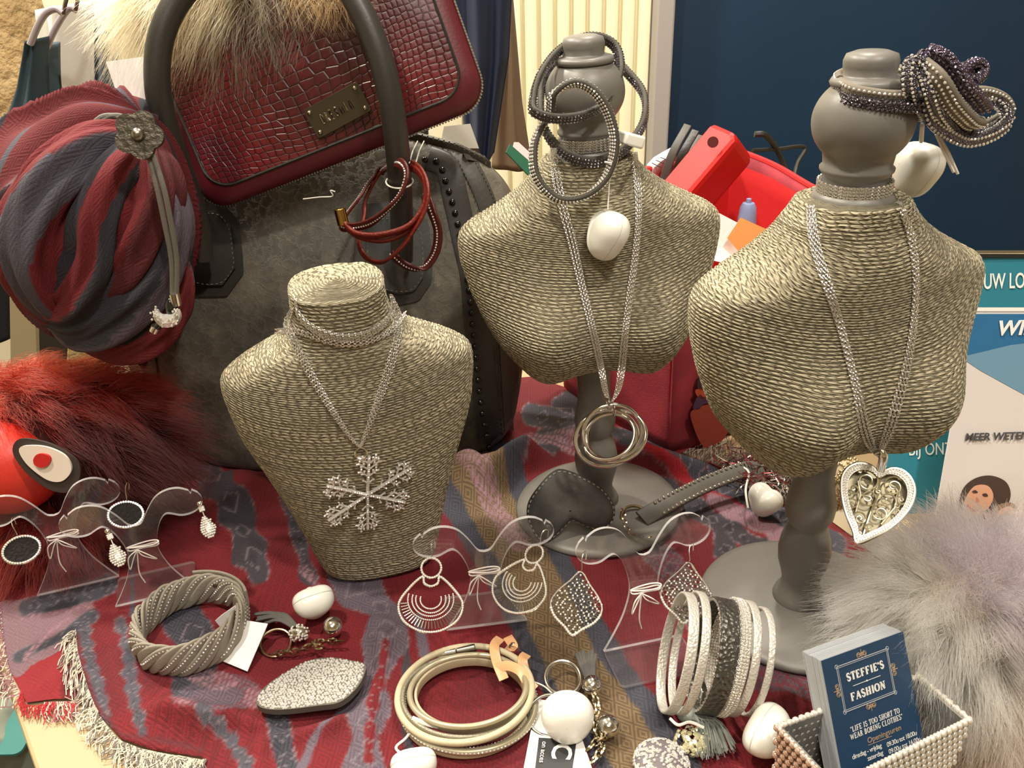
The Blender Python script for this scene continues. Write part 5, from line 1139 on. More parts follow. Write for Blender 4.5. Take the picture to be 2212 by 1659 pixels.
chain_obj([ons(690, 1408, .008), ons(680, 1420, .012), ons(694, 1432, .014)], .0026, KC)
for k in range(9):
    b_ = [(556, 1345), (563, 1352), (570, 1358), (577, 1364), (560, 1358), (568, 1370), (585, 1352), (592, 1348), (575, 1346)][k]
    MB().sweep(spl([ons(652, 1388, .010), ons((652+b_[0])/2, (1385+b_[1])/2-4, .014), ons(b_[0], b_[1], .008)], 16), rsec(.0034, .0016)[:, ::-1], up=[.1, .1, 1]).build('tassel_strip', M_TAS, KC)
Mc = basis(ons(650, 1392, .010), np.array([.6, -.6, .1]), np.array([0, 0, 1])); MB().ball(ons(650, 1392, .010), (.0066, .0052, .0052), 16, 10).build('tassel_cap', M_SILVER, KC)
MB().gems([ons(650, 1392, .010) + .0060*v*[1.1, .9, .9] for v in nrm(RNG.randn(50, 3)+[0, -.5, .7])], .0009, N=[0, -.5, .8]).build('stones', M_GEM, KC, smooth=False, kind='stuff')
MB().ball(ons(723, 1381, .011), .0068, 24, 16).build('bead', M_SILVER, KC)
MB().tube(ring3(ons(598, 1398, .004), .010, 30, axis=(.1, -.3, 1)), .0010, 8, closed=True).build('key_ring', M_PYR, KC)
c = ons(684, 1345, .019); shell_tag('security_tag', 'white hard shell tag attached to the crystal leaf key charm', c, cam_basis(c, roll=.1, yaw=.15, pitch=1.25), .0135)
# ================================================================== CREAM AND GREY TUBE BRACELET (middle front)
bc = on(1005, 1508, .012); gz = hz(bc[0], bc[1])
TB = thing('wrap_bracelet', 'cream and pewter tube wrap bracelet with steel clasp and peach ribbon', 'bracelet', (bc[0], bc[1], gz))
M_CRM = mat('cream_leather_cord', '#c2b697', .5, bump=(300, .3, .0005)); M_PEW = mat('pewter_leather', '#8c8775', .4, .4, bump=(900, .6, .0008)); M_CRH = mat('pearly_cord', '#b8ae93', .3, .35)
def loop(R, z, w, m, th=None, ecc=1.0, dx=0, dy=0, tilt=0, ph=0, stones=False, name='cord'):
    a = np.linspace(0, 2*PI, 120, endpoint=False); P = np.stack([bc[0]+dx+R*np.cos(a), bc[1]+dy+R*ecc*np.sin(a), gz+z+tilt*np.cos(a+ph)], 1)
    if th: o = MB().sweep(P, rsec(w, th), closed=True, up=[0, 0, 1]).build(name, m, TB)
    else: o = MB().tube(P, w/2, 12, closed=True).build(name, m, TB)
    if stones: g_ = MB(); [gemrow(g_, P, [0, 0, 1], .0008, s_, (w/2 if not th else th/2)*.92, .0022, .0008) for s_ in (-1, 1)]; g_.build('stones', M_GEM, o, smooth=False, kind='stuff')
    return P
Pc = loop(.0405, .0125, .0042, M_CRM, ecc=.93, tilt=.002); loop(.0375, .0080, .0080, M_PEW, th=.0030, ecc=.90, tilt=.002, ph=2, stones=True); loop(.0350, .0145, .0036, M_CRH, ecc=.86, dx=.002, tilt=.0025, ph=1)
loop(.0385, .0040, .0052, M_CRM, ecc=.92, dx=.001, dy=-.002, ph=4, tilt=.0015); loop(.0330, .0080, .0070, M_CRM, th=.002, ecc=.82, dx=.003, dy=.002); loop(.0400, .0060, .0046, M_CRH, ecc=.88, dx=.002, dy=-.0035, tilt=.002, ph=3, stones=True)
q0, q1 = at(946, 1420, bc[1]+.034), at(1028, 1402, bc[1]+.036); MB().sweep(np.array([q0, (q0+q1)/2]), rsec(.0085, .0055), up=[0, 0, 1]).build('clasp', M_SILVER, TB, bevel=.0004)
MB().sweep(np.array([(q0+q1)/2+(q1-q0)*.02, q1]), rsec(.0080, .0050), up=[0, 0, 1]).build('clasp', M_STEEL, TB, bevel=.0004)
M_RIB = mat('peach_ribbon', '#d9a878', .35, sheen=.5)
for pts in ([(1082, 1415), (1070, 1440), (1075, 1470), (1090, 1500)], [(1098, 1412), (1110, 1440), (1098, 1425)], [(1073, 1480), (1100, 1482), (1125, 1495), (1140, 1512), (1156, 1522)], [(1138, 1450), (1130, 1470), (1135, 1485)]):
    Q = [ons(x, y, .0185 - .010*abs(k/(len(pts)-1)-.4)) for k, (x, y) in enumerate(pts)]; MB().sweep(spl(Q, 24), rsec(.0062, .0006)[:, ::-1], up=[.0, -.5, .8]).build('ribbon', M_RIB, TB)
MB().tube(spl([ons(905, 1587, .012), ons(880, 1608, .006), ons(857, 1628, .005), ons(878, 1650, .006)], 24), .0008, 6).build('string', M_STRING, TB)
MB().tube(spl([ons(895, 1588, .014), ons(925, 1598, .013), ons(950, 1602, .012)], 16), .0014, 6).build('string', M_STRING, TB)
c = ons(895, 1680, .010); shell_tag('security_tag', 'white hard shell tag cut off by the bottom edge, below the cream tube bracelet', c, cam_basis(c, roll=0, yaw=.2, pitch=1.2), .0125)
# ================================================================== BALL CHARM WITH TASSEL (middle front) and its cards
KD = thing('key_charm', 'key charm with split rings, steel balls and grey tassel beside the tube bracelet', 'key charm', ons(1240, 1520))
MB().tube(ring3(ons(1216, 1482, .006), .0108, 40, axis=(.15, -.45, 1)), .0014, 10, closed=True).build('split_ring', M_SILVER, KD)
MB().tube(ring3(ons(1216, 1484, .008), .0110, 40, axis=(.05, -.35, 1)), .0011, 10, closed=True).build('split_ring', M_SILVER, KD)
MB().tube(ring3(ons(1188, 1560, .006), .0130, 40, axis=(-.1, -.25, 1)), .0010, 10, closed=True).build('split_ring', M_STEEL, KD)
for k in range(7):
    x = 1246 + k*6.5; MB().sweep(spl([ons(1272+k*1.6, 1500, .010), ons((1262+x)/2+2+k, 1465, .010), ons(x, 1424-(k % 3)*4, .004)], 16), rsec(.0028, .0016)[:, ::-1], up=[.1, 0, 1]).build('tassel_strip', M_TAS, KD)
MB().ball(ons(1278, 1508, .011), (.0062, .0062, .0058), 18, 12).build('tassel_cap', M_SILVER, KD); MB().ball(ons(1313, 1592, .009), .0066, 24, 16).build('ball', M_SILVER, KD)
chain_obj([ons(1282, 1524, .009), ons(1290, 1548, .007), ons(1284, 1572, .006), ons(1288, 1600, .006), ons(1300, 1630, .006), ons(1285, 1655, .006)], .0026, KD)
chain_obj([ons(1306, 1606, .006), ons(1290, 1622, .008), ons(1275, 1630, .006)], .0024, KD)
c = ons(1226, 1590, .016); shell_tag('security_tag', 'large white dome tag over the black and white card, middle of the bottom edge', c, cam_basis(c, roll=.05, yaw=-.05, pitch=.55), .0152, tri=.02)
cp = [(1160, 1517), (1232, 1530), (1290, 1700), (1125, 1700)]; q = [ons(*p, .0022) for p in cp]; Mt = basis(q[3], q[2]-q[3], q[0]-q[3]); lc = thing('label_card', 'white card with black letter block lying under the dome tag', 'card', q[3])
MB().plate([xfp(p, np.linalg.inv(Mt))[:2] for p in q], .0006, Mt).build('paper', M_PAPER, lc)
bk = [ons(*p, .0028) for p in ((1164, 1602), (1246, 1610), (1232, 1700), (1152, 1700))]; M_INK = mat('black_ink', '#2a2a2c', .5)
MB().plate([xfp(p, np.linalg.inv(Mt))[:2] for p in bk], .0002, Mt, z0=.0006).build('black_block', M_INK, lc)
def text(s, loc, R3, size, m, parent, name='lettering', ext=.00012, bold=0, shear=0, xs=1.0, align='LEFT', space=1.0, world=True):
    cu = bpy.data.curves.new(name, 'FONT'); cu.body = s; cu.size = size; cu.extrude = ext; cu.offset = bold; cu.shear = shear; cu.align_x = align; cu.space_character = space; cu.materials.append(m)
    cu.resolution_u = 3
    tmp = bpy.data.objects.new(name, cu); me = bpy.data.meshes.new_from_object(tmp); bpy.data.objects.remove(tmp)
    o = bpy.data.objects.new(name, me); COL.objects.link(o); M = Matrix([list(r) + [0] for r in R3] + [[0, 0, 0, 1]]) @ Matrix.Diagonal((xs, 1, 1, 1)); M.translation = Vector(loc)
    if parent is not None: o.parent = parent; M = wmat(parent).inverted() @ M if world else M
    o.matrix_basis = M; return o
M_WINK = mat('white_ink', '#f0eeea', .5); dpl = ons(1210, 1650, .0044)
R_ = Mt[:3, :3]; R90 = R_ @ np.array(Matrix.Rotation(-PI/2-.1, 3, 'Z'))
text('C', ons(1196, 1615, .0040), R90, .016, M_WINK, lc, bold=.0003); text('on acces', ons(1172, 1612, .0040), R90, .0042, M_WINK, lc)
MB().tube(spl([ons(1140, 1478, .006), ons(1148, 1500, .006), ons(1160, 1518, .004)], 12), .0006, 6).build('string', M_STRING, lc)
MB().tube(spl([ons(1142, 1484, .006), ons(1175, 1500, .007), ons(1196, 1522, .008)], 12), .0005, 6).build('string', M_STRING, lc)
SH = thing('sequin_charm', 'rounded sparkling stone charm at the bottom edge, right of the ball charm', 'charm', ons(1420, 1650)); cc = ons(1428, 1662, .004)
so = MB().ball(cc, (.0150, .0165, .0060), 30, 16).build('pad', mat('mauve_grey_backing', '#6c6468', .6), SH)
v = nrm(RNG.randn(900, 3)); v = v[v[:, 2] > -.05]; MB().gems(cc + v*[.0152, .0167, .0062], .00088+.0003*RNG.rand(len(v)), N=nrm(v/[.015, .0165, .006])).build('stones', M_GEM, so, smooth=False, kind='stuff')
# ================================================================== CUFF BRACELETS standing on edge
M_SVL = mat('silver_leather', '#d3cfc6', .38, .30, bump=(700, .7, .0006, 'v')); M_SVD = mat('dark_scale_leather', '#5c5a54', .35, .6, bump=(420, 1, .0012, 'v')); M_GLS = mat('silver_glitter', '#dedad0', .3, .5, bump=(1100, 1, .0012, 'v'))
cf = on(1530, 1545, .006); CB = thing('cuff_bracelet', 'wide multi-strand silver cuff bracelet standing on its edge beside the taupe base', 'bracelet', cf)
axc = nrm(np.array([1, -.10, -.20]))
def cuff(off, w, m, R=.0365, th=.002, stones=None, rows=(), chain_=None, a0=-1.35, a1=4.45, dz=0, name='strand'):
    a = np.linspace(0, 2*PI, 110, endpoint=False); ctr = cf + axc*off + np.array([0, .010, R*.98+.003+abs(off)*0-axc[2]*off+dz]); t = nrm(np.cross(axc, [0, 0, 1])); b = np.cross(t, axc); b = b if b[2] > 0 else -b
    P = ctr + R*.86*np.cos(a)[:, None]*t + R*1.0*np.sin(a)[:, None]*b; o = MB().sweep(P, rsec(w, th), closed=True, up=axc).build(name, m, CB)
    if stones:
        g_ = MB(); [gemrow(g_, P, axc, r_, s_, th*.5, .0019, .0008, True) for r_ in rows for s_ in (-1, 1)]; g_.build('stones', stones, o, smooth=False, kind='stuff')
    if chain_:
        for e in chain_: T, N, B = frames(P, True, axc); chain_mb(MB(), P + B*e - N*th*.4, .0011).build('edge_chain', M_CHAIN, o)
    return P
cuff(-.0195, .0062, M_SVL); cuff(-.0125, .0052, M_SVL, R=.0370)
cuff(.0015, .0105, M_SVD, R=.0350, chain_=(-.0052, .0052)); cuff(.0105, .0062, M_GLS, R=.0350, stones=M_GEM, rows=(-.0018, 0, .0018)); cuff(.0170, .0050, M_SVL, R=.0345); cuff(.0260, .0042, M_SVL, R=.0325)
MB().box(cf + axc*-.004 + [0, .002, .012], (.004, .008, .016)).build('magnet_clasp', M_SILVER, CB, bevel=.0006)
MB().tube(spl([at(1447, 1552, cf[1]-.02), at(1465, 1566, cf[1]-.024), at(1490, 1560, cf[1]-.022), at(1520, 1572, cf[1]-.024)], 24), .0009, 6).build('string', M_STRING, CB)
TS = thing('tassel_charm', 'silky grey thread tassel with crystal flower below the silver cuff', 'charm', ons(1530, 1600)); thr = MB()
for k in range(150):
    f = random.random(); e = np.array([1500+88*f, 1650-20*abs(f-.2)+random.gauss(0, 5)]); s0 = np.array([1480, 1568+random.gauss(0, 5)])
    mid = (s0+e)/2 + [14, -10]; thr.tube(spl([ons(*s0, .011), ons(*mid, .012+random.gauss(0, .0015)), ons(*e, .004+random.random()*.005)], 8), .0003, 3, caps=False)
thr.build('threads', mat('sage_grey_thread', '#8f948c', .4, sheen=.5), TS, kind='stuff'); MB().ball(ons(1482, 1572, .011), (.006, .005, .005), 14, 10).build('tassel_head', mat('sage_grey_head', '#8f948c', .6), TS)
fo = MB(); fc_ = ons(1494, 1617, .006)
for k in range(70): v = nrm(RNG.randn(3)+[0, -.2, .8]); fo.gems([fc_ + v*[.0095, .0085, .005]], .0018, N=v)
fo.build('crystal_flower', mat('champagne_crystal', '#e8e2bd', .15, .5, coat=1), TS, smooth=False)
c = ons(1648, 1632, .019); shell_tag('security_tag', 'white hard shell tag between the silver cuff and the crystal card box', c, cam_basis(c, roll=1.2, yaw=.2, pitch=1.2), .0150)
# ================================================================== STUDDED FOB, HEART CHARM behind
FO = thing('key_fob', 'taupe studded leather key fob strap lying on the scarf between the busts', 'key fob', ons(1480, 1130))
Pf = resample(spl([ons(1385, 1148, .012), ons(1450, 1118, .016), ons(1530, 1082, .018), ons(1615, 1052, .018), ons(1632, 1062, .014), ons(1625, 1075, .010)], 120), n=60)
fs = MB().sweep(Pf, rsec(.0150, .0024)[:, ::-1], up=[.0, -.45, .9]).build('strap', mat('taupe_fob_leather', '#57524a', .5, bump=(300, .3, .0004)), FO)
g_ = MB(); Q = resample(Pf[8:48], n=20); T, N, B = frames(Q, False, [0, -.45, .9])
Nn = B if B.mean(0)[2] > 0 else -B
# the strap's broad face is spanned by T and B; its face normal is N
for e in (-.0055, .0055):
    for p, b, nn in zip(Q, N, Nn): g_.ball(p + b*e + nn*.0014, .0014, 8, 6)
g_.build('pearl_studs', M_SILVER, fs, kind='stuff'); Q = resample(Pf[10:48], n=44); T, N, B = frames(Q, False, [0, -.45, .9]); Nn = N if B.mean(0)[2] > 0 else -B
MB().gems([p + b*e + nn*.0013 for p, b, nn in zip(Q, N, Nn) for e in (-.0028, -.0009, .001, .0029)], .0012, N=Nn.mean(0)).build('stones', M_GEM, fs, smooth=False, kind='stuff')
MB().tube(ring3(ons(1372, 1140, .009), .0115, 40, axis=(.1, -.4, 1)), .0012, 8, closed=True).build('key_ring', M_PYR, FO)
chain_obj([ons(1345, 1128, .010), ons(1352, 1160, .008), ons(1375, 1182, .007), ons(1400, 1178, .007)], .0026, FO)
MB().ball(ons(1402, 1135, .010), (.004, .004, .004), 12, 8).build('rivet', M_SILVER, FO)
c = ons(1648, 1118, .017); sg = shell_tag('security_tag', 'white heart-like hard shell tag tied to the studded fob', c, cam_basis(c, roll=-.45, yaw=-.3, pitch=.75), .0135, heart=True)
MB().tube(spl([ons(1597, 1050, .020), ons(1612, 1070, .022), ons(1606, 1100, .019), ons(1612, 1130, .014)], 20), .0009, 6).build('string', M_STRING, sg)
HC = thing('heart_charm', 'charcoal suede heart pad with pale edge stitching leaning on the rear bust base', 'charm', ons(1230, 1100))
hx = [(1216, 1015), (1262, 1032), (1300, 1055), (1325, 1090), (1326, 1120), (1305, 1140), (1275, 1138), (1245, 1125), (1233, 1122), (1215, 1140), (1185, 1165), (1160, 1160), (1140, 1120), (1142, 1085), (1165, 1050), (1192, 1022)]
h3 = [at(px, py, .538 + (1165-py)*.00012) for px, py in hx]; c0 = np.mean(h3, 0)
e1 = nrm(np.array(h3[4])-np.array(h3[13])); e2 = nrm(np.array(h3[0])-np.array(h3[9])); Mhh = basis(c0, e1, e2); O = resample(spl(np.array([xfp(p, np.linalg.inv(Mhh))[:2] for p in h3]), 160, True), n=80, closed=True)
rr = [];
for f, z in ((1, -.003), (1.01, -.001), (1, .001), (.96, .0028), (.85, .0045), (.6, .0058), (.3, .0064), (.02, .0066)): rr.append(np.c_[O*f, np.full(len(O), z)])
hb_ = MB().grid(np.array(rr), cv=True); hb_.f.append(tuple(range(80))[::-1]); hb_.m.append(0); hb_.xf(Mhh).build('pad', mat('charcoal_suede', '#33312f', .75, var=('#4c4a46', 60, .2), bump=(200, .4, .0008)), HC)
sti = MB(); Q = resample(O*.975, n=96, closed=True)
for k in range(0, 96, 2): sti.tube(xfp(np.array([[*Q[k], .0026], [*(Q[k]+(Q[(k+1) % 96]-Q[k])*1.0), .0026]]), Mhh), .00055, 6)
sti.build('stitching', mat('pale_grey_thread', '#8d8a86', .6), HC)
# ================================================================== CRYSTAL CARD BOX AND CARDS
M_CARD = mat('navy_card_print', '#1d3c5c', .5); M_CEDGE = mat('card_stack_edges', '#b2b5ba', .5)
def ax(px, py, d): return CAM + ray(px, py)*d
TL, TR = ax(1765, 1432, .455), ax(1942, 1368, .476); xd = nrm(TR-TL); hor = nrm(np.cross(xd, [0, 0, 1.0])); hor = hor if hor[1] < 0 else -hor
dn = nrm(-np.array([0, 0, 1.0])*math.cos(.50) + hor*math.sin(.50)); cwid = np.linalg.norm(TR-TL); nrmc = nrm(np.cross(xd, -dn)); nrmc = nrmc if nrmc[1] < 0 or nrmc[2] > 0 else -nrmc
chh = .082; Mc = basis(TL + dn*chh, xd, -dn)     # origin bottom-left, x right, y up, z out of the face
NC = 26; th_ = .0145/NC
for k in range(NC):
    z = -th_*(k+1); jx, jy = (RNG.randn()*.00012, RNG.randn()*.00012) if k else (0, 0)
    Mk = Mc.copy(); Mk[:3, 3] = Mc[:3, 3] + Mc[:3, 0]*jx + Mc[:3, 1]*(jy + k*.00008) + Mc[:3, 2]*z
    o = MB().plate([(0, 0), (cwid, 0), (cwid, chh), (0, chh)], th_*.86, Mk).build('business_card', M_CARD if k == 0 else M_CEDGE, smooth=False)
    if k == 0: tag(o, 'front business card, navy with white shop lettering in an ornate frame', 'card', 'stack of business cards'); CARD = o
    else: tag(o, 'plain-edged business card in the stack behind the navy front card', 'card', 'stack of business cards')
def cpt(u, v, z=.00025): return xfp([u*cwid, v*chh, z], Mc)
def cpos(px, py):      # card coordinates of a photographed point
    d = ray(px, py); t = np.dot(Mc[:3, 3]-CAM, Mc[:3, 2])/np.dot(d, Mc[:3, 2]); q = xfp(CAM+d*t, np.linalg.inv(Mc)); return q[:2]
M_GOLDI = mat('gold_ink', '#b59a78', .5)
F4 = [cpos(*p) for p in ((1804, 1441), (1914, 1402), (1936, 1495), (1827, 1538))]
fx0, fx1 = (F4[0][0]+F4[3][0])/2, (F4[1][0]+F4[2][0])/2; fy1, fy0 = (F4[0][1]+F4[1][1])/2, (F4[2][1]+F4[3][1])/2
fmk = MB()
for ins, r in ((0, .00028), (.0009, .00018)):
    rc_ = [(fx0+ins, fy0+ins, .0001), (fx1-ins, fy0+ins, .0001), (fx1-ins, fy1-ins, .0001), (fx0+ins, fy1-ins, .0001)]
    for a, b in zip(rc_, rc_[1:]+rc_[:1]): fmk.tube(xfp([a, b], Mc), r, 4)
for x, y in ((fx0, fy0), (fx1, fy0), (fx1, fy1), (fx0, fy1)):
    a = np.arange(12)*2*PI/12; fmk.tube(xfp(np.stack([x+.0010*np.cos(a), y+.0010*np.sin(a), .0001+0*a], 1), Mc), .0002, 4, closed=True)
fmk.build('frame_print', mat('silver_ink', '#a9adb3', .5), CARD)
orn = MB()
for cx, cy, rot in (((fx0+fx1)/2, fy1, 0), ((fx0+fx1)/2, fy0, PI), (fx0, (fy0+fy1)/2, PI/2), (fx1, (fy0+fy1)/2, -PI/2)):
    for sx in (-1, 1):
        for r0, ox in ((.0016, .0019), (.0009, .0006)):
            t = np.linspace(0, 1, 22); a = -PI/2 + t*3.4*PI*sx; rr = r0*(1-.75*t); x = sx*ox + rr*np.cos(a); y = .0019 + rr*np.sin(a)
            X_ = cx + x*math.cos(rot) - y*math.sin(rot); Y_ = cy + x*math.sin(rot) + y*math.cos(rot); orn.tube(xfp(np.stack([X_, Y_, .0001+0*X_], 1), Mc), .00017, 4)
    x, y = 0, .0045; orn.tube(xfp([[cx, cy, .0001], [cx - y*math.sin(rot), cy + y*math.cos(rot), .0001]], Mc), .0002, 4)
orn.build('ornament_print', M_GOLDI, CARD)
def serif(txt, u0, v0, u1, h, parent, m, name='lettering', wt=.075):
    """bold serif capitals drawn as thick and thin strokes"""
    Sx = {'S': 'curve', 'T': [((.5, 0), (.5, 1), 2), ((.05, 1), (.95, 1), 1), ((.3, 0), (.7, 0), .6), ((.05, 1), (.05, .78), .6), ((.95, 1), (.95, .78), .6)],
          'E': [((.25, 0), (.25, 1), 2), ((.05, 1), (.9, 1), .8), ((.05, 0), (.9, 0), .8), ((.25, .5), (.65, .5), .8), ((.9, 1), (.9, .8), .6), ((.92, 0), (.92, .22), .6), ((.65, .38), (.65, .62), .6)],
          'F': [((.25, 0), (.25, 1), 2), ((.05, 1), (.9, 1), .8), ((.05, 0), (.5, 0), .6), ((.25, .5), (.65, .5), .8), ((.9, 1), (.9, .8), .6), ((.65, .38), (.65, .62), .6)],
          'I': [((.5, 0), (.5, 1), 2), ((.2, 1), (.8, 1), .6), ((.2, 0), (.8, 0), .6)], "'": [((.5, 1), (.4, .72), 1.5)],
          'A': [((.12, 0), (.5, 1), .9), ((.5, 1), (.85, 0), 2), ((.25, .33), (.7, .33), .8), ((0, 0), (.28, 0), .6), ((.65, 0), (1.0, 0), .6)],
          'H': [((.22, 0), (.22, 1), 2), ((.78, 0), (.78, 1), 2), ((.22, .5), (.78, .5), .8), ((.02, 0), (.42, 0), .6), ((.58, 0), (.98, 0), .6), ((.02, 1), (.42, 1), .6), ((.58, 1), (.98, 1), .6)],
          'L': [((.25, 0), (.25, 1), 2), ((.05, 1), (.5, 1), .6), ((.05, 0), (.9, 0), .8), ((.9, 0), (.92, .25), .6)], 'R': [((.22, 0), (.22, 1), 2), ((.05, 1), (.6, 1), .8), ((.6, 1), (.78, .78), 1.6), ((.78, .78), (.6, .52), 1.6), ((.6, .52), (.22, .52), .8), ((.5, .5), (.92, 0), 1.8), ((.02, 0), (.42, 0), .6)],
          'B': [((.22, 0), (.22, 1), 2), ((.05, 1), (.6, 1), .8), ((.6, 1), (.74, .78), 1.6), ((.74, .78), (.6, .54), 1.6), ((.6, .54), (.22, .54), .8), ((.6, .54), (.84, .28), 1.8), ((.84, .28), (.6, 0), 1.8), ((.6, 0), (.05, 0), .8)], 'C': 'c', 'G': 'g', ' ': [], 'W': [((.05, 1), (.3, 0), 1.6), ((.3, 0), (.5, .9), .8), ((.5, .9), (.72, 0), 1.6), ((.72, 0), (.95, 1), .8)],
          '"': [((.3, 1), (.25, .75), 1), ((.7, 1), (.65, .75), 1)], 'O': 'o', 'N': [((.2, 0), (.2, 1), .9), ((.2, 1), (.8, 0), 2), ((.8, 0), (.8, 1), .9), ((0, 1), (.3, 1), .6), ((.02, 0), (.38, 0), .6), ((.62, 1), (1, 1), .6)]}
    Wd = {' ': .5, '"': .5, 'W': 1.3, 'I': .55, "'": .35, 'S': .8, 'H': 1.05, 'N': 1.05, 'O': 1.0, 'A': 1.0}
    tot = sum(Wd.get(c, .88) for c in txt); sx = (u1-u0)/tot; x = u0; mb = MB(); q = h*wt
    def bar(a, b, w):
        a = np.array(a); b = np.array(b); d = b-a; n_ = nrm(np.array([-d[1], d[0]]))*w*q; V = [(*(a+n_), .0001), (*(a-n_), .0001), (*(b-n_), .0001), (*(b+n_), .0001)]
        V2 = V + [(v[0], v[1], .0003) for v in V]; mb.add(xfp(V2, Mc), [(4, 5, 6, 7), (0, 3, 2, 1), (0, 1, 5, 4), (1, 2, 6, 5), (2, 3, 7, 6), (3, 0, 4, 7)])
    for ch in txt:
        w_ = Wd.get(ch, .88)*sx; g = lambda p: (x + w_*.06 + p[0]*w_*.88, v0 + p[1]*h)
        D = Sx[ch]
        if D == 'o':
            t = np.linspace(0, 2*PI, 25)
            for a, b in zip(t[:-1], t[1:]): m_ = (a+b)/2; bar(g((.5+.42*math.cos(a), .5+.5*math.sin(a))), g((.5+.42*math.cos(b), .5+.5*math.sin(b))), .6+1.5*abs(math.cos(m_)))
        elif D in ('c', 'g'):
            t = np.linspace(.8, 2*PI-.8, 20)
            for a, b in zip(t[:-1], t[1:]): m_ = (a+b)/2; bar(g((.52+.42*math.cos(a), .5+.5*math.sin(a))), g((.52+.42*math.cos(b), .5+.5*math.sin(b))), .6+1.5*abs(math.cos(m_)))
            if D == 'g': bar(g((.84, .05)), g((.84, .42)), 1.6); bar(g((.6, .42)), g((.98, .42)), .6)
        elif D == 'curve':
            t = spl([(.85, .78), (.7, .97), (.45, 1.0), (.18, .85), (.22, .64), (.5, .52), (.80, .38), (.85, .16), (.58, 0), (.3, .02), (.12, .24)], 26)
            for k in range(25): bar(g(t[k]), g(t[k+1]), .7+1.3*math.sin(k/25*PI))
        else:
            for a, b, wd in D: bar(g(a), g(b), wd)
        x += w_
    return mb.build(name, m, parent, smooth=False)
fw_ = fx1-fx0; fh_ = fy1-fy0
serif("STEFFIE'S", fx0+fw_*.14, fy0+fh_*.62, fx0+fw_*.88, fh_*.16, CARD, M_WINK); serif('FASHION', fx0+fw_*.15, fy0+fh_*.18, fx0+fw_*.84, fh_*.16, CARD, M_WINK)
rl = MB().tube(xfp([[fx0+fw_*.24, fy0+fh_*.48, .0001], [fx0+fw_*.78, fy0+fh_*.48, .0001]], Mc), .00016, 4); rl.ball(xfp([fx0+fw_*.51, fy0+fh_*.48, .0001], Mc), .0005, 8, 6); rl.build('rule_print', M_WINK, CARD)
Rc = Mc[:3, :3]
def ctext(s, px, py, size, m, **k): u = cpos(px, py); return text(s, xfp([u[0], u[1], .00015], Mc), Rc, size, m, CARD, ext=.00005, **k)
for txt, p0, p1 in (('"LIFE IS TOO SHORT TO', (1837, 1579), (1944, 1542)), ('WEAR BORING CLOTHES"', (1836, 1594), (1951, 1556))):
    a_, b_ = cpos(*p0), cpos(*p1); serif(txt, a_[0], (a_[1]+b_[1])/2, b_[0], .0027, CARD, M_WINK, wt=.038)
ctext('Openingsuren', 1874, 1606, .0042, M_GOLDI); MB().tube(np.array([xfp([*cpos(1875, 1610), .0001], Mc), xfp([*cpos(1926, 1590), .0001], Mc)]), .00012, 4).build('underline', M_GOLDI, CARD)
ctext('09.30u tot 18.00u', 1916, 1614, .0036, M_WINK, space=.85); ctext('09.00u tot 16.00u', 1920, 1629, .0036, M_WINK, space=.9)
ctext('dinsdag - vrijdag', 1841, 1641, .0036, M_WINK, space=.9); ctext('zaterdag', 1874, 1644, .0036, M_WINK, space=.9)
# the box: open crystal-studded tray the cards stand in
BX = thing('card_box', 'crystal-studded open box holding the business cards', 'box', on(1900, 1640, 0))
rimz = .050; rA, rB, rC, rD = on(1680, 1572, rimz), on(1985, 1462, rimz), on(2092, 1555, rimz), on(1800, 1700, rimz)
sides = [(rA, rB), (rB, rC), (rC, rD), (rD, rA)]; cen_ = (rA+rB+rC+rD)/4; M_BOXW = mat('silver_mirror_box_wall', '#a8a49e', .3, .6, var=('#86827c', 90, .2)); M_BEADW = mat('milky_crystal', '#ded8cc', .15, .25, coat=1); M_BEADR = mat('rosy_crystal', '#c9a692', .15, .4, coat=1)
for k, (a, b) in enumerate(sides):
    lo_ = lambda p: np.array([cen_[0]+(p[0]-cen_[0])*.93, cen_[1]+(p[1]-cen_[1])*.93, .004]); i_ = lambda p: p + nrm((cen_-p)*[1, 1, 0])*.0028
    V = [a, b, i_(b), i_(a), lo_(a), lo_(b), i_(lo_(b)), i_(lo_(a))]
    wl = MB().add(V, [(0, 1, 2, 3), (0, 4, 5, 1), (3, 2, 6, 7), (1, 5, 6, 2), (0, 3, 7, 4), (4, 7, 6, 5)]).build('side_panel', M_BOXW, BX, smooth=False)
    nn = nrm(np.cross(b-a, [0, 0, 1.0])); nn = nn if np.dot(nn, a-cen_) > 0 else -nn; P = []; inn = []
    L = np.linalg.norm(b-a); nu = int(L/.0038); nv = 9
    for i in range(nu+1):
        for j in range(nv):
            f = (i + (.5 if j % 2 else 0))/nu
            if f > 1: continue
            p = a+(b-a)*f; q = p + (lo_(p)-p)*(j/nv); P.append(q + nn*.0006)
    g_ = MB()
    for p in P: g_.ball(p, .00195, 8, 5)
    g_.build('crystals', M_BEADR if k == 3 else M_BEADW, wl, kind='stuff')
    g_ = MB()
    for i in range(int(L/.0024)+1): g_.ball(a+(b-a)*(i/(L/.0024)) + [0, 0, .0005], .0014, 8, 6)
    g_.build('rim_beads', M_BEADW, wl, kind='stuff')
MB().plate([tuple((cen_[:2]+(p[:2]-cen_[:2])*.92)) for p in (rA, rD, rC, rB)], .002, None, z0=.004).build('floor_panel', M_BOXW, BX, smooth=False)
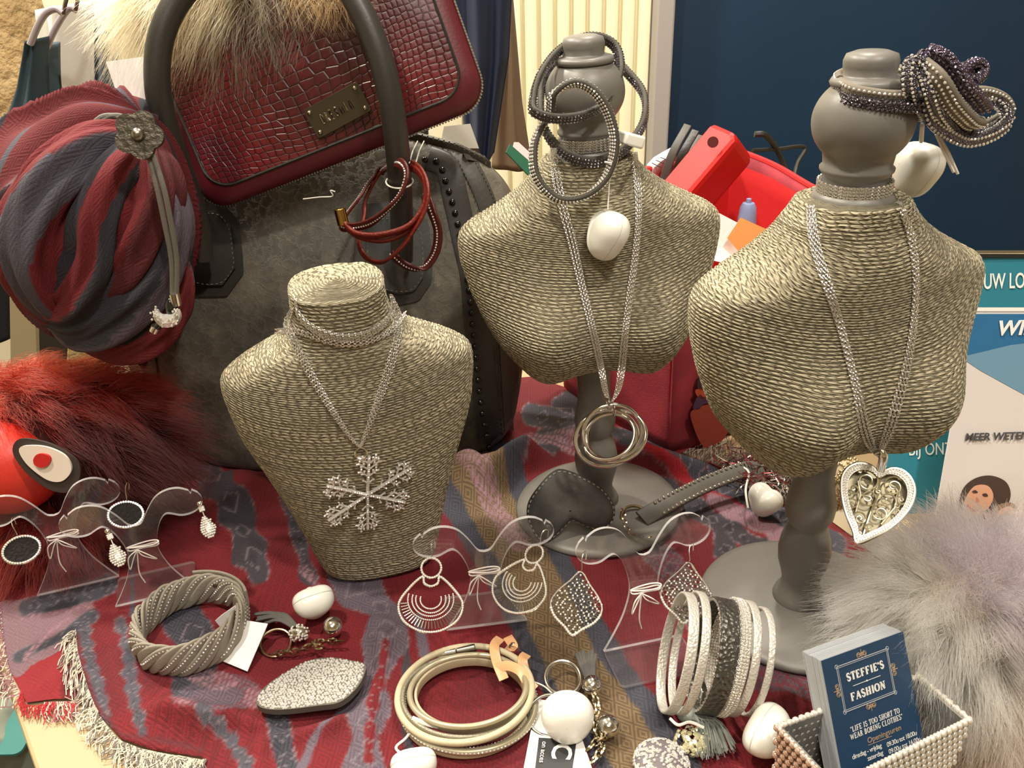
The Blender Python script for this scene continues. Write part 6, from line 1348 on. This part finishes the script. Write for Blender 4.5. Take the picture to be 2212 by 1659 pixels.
# ================================================================== WHITE AND GREY FUR POMPOM
PC = ax(2085, 1440, .545); PC[2] = max(PC[2], .045)
FP = thing('fur_pompom', 'large fluffy fur pompom, cream turning grey on the right, behind the card box', 'fur pompom', (PC[0], PC[1], .01))
MB().ball(PC, (.053, .042, .044), 28, 18).build('core', mat('cream_hide', '#d8ccba', .9), FP)
def furcol_p(r):
    px, py = proj(r); t = np.clip((px-2095 + (1400-py)*.8)/100, 0, 1)[:, None]; return np.array(C('#f8ead2'))*(1-t) + np.array(C('#9c9298'))*t
r1, n1, v1 = sphere_pts(36000, PC, (.053, .042, .044), lambda v: (v[:, 1] < .6)); 
fur('fur', FP, r1, n1*1.0 + np.array([-.12, -.05, .05]), .047, furcol_p, flow=(.05, -.0, -.30), rad=.00019, clump=.65, jitter=.27, curl=.14, nguide=420)
tl = ax(2170, 1560, .50); r1, n1, v1 = sphere_pts(3500, tl, (.022, .02, .035), lambda v: v[:, 1] < .6); MB().ball(tl, (.020, .018, .033), 16, 10).build('core', mat('cream_hide_low', '#b8ab98', .9), FP)
fur('fur', FP, r1, n1*.8+np.array([-.1, -.1, -.5]), .040, lambda r: np.tile(C('#bda79c'), (len(r), 1)), flow=(0, 0, -.4), rad=.00016, clump=.6, jitter=.3, nguide=100)
# ================================================================== LEAFLET STAND at the right
M_TEAL = mat('teal_poster_print', '#2b7286', .35, coat=.4, var=('#2f8a9c', 6, .3)); M_BLUEP = mat('blue_leaflet_print', '#2c6c9b', .4); M_STEELB = mat('steel_blue_print', '#6f97b3', .4); M_WLF = mat('white_leaflet', '#dcd6d4', .45, coat=.2)
q = [at(1890, 1190, .570), at(2390, 1180, .570), at(2380, 552, .650), at(1962, 552, .650)]; Mq = basis(q[0], q[1]-q[0], q[3]-q[0]); q[0][2] = q[1][2] = .003; Mq = basis(q[0], q[1]-q[0], q[3]-q[0]); w_, h_ = np.linalg.norm(q[1]-q[0]), np.linalg.norm(q[3]-q[0])
PS = thing('poster_holder', 'acrylic holder with teal loyalty poster behind the right bust', 'poster', q[0])
po = MB().plate([(0, 0), (w_, 0), (w_, h_), (0, h_)], .002, Mq, z0=-.002).build('poster', M_TEAL, PS, smooth=False)
tp = [at(2030, 545, .648), at(2400, 545, .648)]; MB().tube(np.array(tp), .0018, 10).build('chrome_rail', M_SILVER, PS)
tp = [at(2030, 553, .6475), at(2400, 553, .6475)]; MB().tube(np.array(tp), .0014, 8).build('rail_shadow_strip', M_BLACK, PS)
def ptext(s, px, py, size, m, parent, MM, **k):
    d = ray(px, py); t = np.dot(MM[:3, 3]-CAM, MM[:3, 2])/np.dot(d, MM[:3, 2]); return text(s, CAM+d*t*.9985, MM[:3, :3], size, m, parent, **k)
ptext('UW LOYALITEIT', 2124, 624, .0170, M_WINK, PS, Mq, xs=.58, bold=.0002)
ptext('BIJ ONZE', 1962, 984, .0140, M_WINK, PS, Mq, xs=.7)
lq = [at(2002, 1200, .530), at(2330, 1200, .530), at(2400, 672, .595), at(2090, 672, .595)]; lq[0][2] = lq[1][2] = .003; Mq2 = basis(lq[0], lq[1]-lq[0], np.array(at(2200, 672, .595))-np.array(at(2170, 1200, .530)))
LF = thing('leaflet', 'white and blue folded leaflet with two smiling women, in front of the teal poster', 'leaflet', lq[0])
inv2 = np.linalg.inv(Mq2); L2d = [xfp(p, inv2)[:2] for p in lq]
lfm = MB().plate(L2d, .0015, Mq2, z0=0).build('paper', M_WLF, LF, smooth=False)
def flat2(pts, m, name, z=.0016, th=.0003, parent=None, sm=False):
    Q = []
    for p in pts:
        d = ray(*p); t = np.dot(Mq2[:3, 3]-CAM, Mq2[:3, 2])/np.dot(d, Mq2[:3, 2]); Q.append(xfp(CAM+d*t, inv2)[:2])
    Q = spl(np.array(Q), 60, True) if sm else np.array(Q)
    return MB().plate(Q, th, Mq2, z0=z).build(name, m, parent or LF, smooth=False)
flat2([(2085, 678), (2395, 678), (2395, 720), (2180, 745), (2085, 768)], M_BLUEP, 'blue_header'); flat2([(2085, 768), (2180, 745), (2395, 720), (2395, 960), (2215, 855), (2115, 800), (2085, 780)], M_STEELB, 'steel_blue_band')
flat2([(2080, 664), (2400, 664), (2400, 672), (2080, 672)], M_WINK, 'white_top_edge', z=.002)
def l2text(s, px, py, size, m, **k):
    d = ray(px, py); t = np.dot(Mq2[:3, 3]+Mq2[:3, 2]*.0032-CAM, Mq2[:3, 2])/np.dot(d, Mq2[:3, 2]); return text(s, CAM+d*t, Mq2[:3, :3], size, m, LF, **k)
l2text('WIN', 2152, 724, .0150, M_WINK, bold=.0004, shear=.25); l2text('MEER WETEN', 2084, 952, .0078, mat('slate_ink', '#4a4b50', .5), bold=.00022, shear=.15)
M_SK = mat('skin_print', '#e0a98c', .5); M_SK2 = mat('pale_skin_print', '#e6b8a2', .5); M_HR = mat('brown_hair_print', '#4a3a34', .5); M_HR2 = mat('dark_blond_hair_print', '#9a7c66', .5); M_LIP = mat('lip_print', '#b5524a', .5)
flat2([(2068, 1100), (2076, 1058), (2100, 1034), (2135, 1026), (2168, 1038), (2180, 1064), (2172, 1092), (2150, 1110), (2120, 1130), (2080, 1125)], M_HR, 'hair', .0017, sm=True)
flat2([(2076, 1098), (2086, 1068), (2104, 1048), (2130, 1048), (2142, 1068), (2134, 1092), (2112, 1112), (2090, 1114)], M_SK, 'face', .0021, sm=True)
flat2([(2140, 1100), (2160, 1086), (2185, 1086), (2198, 1108), (2196, 1140), (2150, 1145), (2128, 1130)], M_HR2, 'hair', .0024, sm=True); flat2([(2140, 1122), (2156, 1100), (2178, 1092), (2193, 1110), (2190, 1140), (2150, 1142)], M_SK2, 'face', .0028, sm=True)
for pts, m in (([(2096, 1060), (2103, 1057), (2108, 1062), (2100, 1064)], M_HR), ([(2118, 1066), (2126, 1064), (2130, 1070), (2122, 1071)], M_HR), ([(2086, 1088), (2096, 1096), (2108, 1100), (2098, 1104), (2088, 1098)], M_LIP), ([(2106, 1072), (2112, 1082), (2105, 1084)], mat('nose_shade_print', '#c98f74', .5))): flat2(pts, m, 'face_print', .0025, sm=True)
for pts, m in (([(2150, 1116), (2158, 1114), (2160, 1119), (2152, 1120)], M_HR), ([(2174, 1108), (2182, 1106), (2184, 1111), (2176, 1112)], M_HR), ([(2184, 1124), (2192, 1122), (2190, 1128)], M_LIP)): flat2(pts, m, 'face_print', .0032, sm=True)
# ================================================================== things behind the busts
M_RFAB = mat('red_fabric', '#c4161a', .75, bump=(120, .3, .001)); M_PINK = mat('pink_red_tapestry', '#b23a45', .8, var=('#8f2a38', 30, .2), bump=(900, .5, .0008))
RBk = thing('fabric_basket', 'red cloth basket full of papers behind the two standing busts', 'basket', on(1447, 978, 0))
bA = on(1447, 978, .006); bB = on(1625, 905, .006); _u = nrm(bB-bA); bB = bA + _u*.22; _q = np.array([-_u[1], _u[0], 0]); bC = bB + _q*.16; bD = bA + _q*.16
cb0 = (bA+bB+bC+bD)/4; zr = [.176, .180, .216, .206]
top = [np.array([cb0[0]+(p[0]-cb0[0])*1.12, cb0[1]+(p[1]-cb0[1])*1.12, z]) for p, z in zip((bA, bB, bC, bD), zr)]; bot = [bA, bB, bC, bD]
for k in range(4):
    a, b = bot[k], bot[(k+1) % 4]; at_, bt_ = top[k], top[(k+1) % 4]; G = []; n_ = nrm(np.cross(b-a, at_-a)); n_ = n_ if np.dot(n_, a-cb0) > 0 else -n_
    for v in np.linspace(0, 1, 14): G.append([(a+(b-a)*u)*(1-v) + (at_+(bt_-at_)*u)*v + n_*(.004*math.sin(u*9+k)*v + .006*math.sin(PI*u)) for u in np.linspace(0, 1, 26)])
    G = np.array(G); mb = MB().grid(G); wl = mb.build('side_panel', M_PINK, RBk); s_ = wl.modifiers.new('solid', 'SOLIDIFY'); s_.thickness = .003
    G2 = G[4:] - n_*.0045; G2[-1] += n_*.007; MB().grid(G2).build('lining', M_RFAB, RBk)
    MB().tube(G[-1] , .0035, 8).build('hem', M_RFAB, RBk)
MB().plate([tuple(p[:2]) for p in bot], .003, None, z0=.001).build('bottom_panel', M_PINK, RBk)
def wface(px, py, k=0):     # a point on the right-hand outer panel
    a, b, tA_ = bot[k], bot[(k+1) % 4], top[k]; n_ = nrm(np.cross(b-a, tA_-a)); d = ray(px, py); t = np.dot(a-CAM, n_)/np.dot(d, n_); return CAM + d*t*.983
def decal(pts, m, name):
    Q = [wface(*p) for p in pts]; c = np.mean(Q, 0); e1 = nrm(bot[1]-bot[0]); Md = basis(c, e1, top[0]-bot[0]); MB().plate(spl(np.array([xfp(p, np.linalg.inv(Md))[:2] for p in Q]), 40, True), .0006, Md).build(name, m, RBk)
decal([(1505, 832), (1512, 806), (1530, 803), (1538, 825), (1530, 842), (1512, 842)], mat('dark_brown_print', '#3a1a1c', .8), 'printed_motif'); decal([(1503, 842), (1532, 838), (1534, 852), (1520, 862), (1506, 856)], mat('orange_print', '#b8452e', .8), 'printed_motif')
decal([(1496, 880), (1510, 852), (1520, 858), (1530, 848), (1545, 862), (1538, 872), (1520, 872), (1508, 884)], mat('plum_print', '#4a2a44', .8), 'printed_motif'); decal([(1492, 905), (1500, 884), (1545, 875), (1570, 920), (1560, 950), (1520, 965)], mat('rust_print', '#9a3a2a', .8), 'printed_motif')
# contents of the basket
TB2 = thing('red_tube', 'glossy red hollow plastic bar leaning out of the cloth basket', 'plastic bar', at(1480, 440, .84))
b0_, b1_ = at(1420, 500, .80), at(1580, 312, .82); T_ = nrm(b1_-b0_); Rk = basis(b0_, T_, np.cross([-.45, -.45, .75], T_)); LL = np.linalg.norm(b1_-b0_)
MB().plate([(0, -.018), (LL, -.018), (LL+.006, -.010), (LL+.004, .018), (0, .018)], .040, Rk, z0=-.020).build('bar', mat('glossy_red_plastic', '#b81813', .45, spec=.25), TB2, smooth=False, bevel=.006)
dd = at(1540, 307, .795); MB().tube(np.array([dd, dd+nrm(CAM-dd)*.002]), .005, 16).build('hole', mat('hole_shade_red', '#5a0c0c', .6), TB2)  # solid dark disc: the shade inside the hole put into its colour
BL = thing('black_straps', 'folded black straps standing in the cloth basket', 'strap', at(1440, 400, .86)); 
for k, (x0, y0, x1, y1) in enumerate(((1425, 400, 1486, 270), (1448, 400, 1503, 282), (1462, 398, 1512, 292))):
    MB().sweep(spl([at(x0, y0+20, .86+.008*k), at((x0+x1)/2-4, (y0+y1)/2, .86+.008*k), at(x1, y1, .87+.008*k)], 24), rsec(.0090, .0022), up=[.85, -.4, .3]).build('strap', M_BLACK if k else mat('charcoal_strap', '#474541', .5), BL)
rcp = thing('receipt', 'curled printed white receipt sticking up at the post', 'paper', at(1400, 360, .88)); G = []
for (x0, y0), (x1, y1) in zip([(1392, 380), (1398, 355), (1412, 340), (1432, 328), (1454, 316)], [(1414, 392), (1426, 372), (1446, 356), (1462, 346), (1460, 325)]): G.append([at(x0, y0, .88), at((x0+x1)/2, (y0+y1)/2, .876), at(x1, y1, .88)])
o = MB().grid(np.array(G)).build('paper', mat('receipt_paper', '#dfd9da', .6), rcp); o.modifiers.new('solid', 'SOLIDIFY').thickness = .0004
for k in range(3): MB().tube(np.array([at(1408+k*9, 352-k*6, .8745), at(1428+k*8, 362-k*8, .8745)]), .0004, 4).build('printed_line', M_INK, rcp)
def sheet(name, label, cat, pts, Ys, m, th=.0004):
    Q = [at(p[0], p[1], y) for p, y in zip(pts, Ys)]; c = Q[0]; Md = basis(c, Q[1]-Q[0], Q[-1]-Q[0]); o = MB().plate([xfp(p, np.linalg.inv(Md))[:2] for p in Q], th, Md).build(name, m, smooth=False); return tag(o, label, cat)
sheet('paper_sheet', 'large white paper sheet in the cloth basket', 'paper', [(1530, 448), (1620, 495), (1640, 570), (1530, 560)], [.80, .80, .76, .76], M_PAPER)
sheet('sticky_note', 'orange-yellow paper note in the basket in front of the white sheet', 'paper', [(1571, 514), (1600, 470), (1710, 520), (1670, 570), (1600, 548)], [.768, .775, .775, .765, .765], mat('apricot_paper', '#e3a55c', .6))
PN = thing('marker_cap', 'pale blue marker cap poking up behind the orange note', 'marker', at(1614, 480, .80)); MB().lathe([(.010, -.02), (.0085, .0), (.0075, .010), (.0055, .014), (.0026, .0145), (.0024, .018), (.001, .0185)], 20, M44(np.eye(3), at(1614, 470, .80))).build('cap', mat('pale_blue_plastic', '#8b9bc4', .4), PN)
CR = thing('cord_loop', 'thin black looped cord rising behind the cloth basket', 'cord', at(1700, 440, .95))
MB().tube(spl([at(1630, 290, .93), at(1655, 293, .93), at(1682, 330, .94), at(1703, 385, .93), at(1712, 440, .90), at(1716, 490, .87)], 40), .0032, 8).build('cord', M_BLACK, CR); MB().tube(spl([at(1625, 325, .93), at(1680, 322, .94), (at(1738, 318, .95)), at(1722, 355, .94), at(1712, 400, .92)], 40), .0022, 8).build('cord', M_BLACK, CR)
# cord basket handle etc: silver tinsel, beaded pouch and small card by the right pole
TN = thing('tinsel_bundle', 'tangled silver and rose tinsel threads behind the right bust pole', 'tinsel', ons(1660, 1030)); tn = MB()
for k in range(260):
    p = np.array([1600+150*random.random(), 985+60*random.random()]); b = on(p[0], p[1], .004+.022*random.random()); pts = [b]
    for q in range(5): b = b + RNG.randn(3)*[.006, .006, .004]; b[2] = min(max(b[2], .004), .03); pts.append(b)
    tn.tube(spl(pts, 14), .0005, 3, mi=random.choice([0, 0, 1, 2]), caps=False)
tn.build('threads', [M_CHAIN, M_STEEL, mat('rose_tinsel', '#b05a5c', .3, .8)], TN, kind='stuff'); 
bp = thing('beaded_pouch', 'small cream and gold beaded pouch between the right pole and heart pendant', 'pouch', on(1822, 1060, 0)); c0 = on(1826, 1050, .030); c0[2] = .030
MB().ball(c0, (.012, .012, .026), 20, 14).build('pouch_body', mat('cream_beaded_cloth', '#b8a888', .6), bp); v = nrm(RNG.randn(520, 3)); gb2 = MB()
for q in v: gb2.ball(c0 + q*[.0124, .0124, .0264], .0013, 5, 4)
gb2.build('beads', mat('gold_bead', '#cdb88a', .25, .8), bp, kind='stuff')
q = [on(1790, 1120, .002), on(1880, 1185, .002), on(1905, 1150, .02), on(1815, 1080, .02)]; Md = basis(q[0], q[1]-q[0], q[3]-q[0]); tag(MB().plate([xfp(p, np.linalg.inv(Md))[:2] for p in q], .001, Md).build('cream_card', mat('cream_card_stock', '#cbbf9f', .6), smooth=False), 'cream card lying behind the heart pendant tip', 'card')
# booklet and paper scraps behind the handbag
sheet('booklet', 'grey-backed booklet corner sticking up behind the handbag zip', 'booklet', [(950, 330), (1035, 330), (1016, 270), (960, 283)], [.80, .80, .82, .82], mat('grey_booklet_cover', '#6d675b', .6), .006)
sheet('paper_scrap', 'dark green paper edge standing behind the handbag', 'paper', [(1092, 330), (1160, 400), (1175, 360), (1100, 312)], [.82, .82, .83, .83], mat('dark_green_paper', '#1f5a41', .6), .001)
sheet('paper_scrap', 'pale pink paper corner standing behind the handbag', 'paper', [(1105, 330), (1172, 385), (1150, 330), (1125, 303), (1110, 308)], [.84, .84, .85, .85, .85], mat('pale_pink_paper', '#dcb8b8', .6), .001)
# ================================================================== GARMENTS in the background
def garment(name, label, outline, Y, m, amp=.02, freq=30, th=.05, rail=True, extra=None, cat='garment'):
    """hanging cloth: closed shell with vertical folds, real depth th"""
    t = thing(name, label, cat, at(*outline[-1], Y)); P = np.array([at(p[0], p[1], Y) for p in outline]); n_ = len(P)//2; Lf = resample(P[:n_], n=30); Rt = resample(P[n_:][::-1], n=30); G = []
    for k in range(30):
        row = []
        for u in np.linspace(0, 1, 40): p = Lf[k]*(1-u) + Rt[k]*u; row.append(p + np.array([0, -th*math.sin(PI*u)**.7 - amp*math.sin(u*freq + k*.05), 0]))
        for u in np.linspace(1, 0, 16): p = Lf[k]*(1-u) + Rt[k]*u; row.append(p + np.array([0, th*.6*math.sin(PI*u), 0]))
        G.append(row)
    mb = MB().grid(np.array(G), cv=True); mb.f += [tuple(range(56))[::-1], tuple(range(29*56, 30*56))]; mb.m += [0, 0]; mb.build('cloth', m, t, sharp=0); return t
fl_m = mat('cream_fleece', '#cdb185', .95, var=('#b09264', 30, .25), bump=(60, 1, .012)); 
garment('fleece_coat', 'cream teddy fleece coat hanging at the far left', [(-160, -60), (-160, 500), (130, 620), (150, 300), (130, 120), (70, -60)], 1.25, fl_m, .014, 9, .08, cat='coat')
wm = mat('white_cloth', '#f2efe4', .8); tm = mat('dark_teal_cloth', '#243a44', .75)
garment('white_shirt', 'bright white garment on a hanger between teal shirt and fur', [(90, 20), (120, 330), (150, 420), (222, 430), (205, 200), (200, 0)], 1.15, wm, .008, 12, .05, cat='shirt')
garment('teal_shirt', 'dark teal shirt with pointed hem, on the left hanger', [(72, 85), (48, 180), (28, 232), (112, 290), (106, 180), (105, 78)], 1.02, tm, .006, 9, .03, cat='shirt')
garment('teal_shirt', 'dark teal shirt on the second hanger, hem lower at the right', [(104, 92), (84, 190), (100, 300), (142, 320), (134, 200), (124, 95)], 1.06, mat('teal_cloth', '#2e444f', .75), .006, 9, .03, cat='shirt')
garment('grey_blouse', 'blue-grey garment hanging behind the beige fur', [(200, 40), (196, 180), (196, 280), (260, 300), (262, 180), (255, 40)], 1.18, mat('blue_grey_cloth', '#5f6875', .8), .006, 10, .03, cat='blouse')
garment('navy_dress', 'navy garment hanging behind the pouch, left of the radiator', [(960, -60), (985, 120), (1010, 330), (1068, 330), (1100, 120), (1108, -60)], 1.15, mat('navy_cloth', '#1f2a44', .75), .010, 16, .06, cat='dress')
garment('brown_scarf', 'brown-beige cloth hanging between navy garment and radiator', [(1080, -60), (1070, 200), (1062, 360), (1150, 360), (1128, 220), (1104, -60)], 1.30, mat('brown_beige_cloth', '#77614a', .8), .006, 9, .03, cat='garment')
M_HG = mat('lilac_grey_hanger', '#a79da4', .35, coat=.4)
for lab, Y, pts, dx in (('curved pale hanger holding the left teal shirt', .99, [(66, 95), (80, 60), (98, 30), (120, 20), (136, 30)], 0), ('curved pale hanger holding the second teal shirt', 1.03, [(100, 105), (115, 70), (135, 35), (150, 18), (163, 22)], 0)):
    t = thing('clothes_hanger', lab, 'hanger', at(*pts[0], Y), group='clothes hangers'); MB().sweep(spl([at(*p, Y) for p in pts], 30), rsec(.012, .006), up=[.3, -.9, .2]).build('arm', M_HG, t)
    MB().tube(spl([at(*pts[-1], Y), at(pts[-1][0]+10, pts[-1][1]-40, Y), at(pts[-1][0]+30, pts[-1][1]-90, Y+.02)], 20), .0022, 8).build('hook', M_STEEL, t)
rl_ = thing('clothes_rail', 'steel clothes rail above the frame that the garments hang from', 'clothes rail', (-.9, 1.15, FZ)); zt_ = .66
MB().tube(np.array([(-1.5, 1.2, zt_), (-.045, 1.2, zt_)]), .0125, 14).build('bar', M_STEEL, rl_)
for x in (-1.5, -.045): MB().tube(np.array([(x, 1.2, FZ), (x, 1.2, zt_)]), .0125, 14).build('post', M_STEEL, rl_)
# low shapes left of the table: navy bag, cream board, plastic bag on the floor
garment('navy_coat', 'dark navy garment low at the left edge behind the bunched scarf', [(-120, 360), (-130, 560), (-120, 760), (40, 720), (34, 560), (12, 380)], 1.1, mat('ink_navy_cloth', '#15161f', .8), .01, 12, .06, cat='coat')
def slab(name, label, cat, pts, Y, th, m):
    Q = [at(p[0], p[1], Y) for p in pts]; Md = basis(Q[0], Q[1]-Q[0], Q[-1]-Q[0]); return tag(MB().plate([xfp(p, np.linalg.inv(Md))[:2] for p in Q], th, Md, z0=-th).build(name, m, smooth=False, bevel=.002), label, cat)
slab('cream_board', 'tall cream board leaning behind the fur creature', 'board', [(24, 900), (85, 900), (75, 640), (20, 640)], 1.0, .02, mat('cream_board_paint', '#a89a78', .7))
slab('dark_post', 'narrow dark brown post beside the cream board', 'post', [(88, 900), (150, 900), (140, 650), (82, 650)], .98, .02, mat('dark_brown_post', '#2a231c', .7))
slab('straw_broom', 'pale straw bristles seen below the bunched scarf', 'broom', [(140, 830), (215, 830), (212, 735), (146, 735)], .95, .02, mat('straw', '#b39a6a', .9, bump=(200, 1, .004)))
pbz = FZ+.12; pb = thing('plastic_bag', 'crumpled clear plastic bag with teal paper on the floor at the lower left corner', 'bag', on(20, 1640, FZ))
pbc = on(5, 1650, pbz); g_ = MB().ball(pbc, (.10, .09, .10), 40, 26); v = g_.v[0]; g_.v[0] = v + nrm(v-pbc)*(.012*noise2(v[:, 0]*60, v[:, 2]*60+v[:, 1]*40, 77, 3))[:, None]; g_.build('film', mat('milky_film', '#7d847a', .2, coat=.6), pb)
MB().plate(rrect(.12, .10, .01), .004, M44(np.eye(3), pbc + [-.04, -.06, .085])).build('teal_sheet', mat('teal_sheet', '#3d7f7c', .5), pb)
slab('cardboard_box', 'brown cardboard side on the floor at the left edge', 'box', [(-120, 1560), (30, 1560), (0, 1420), (-120, 1420)], .62, .2, mat('brown_cardboard', '#6b4c2c', .8)) if False else None
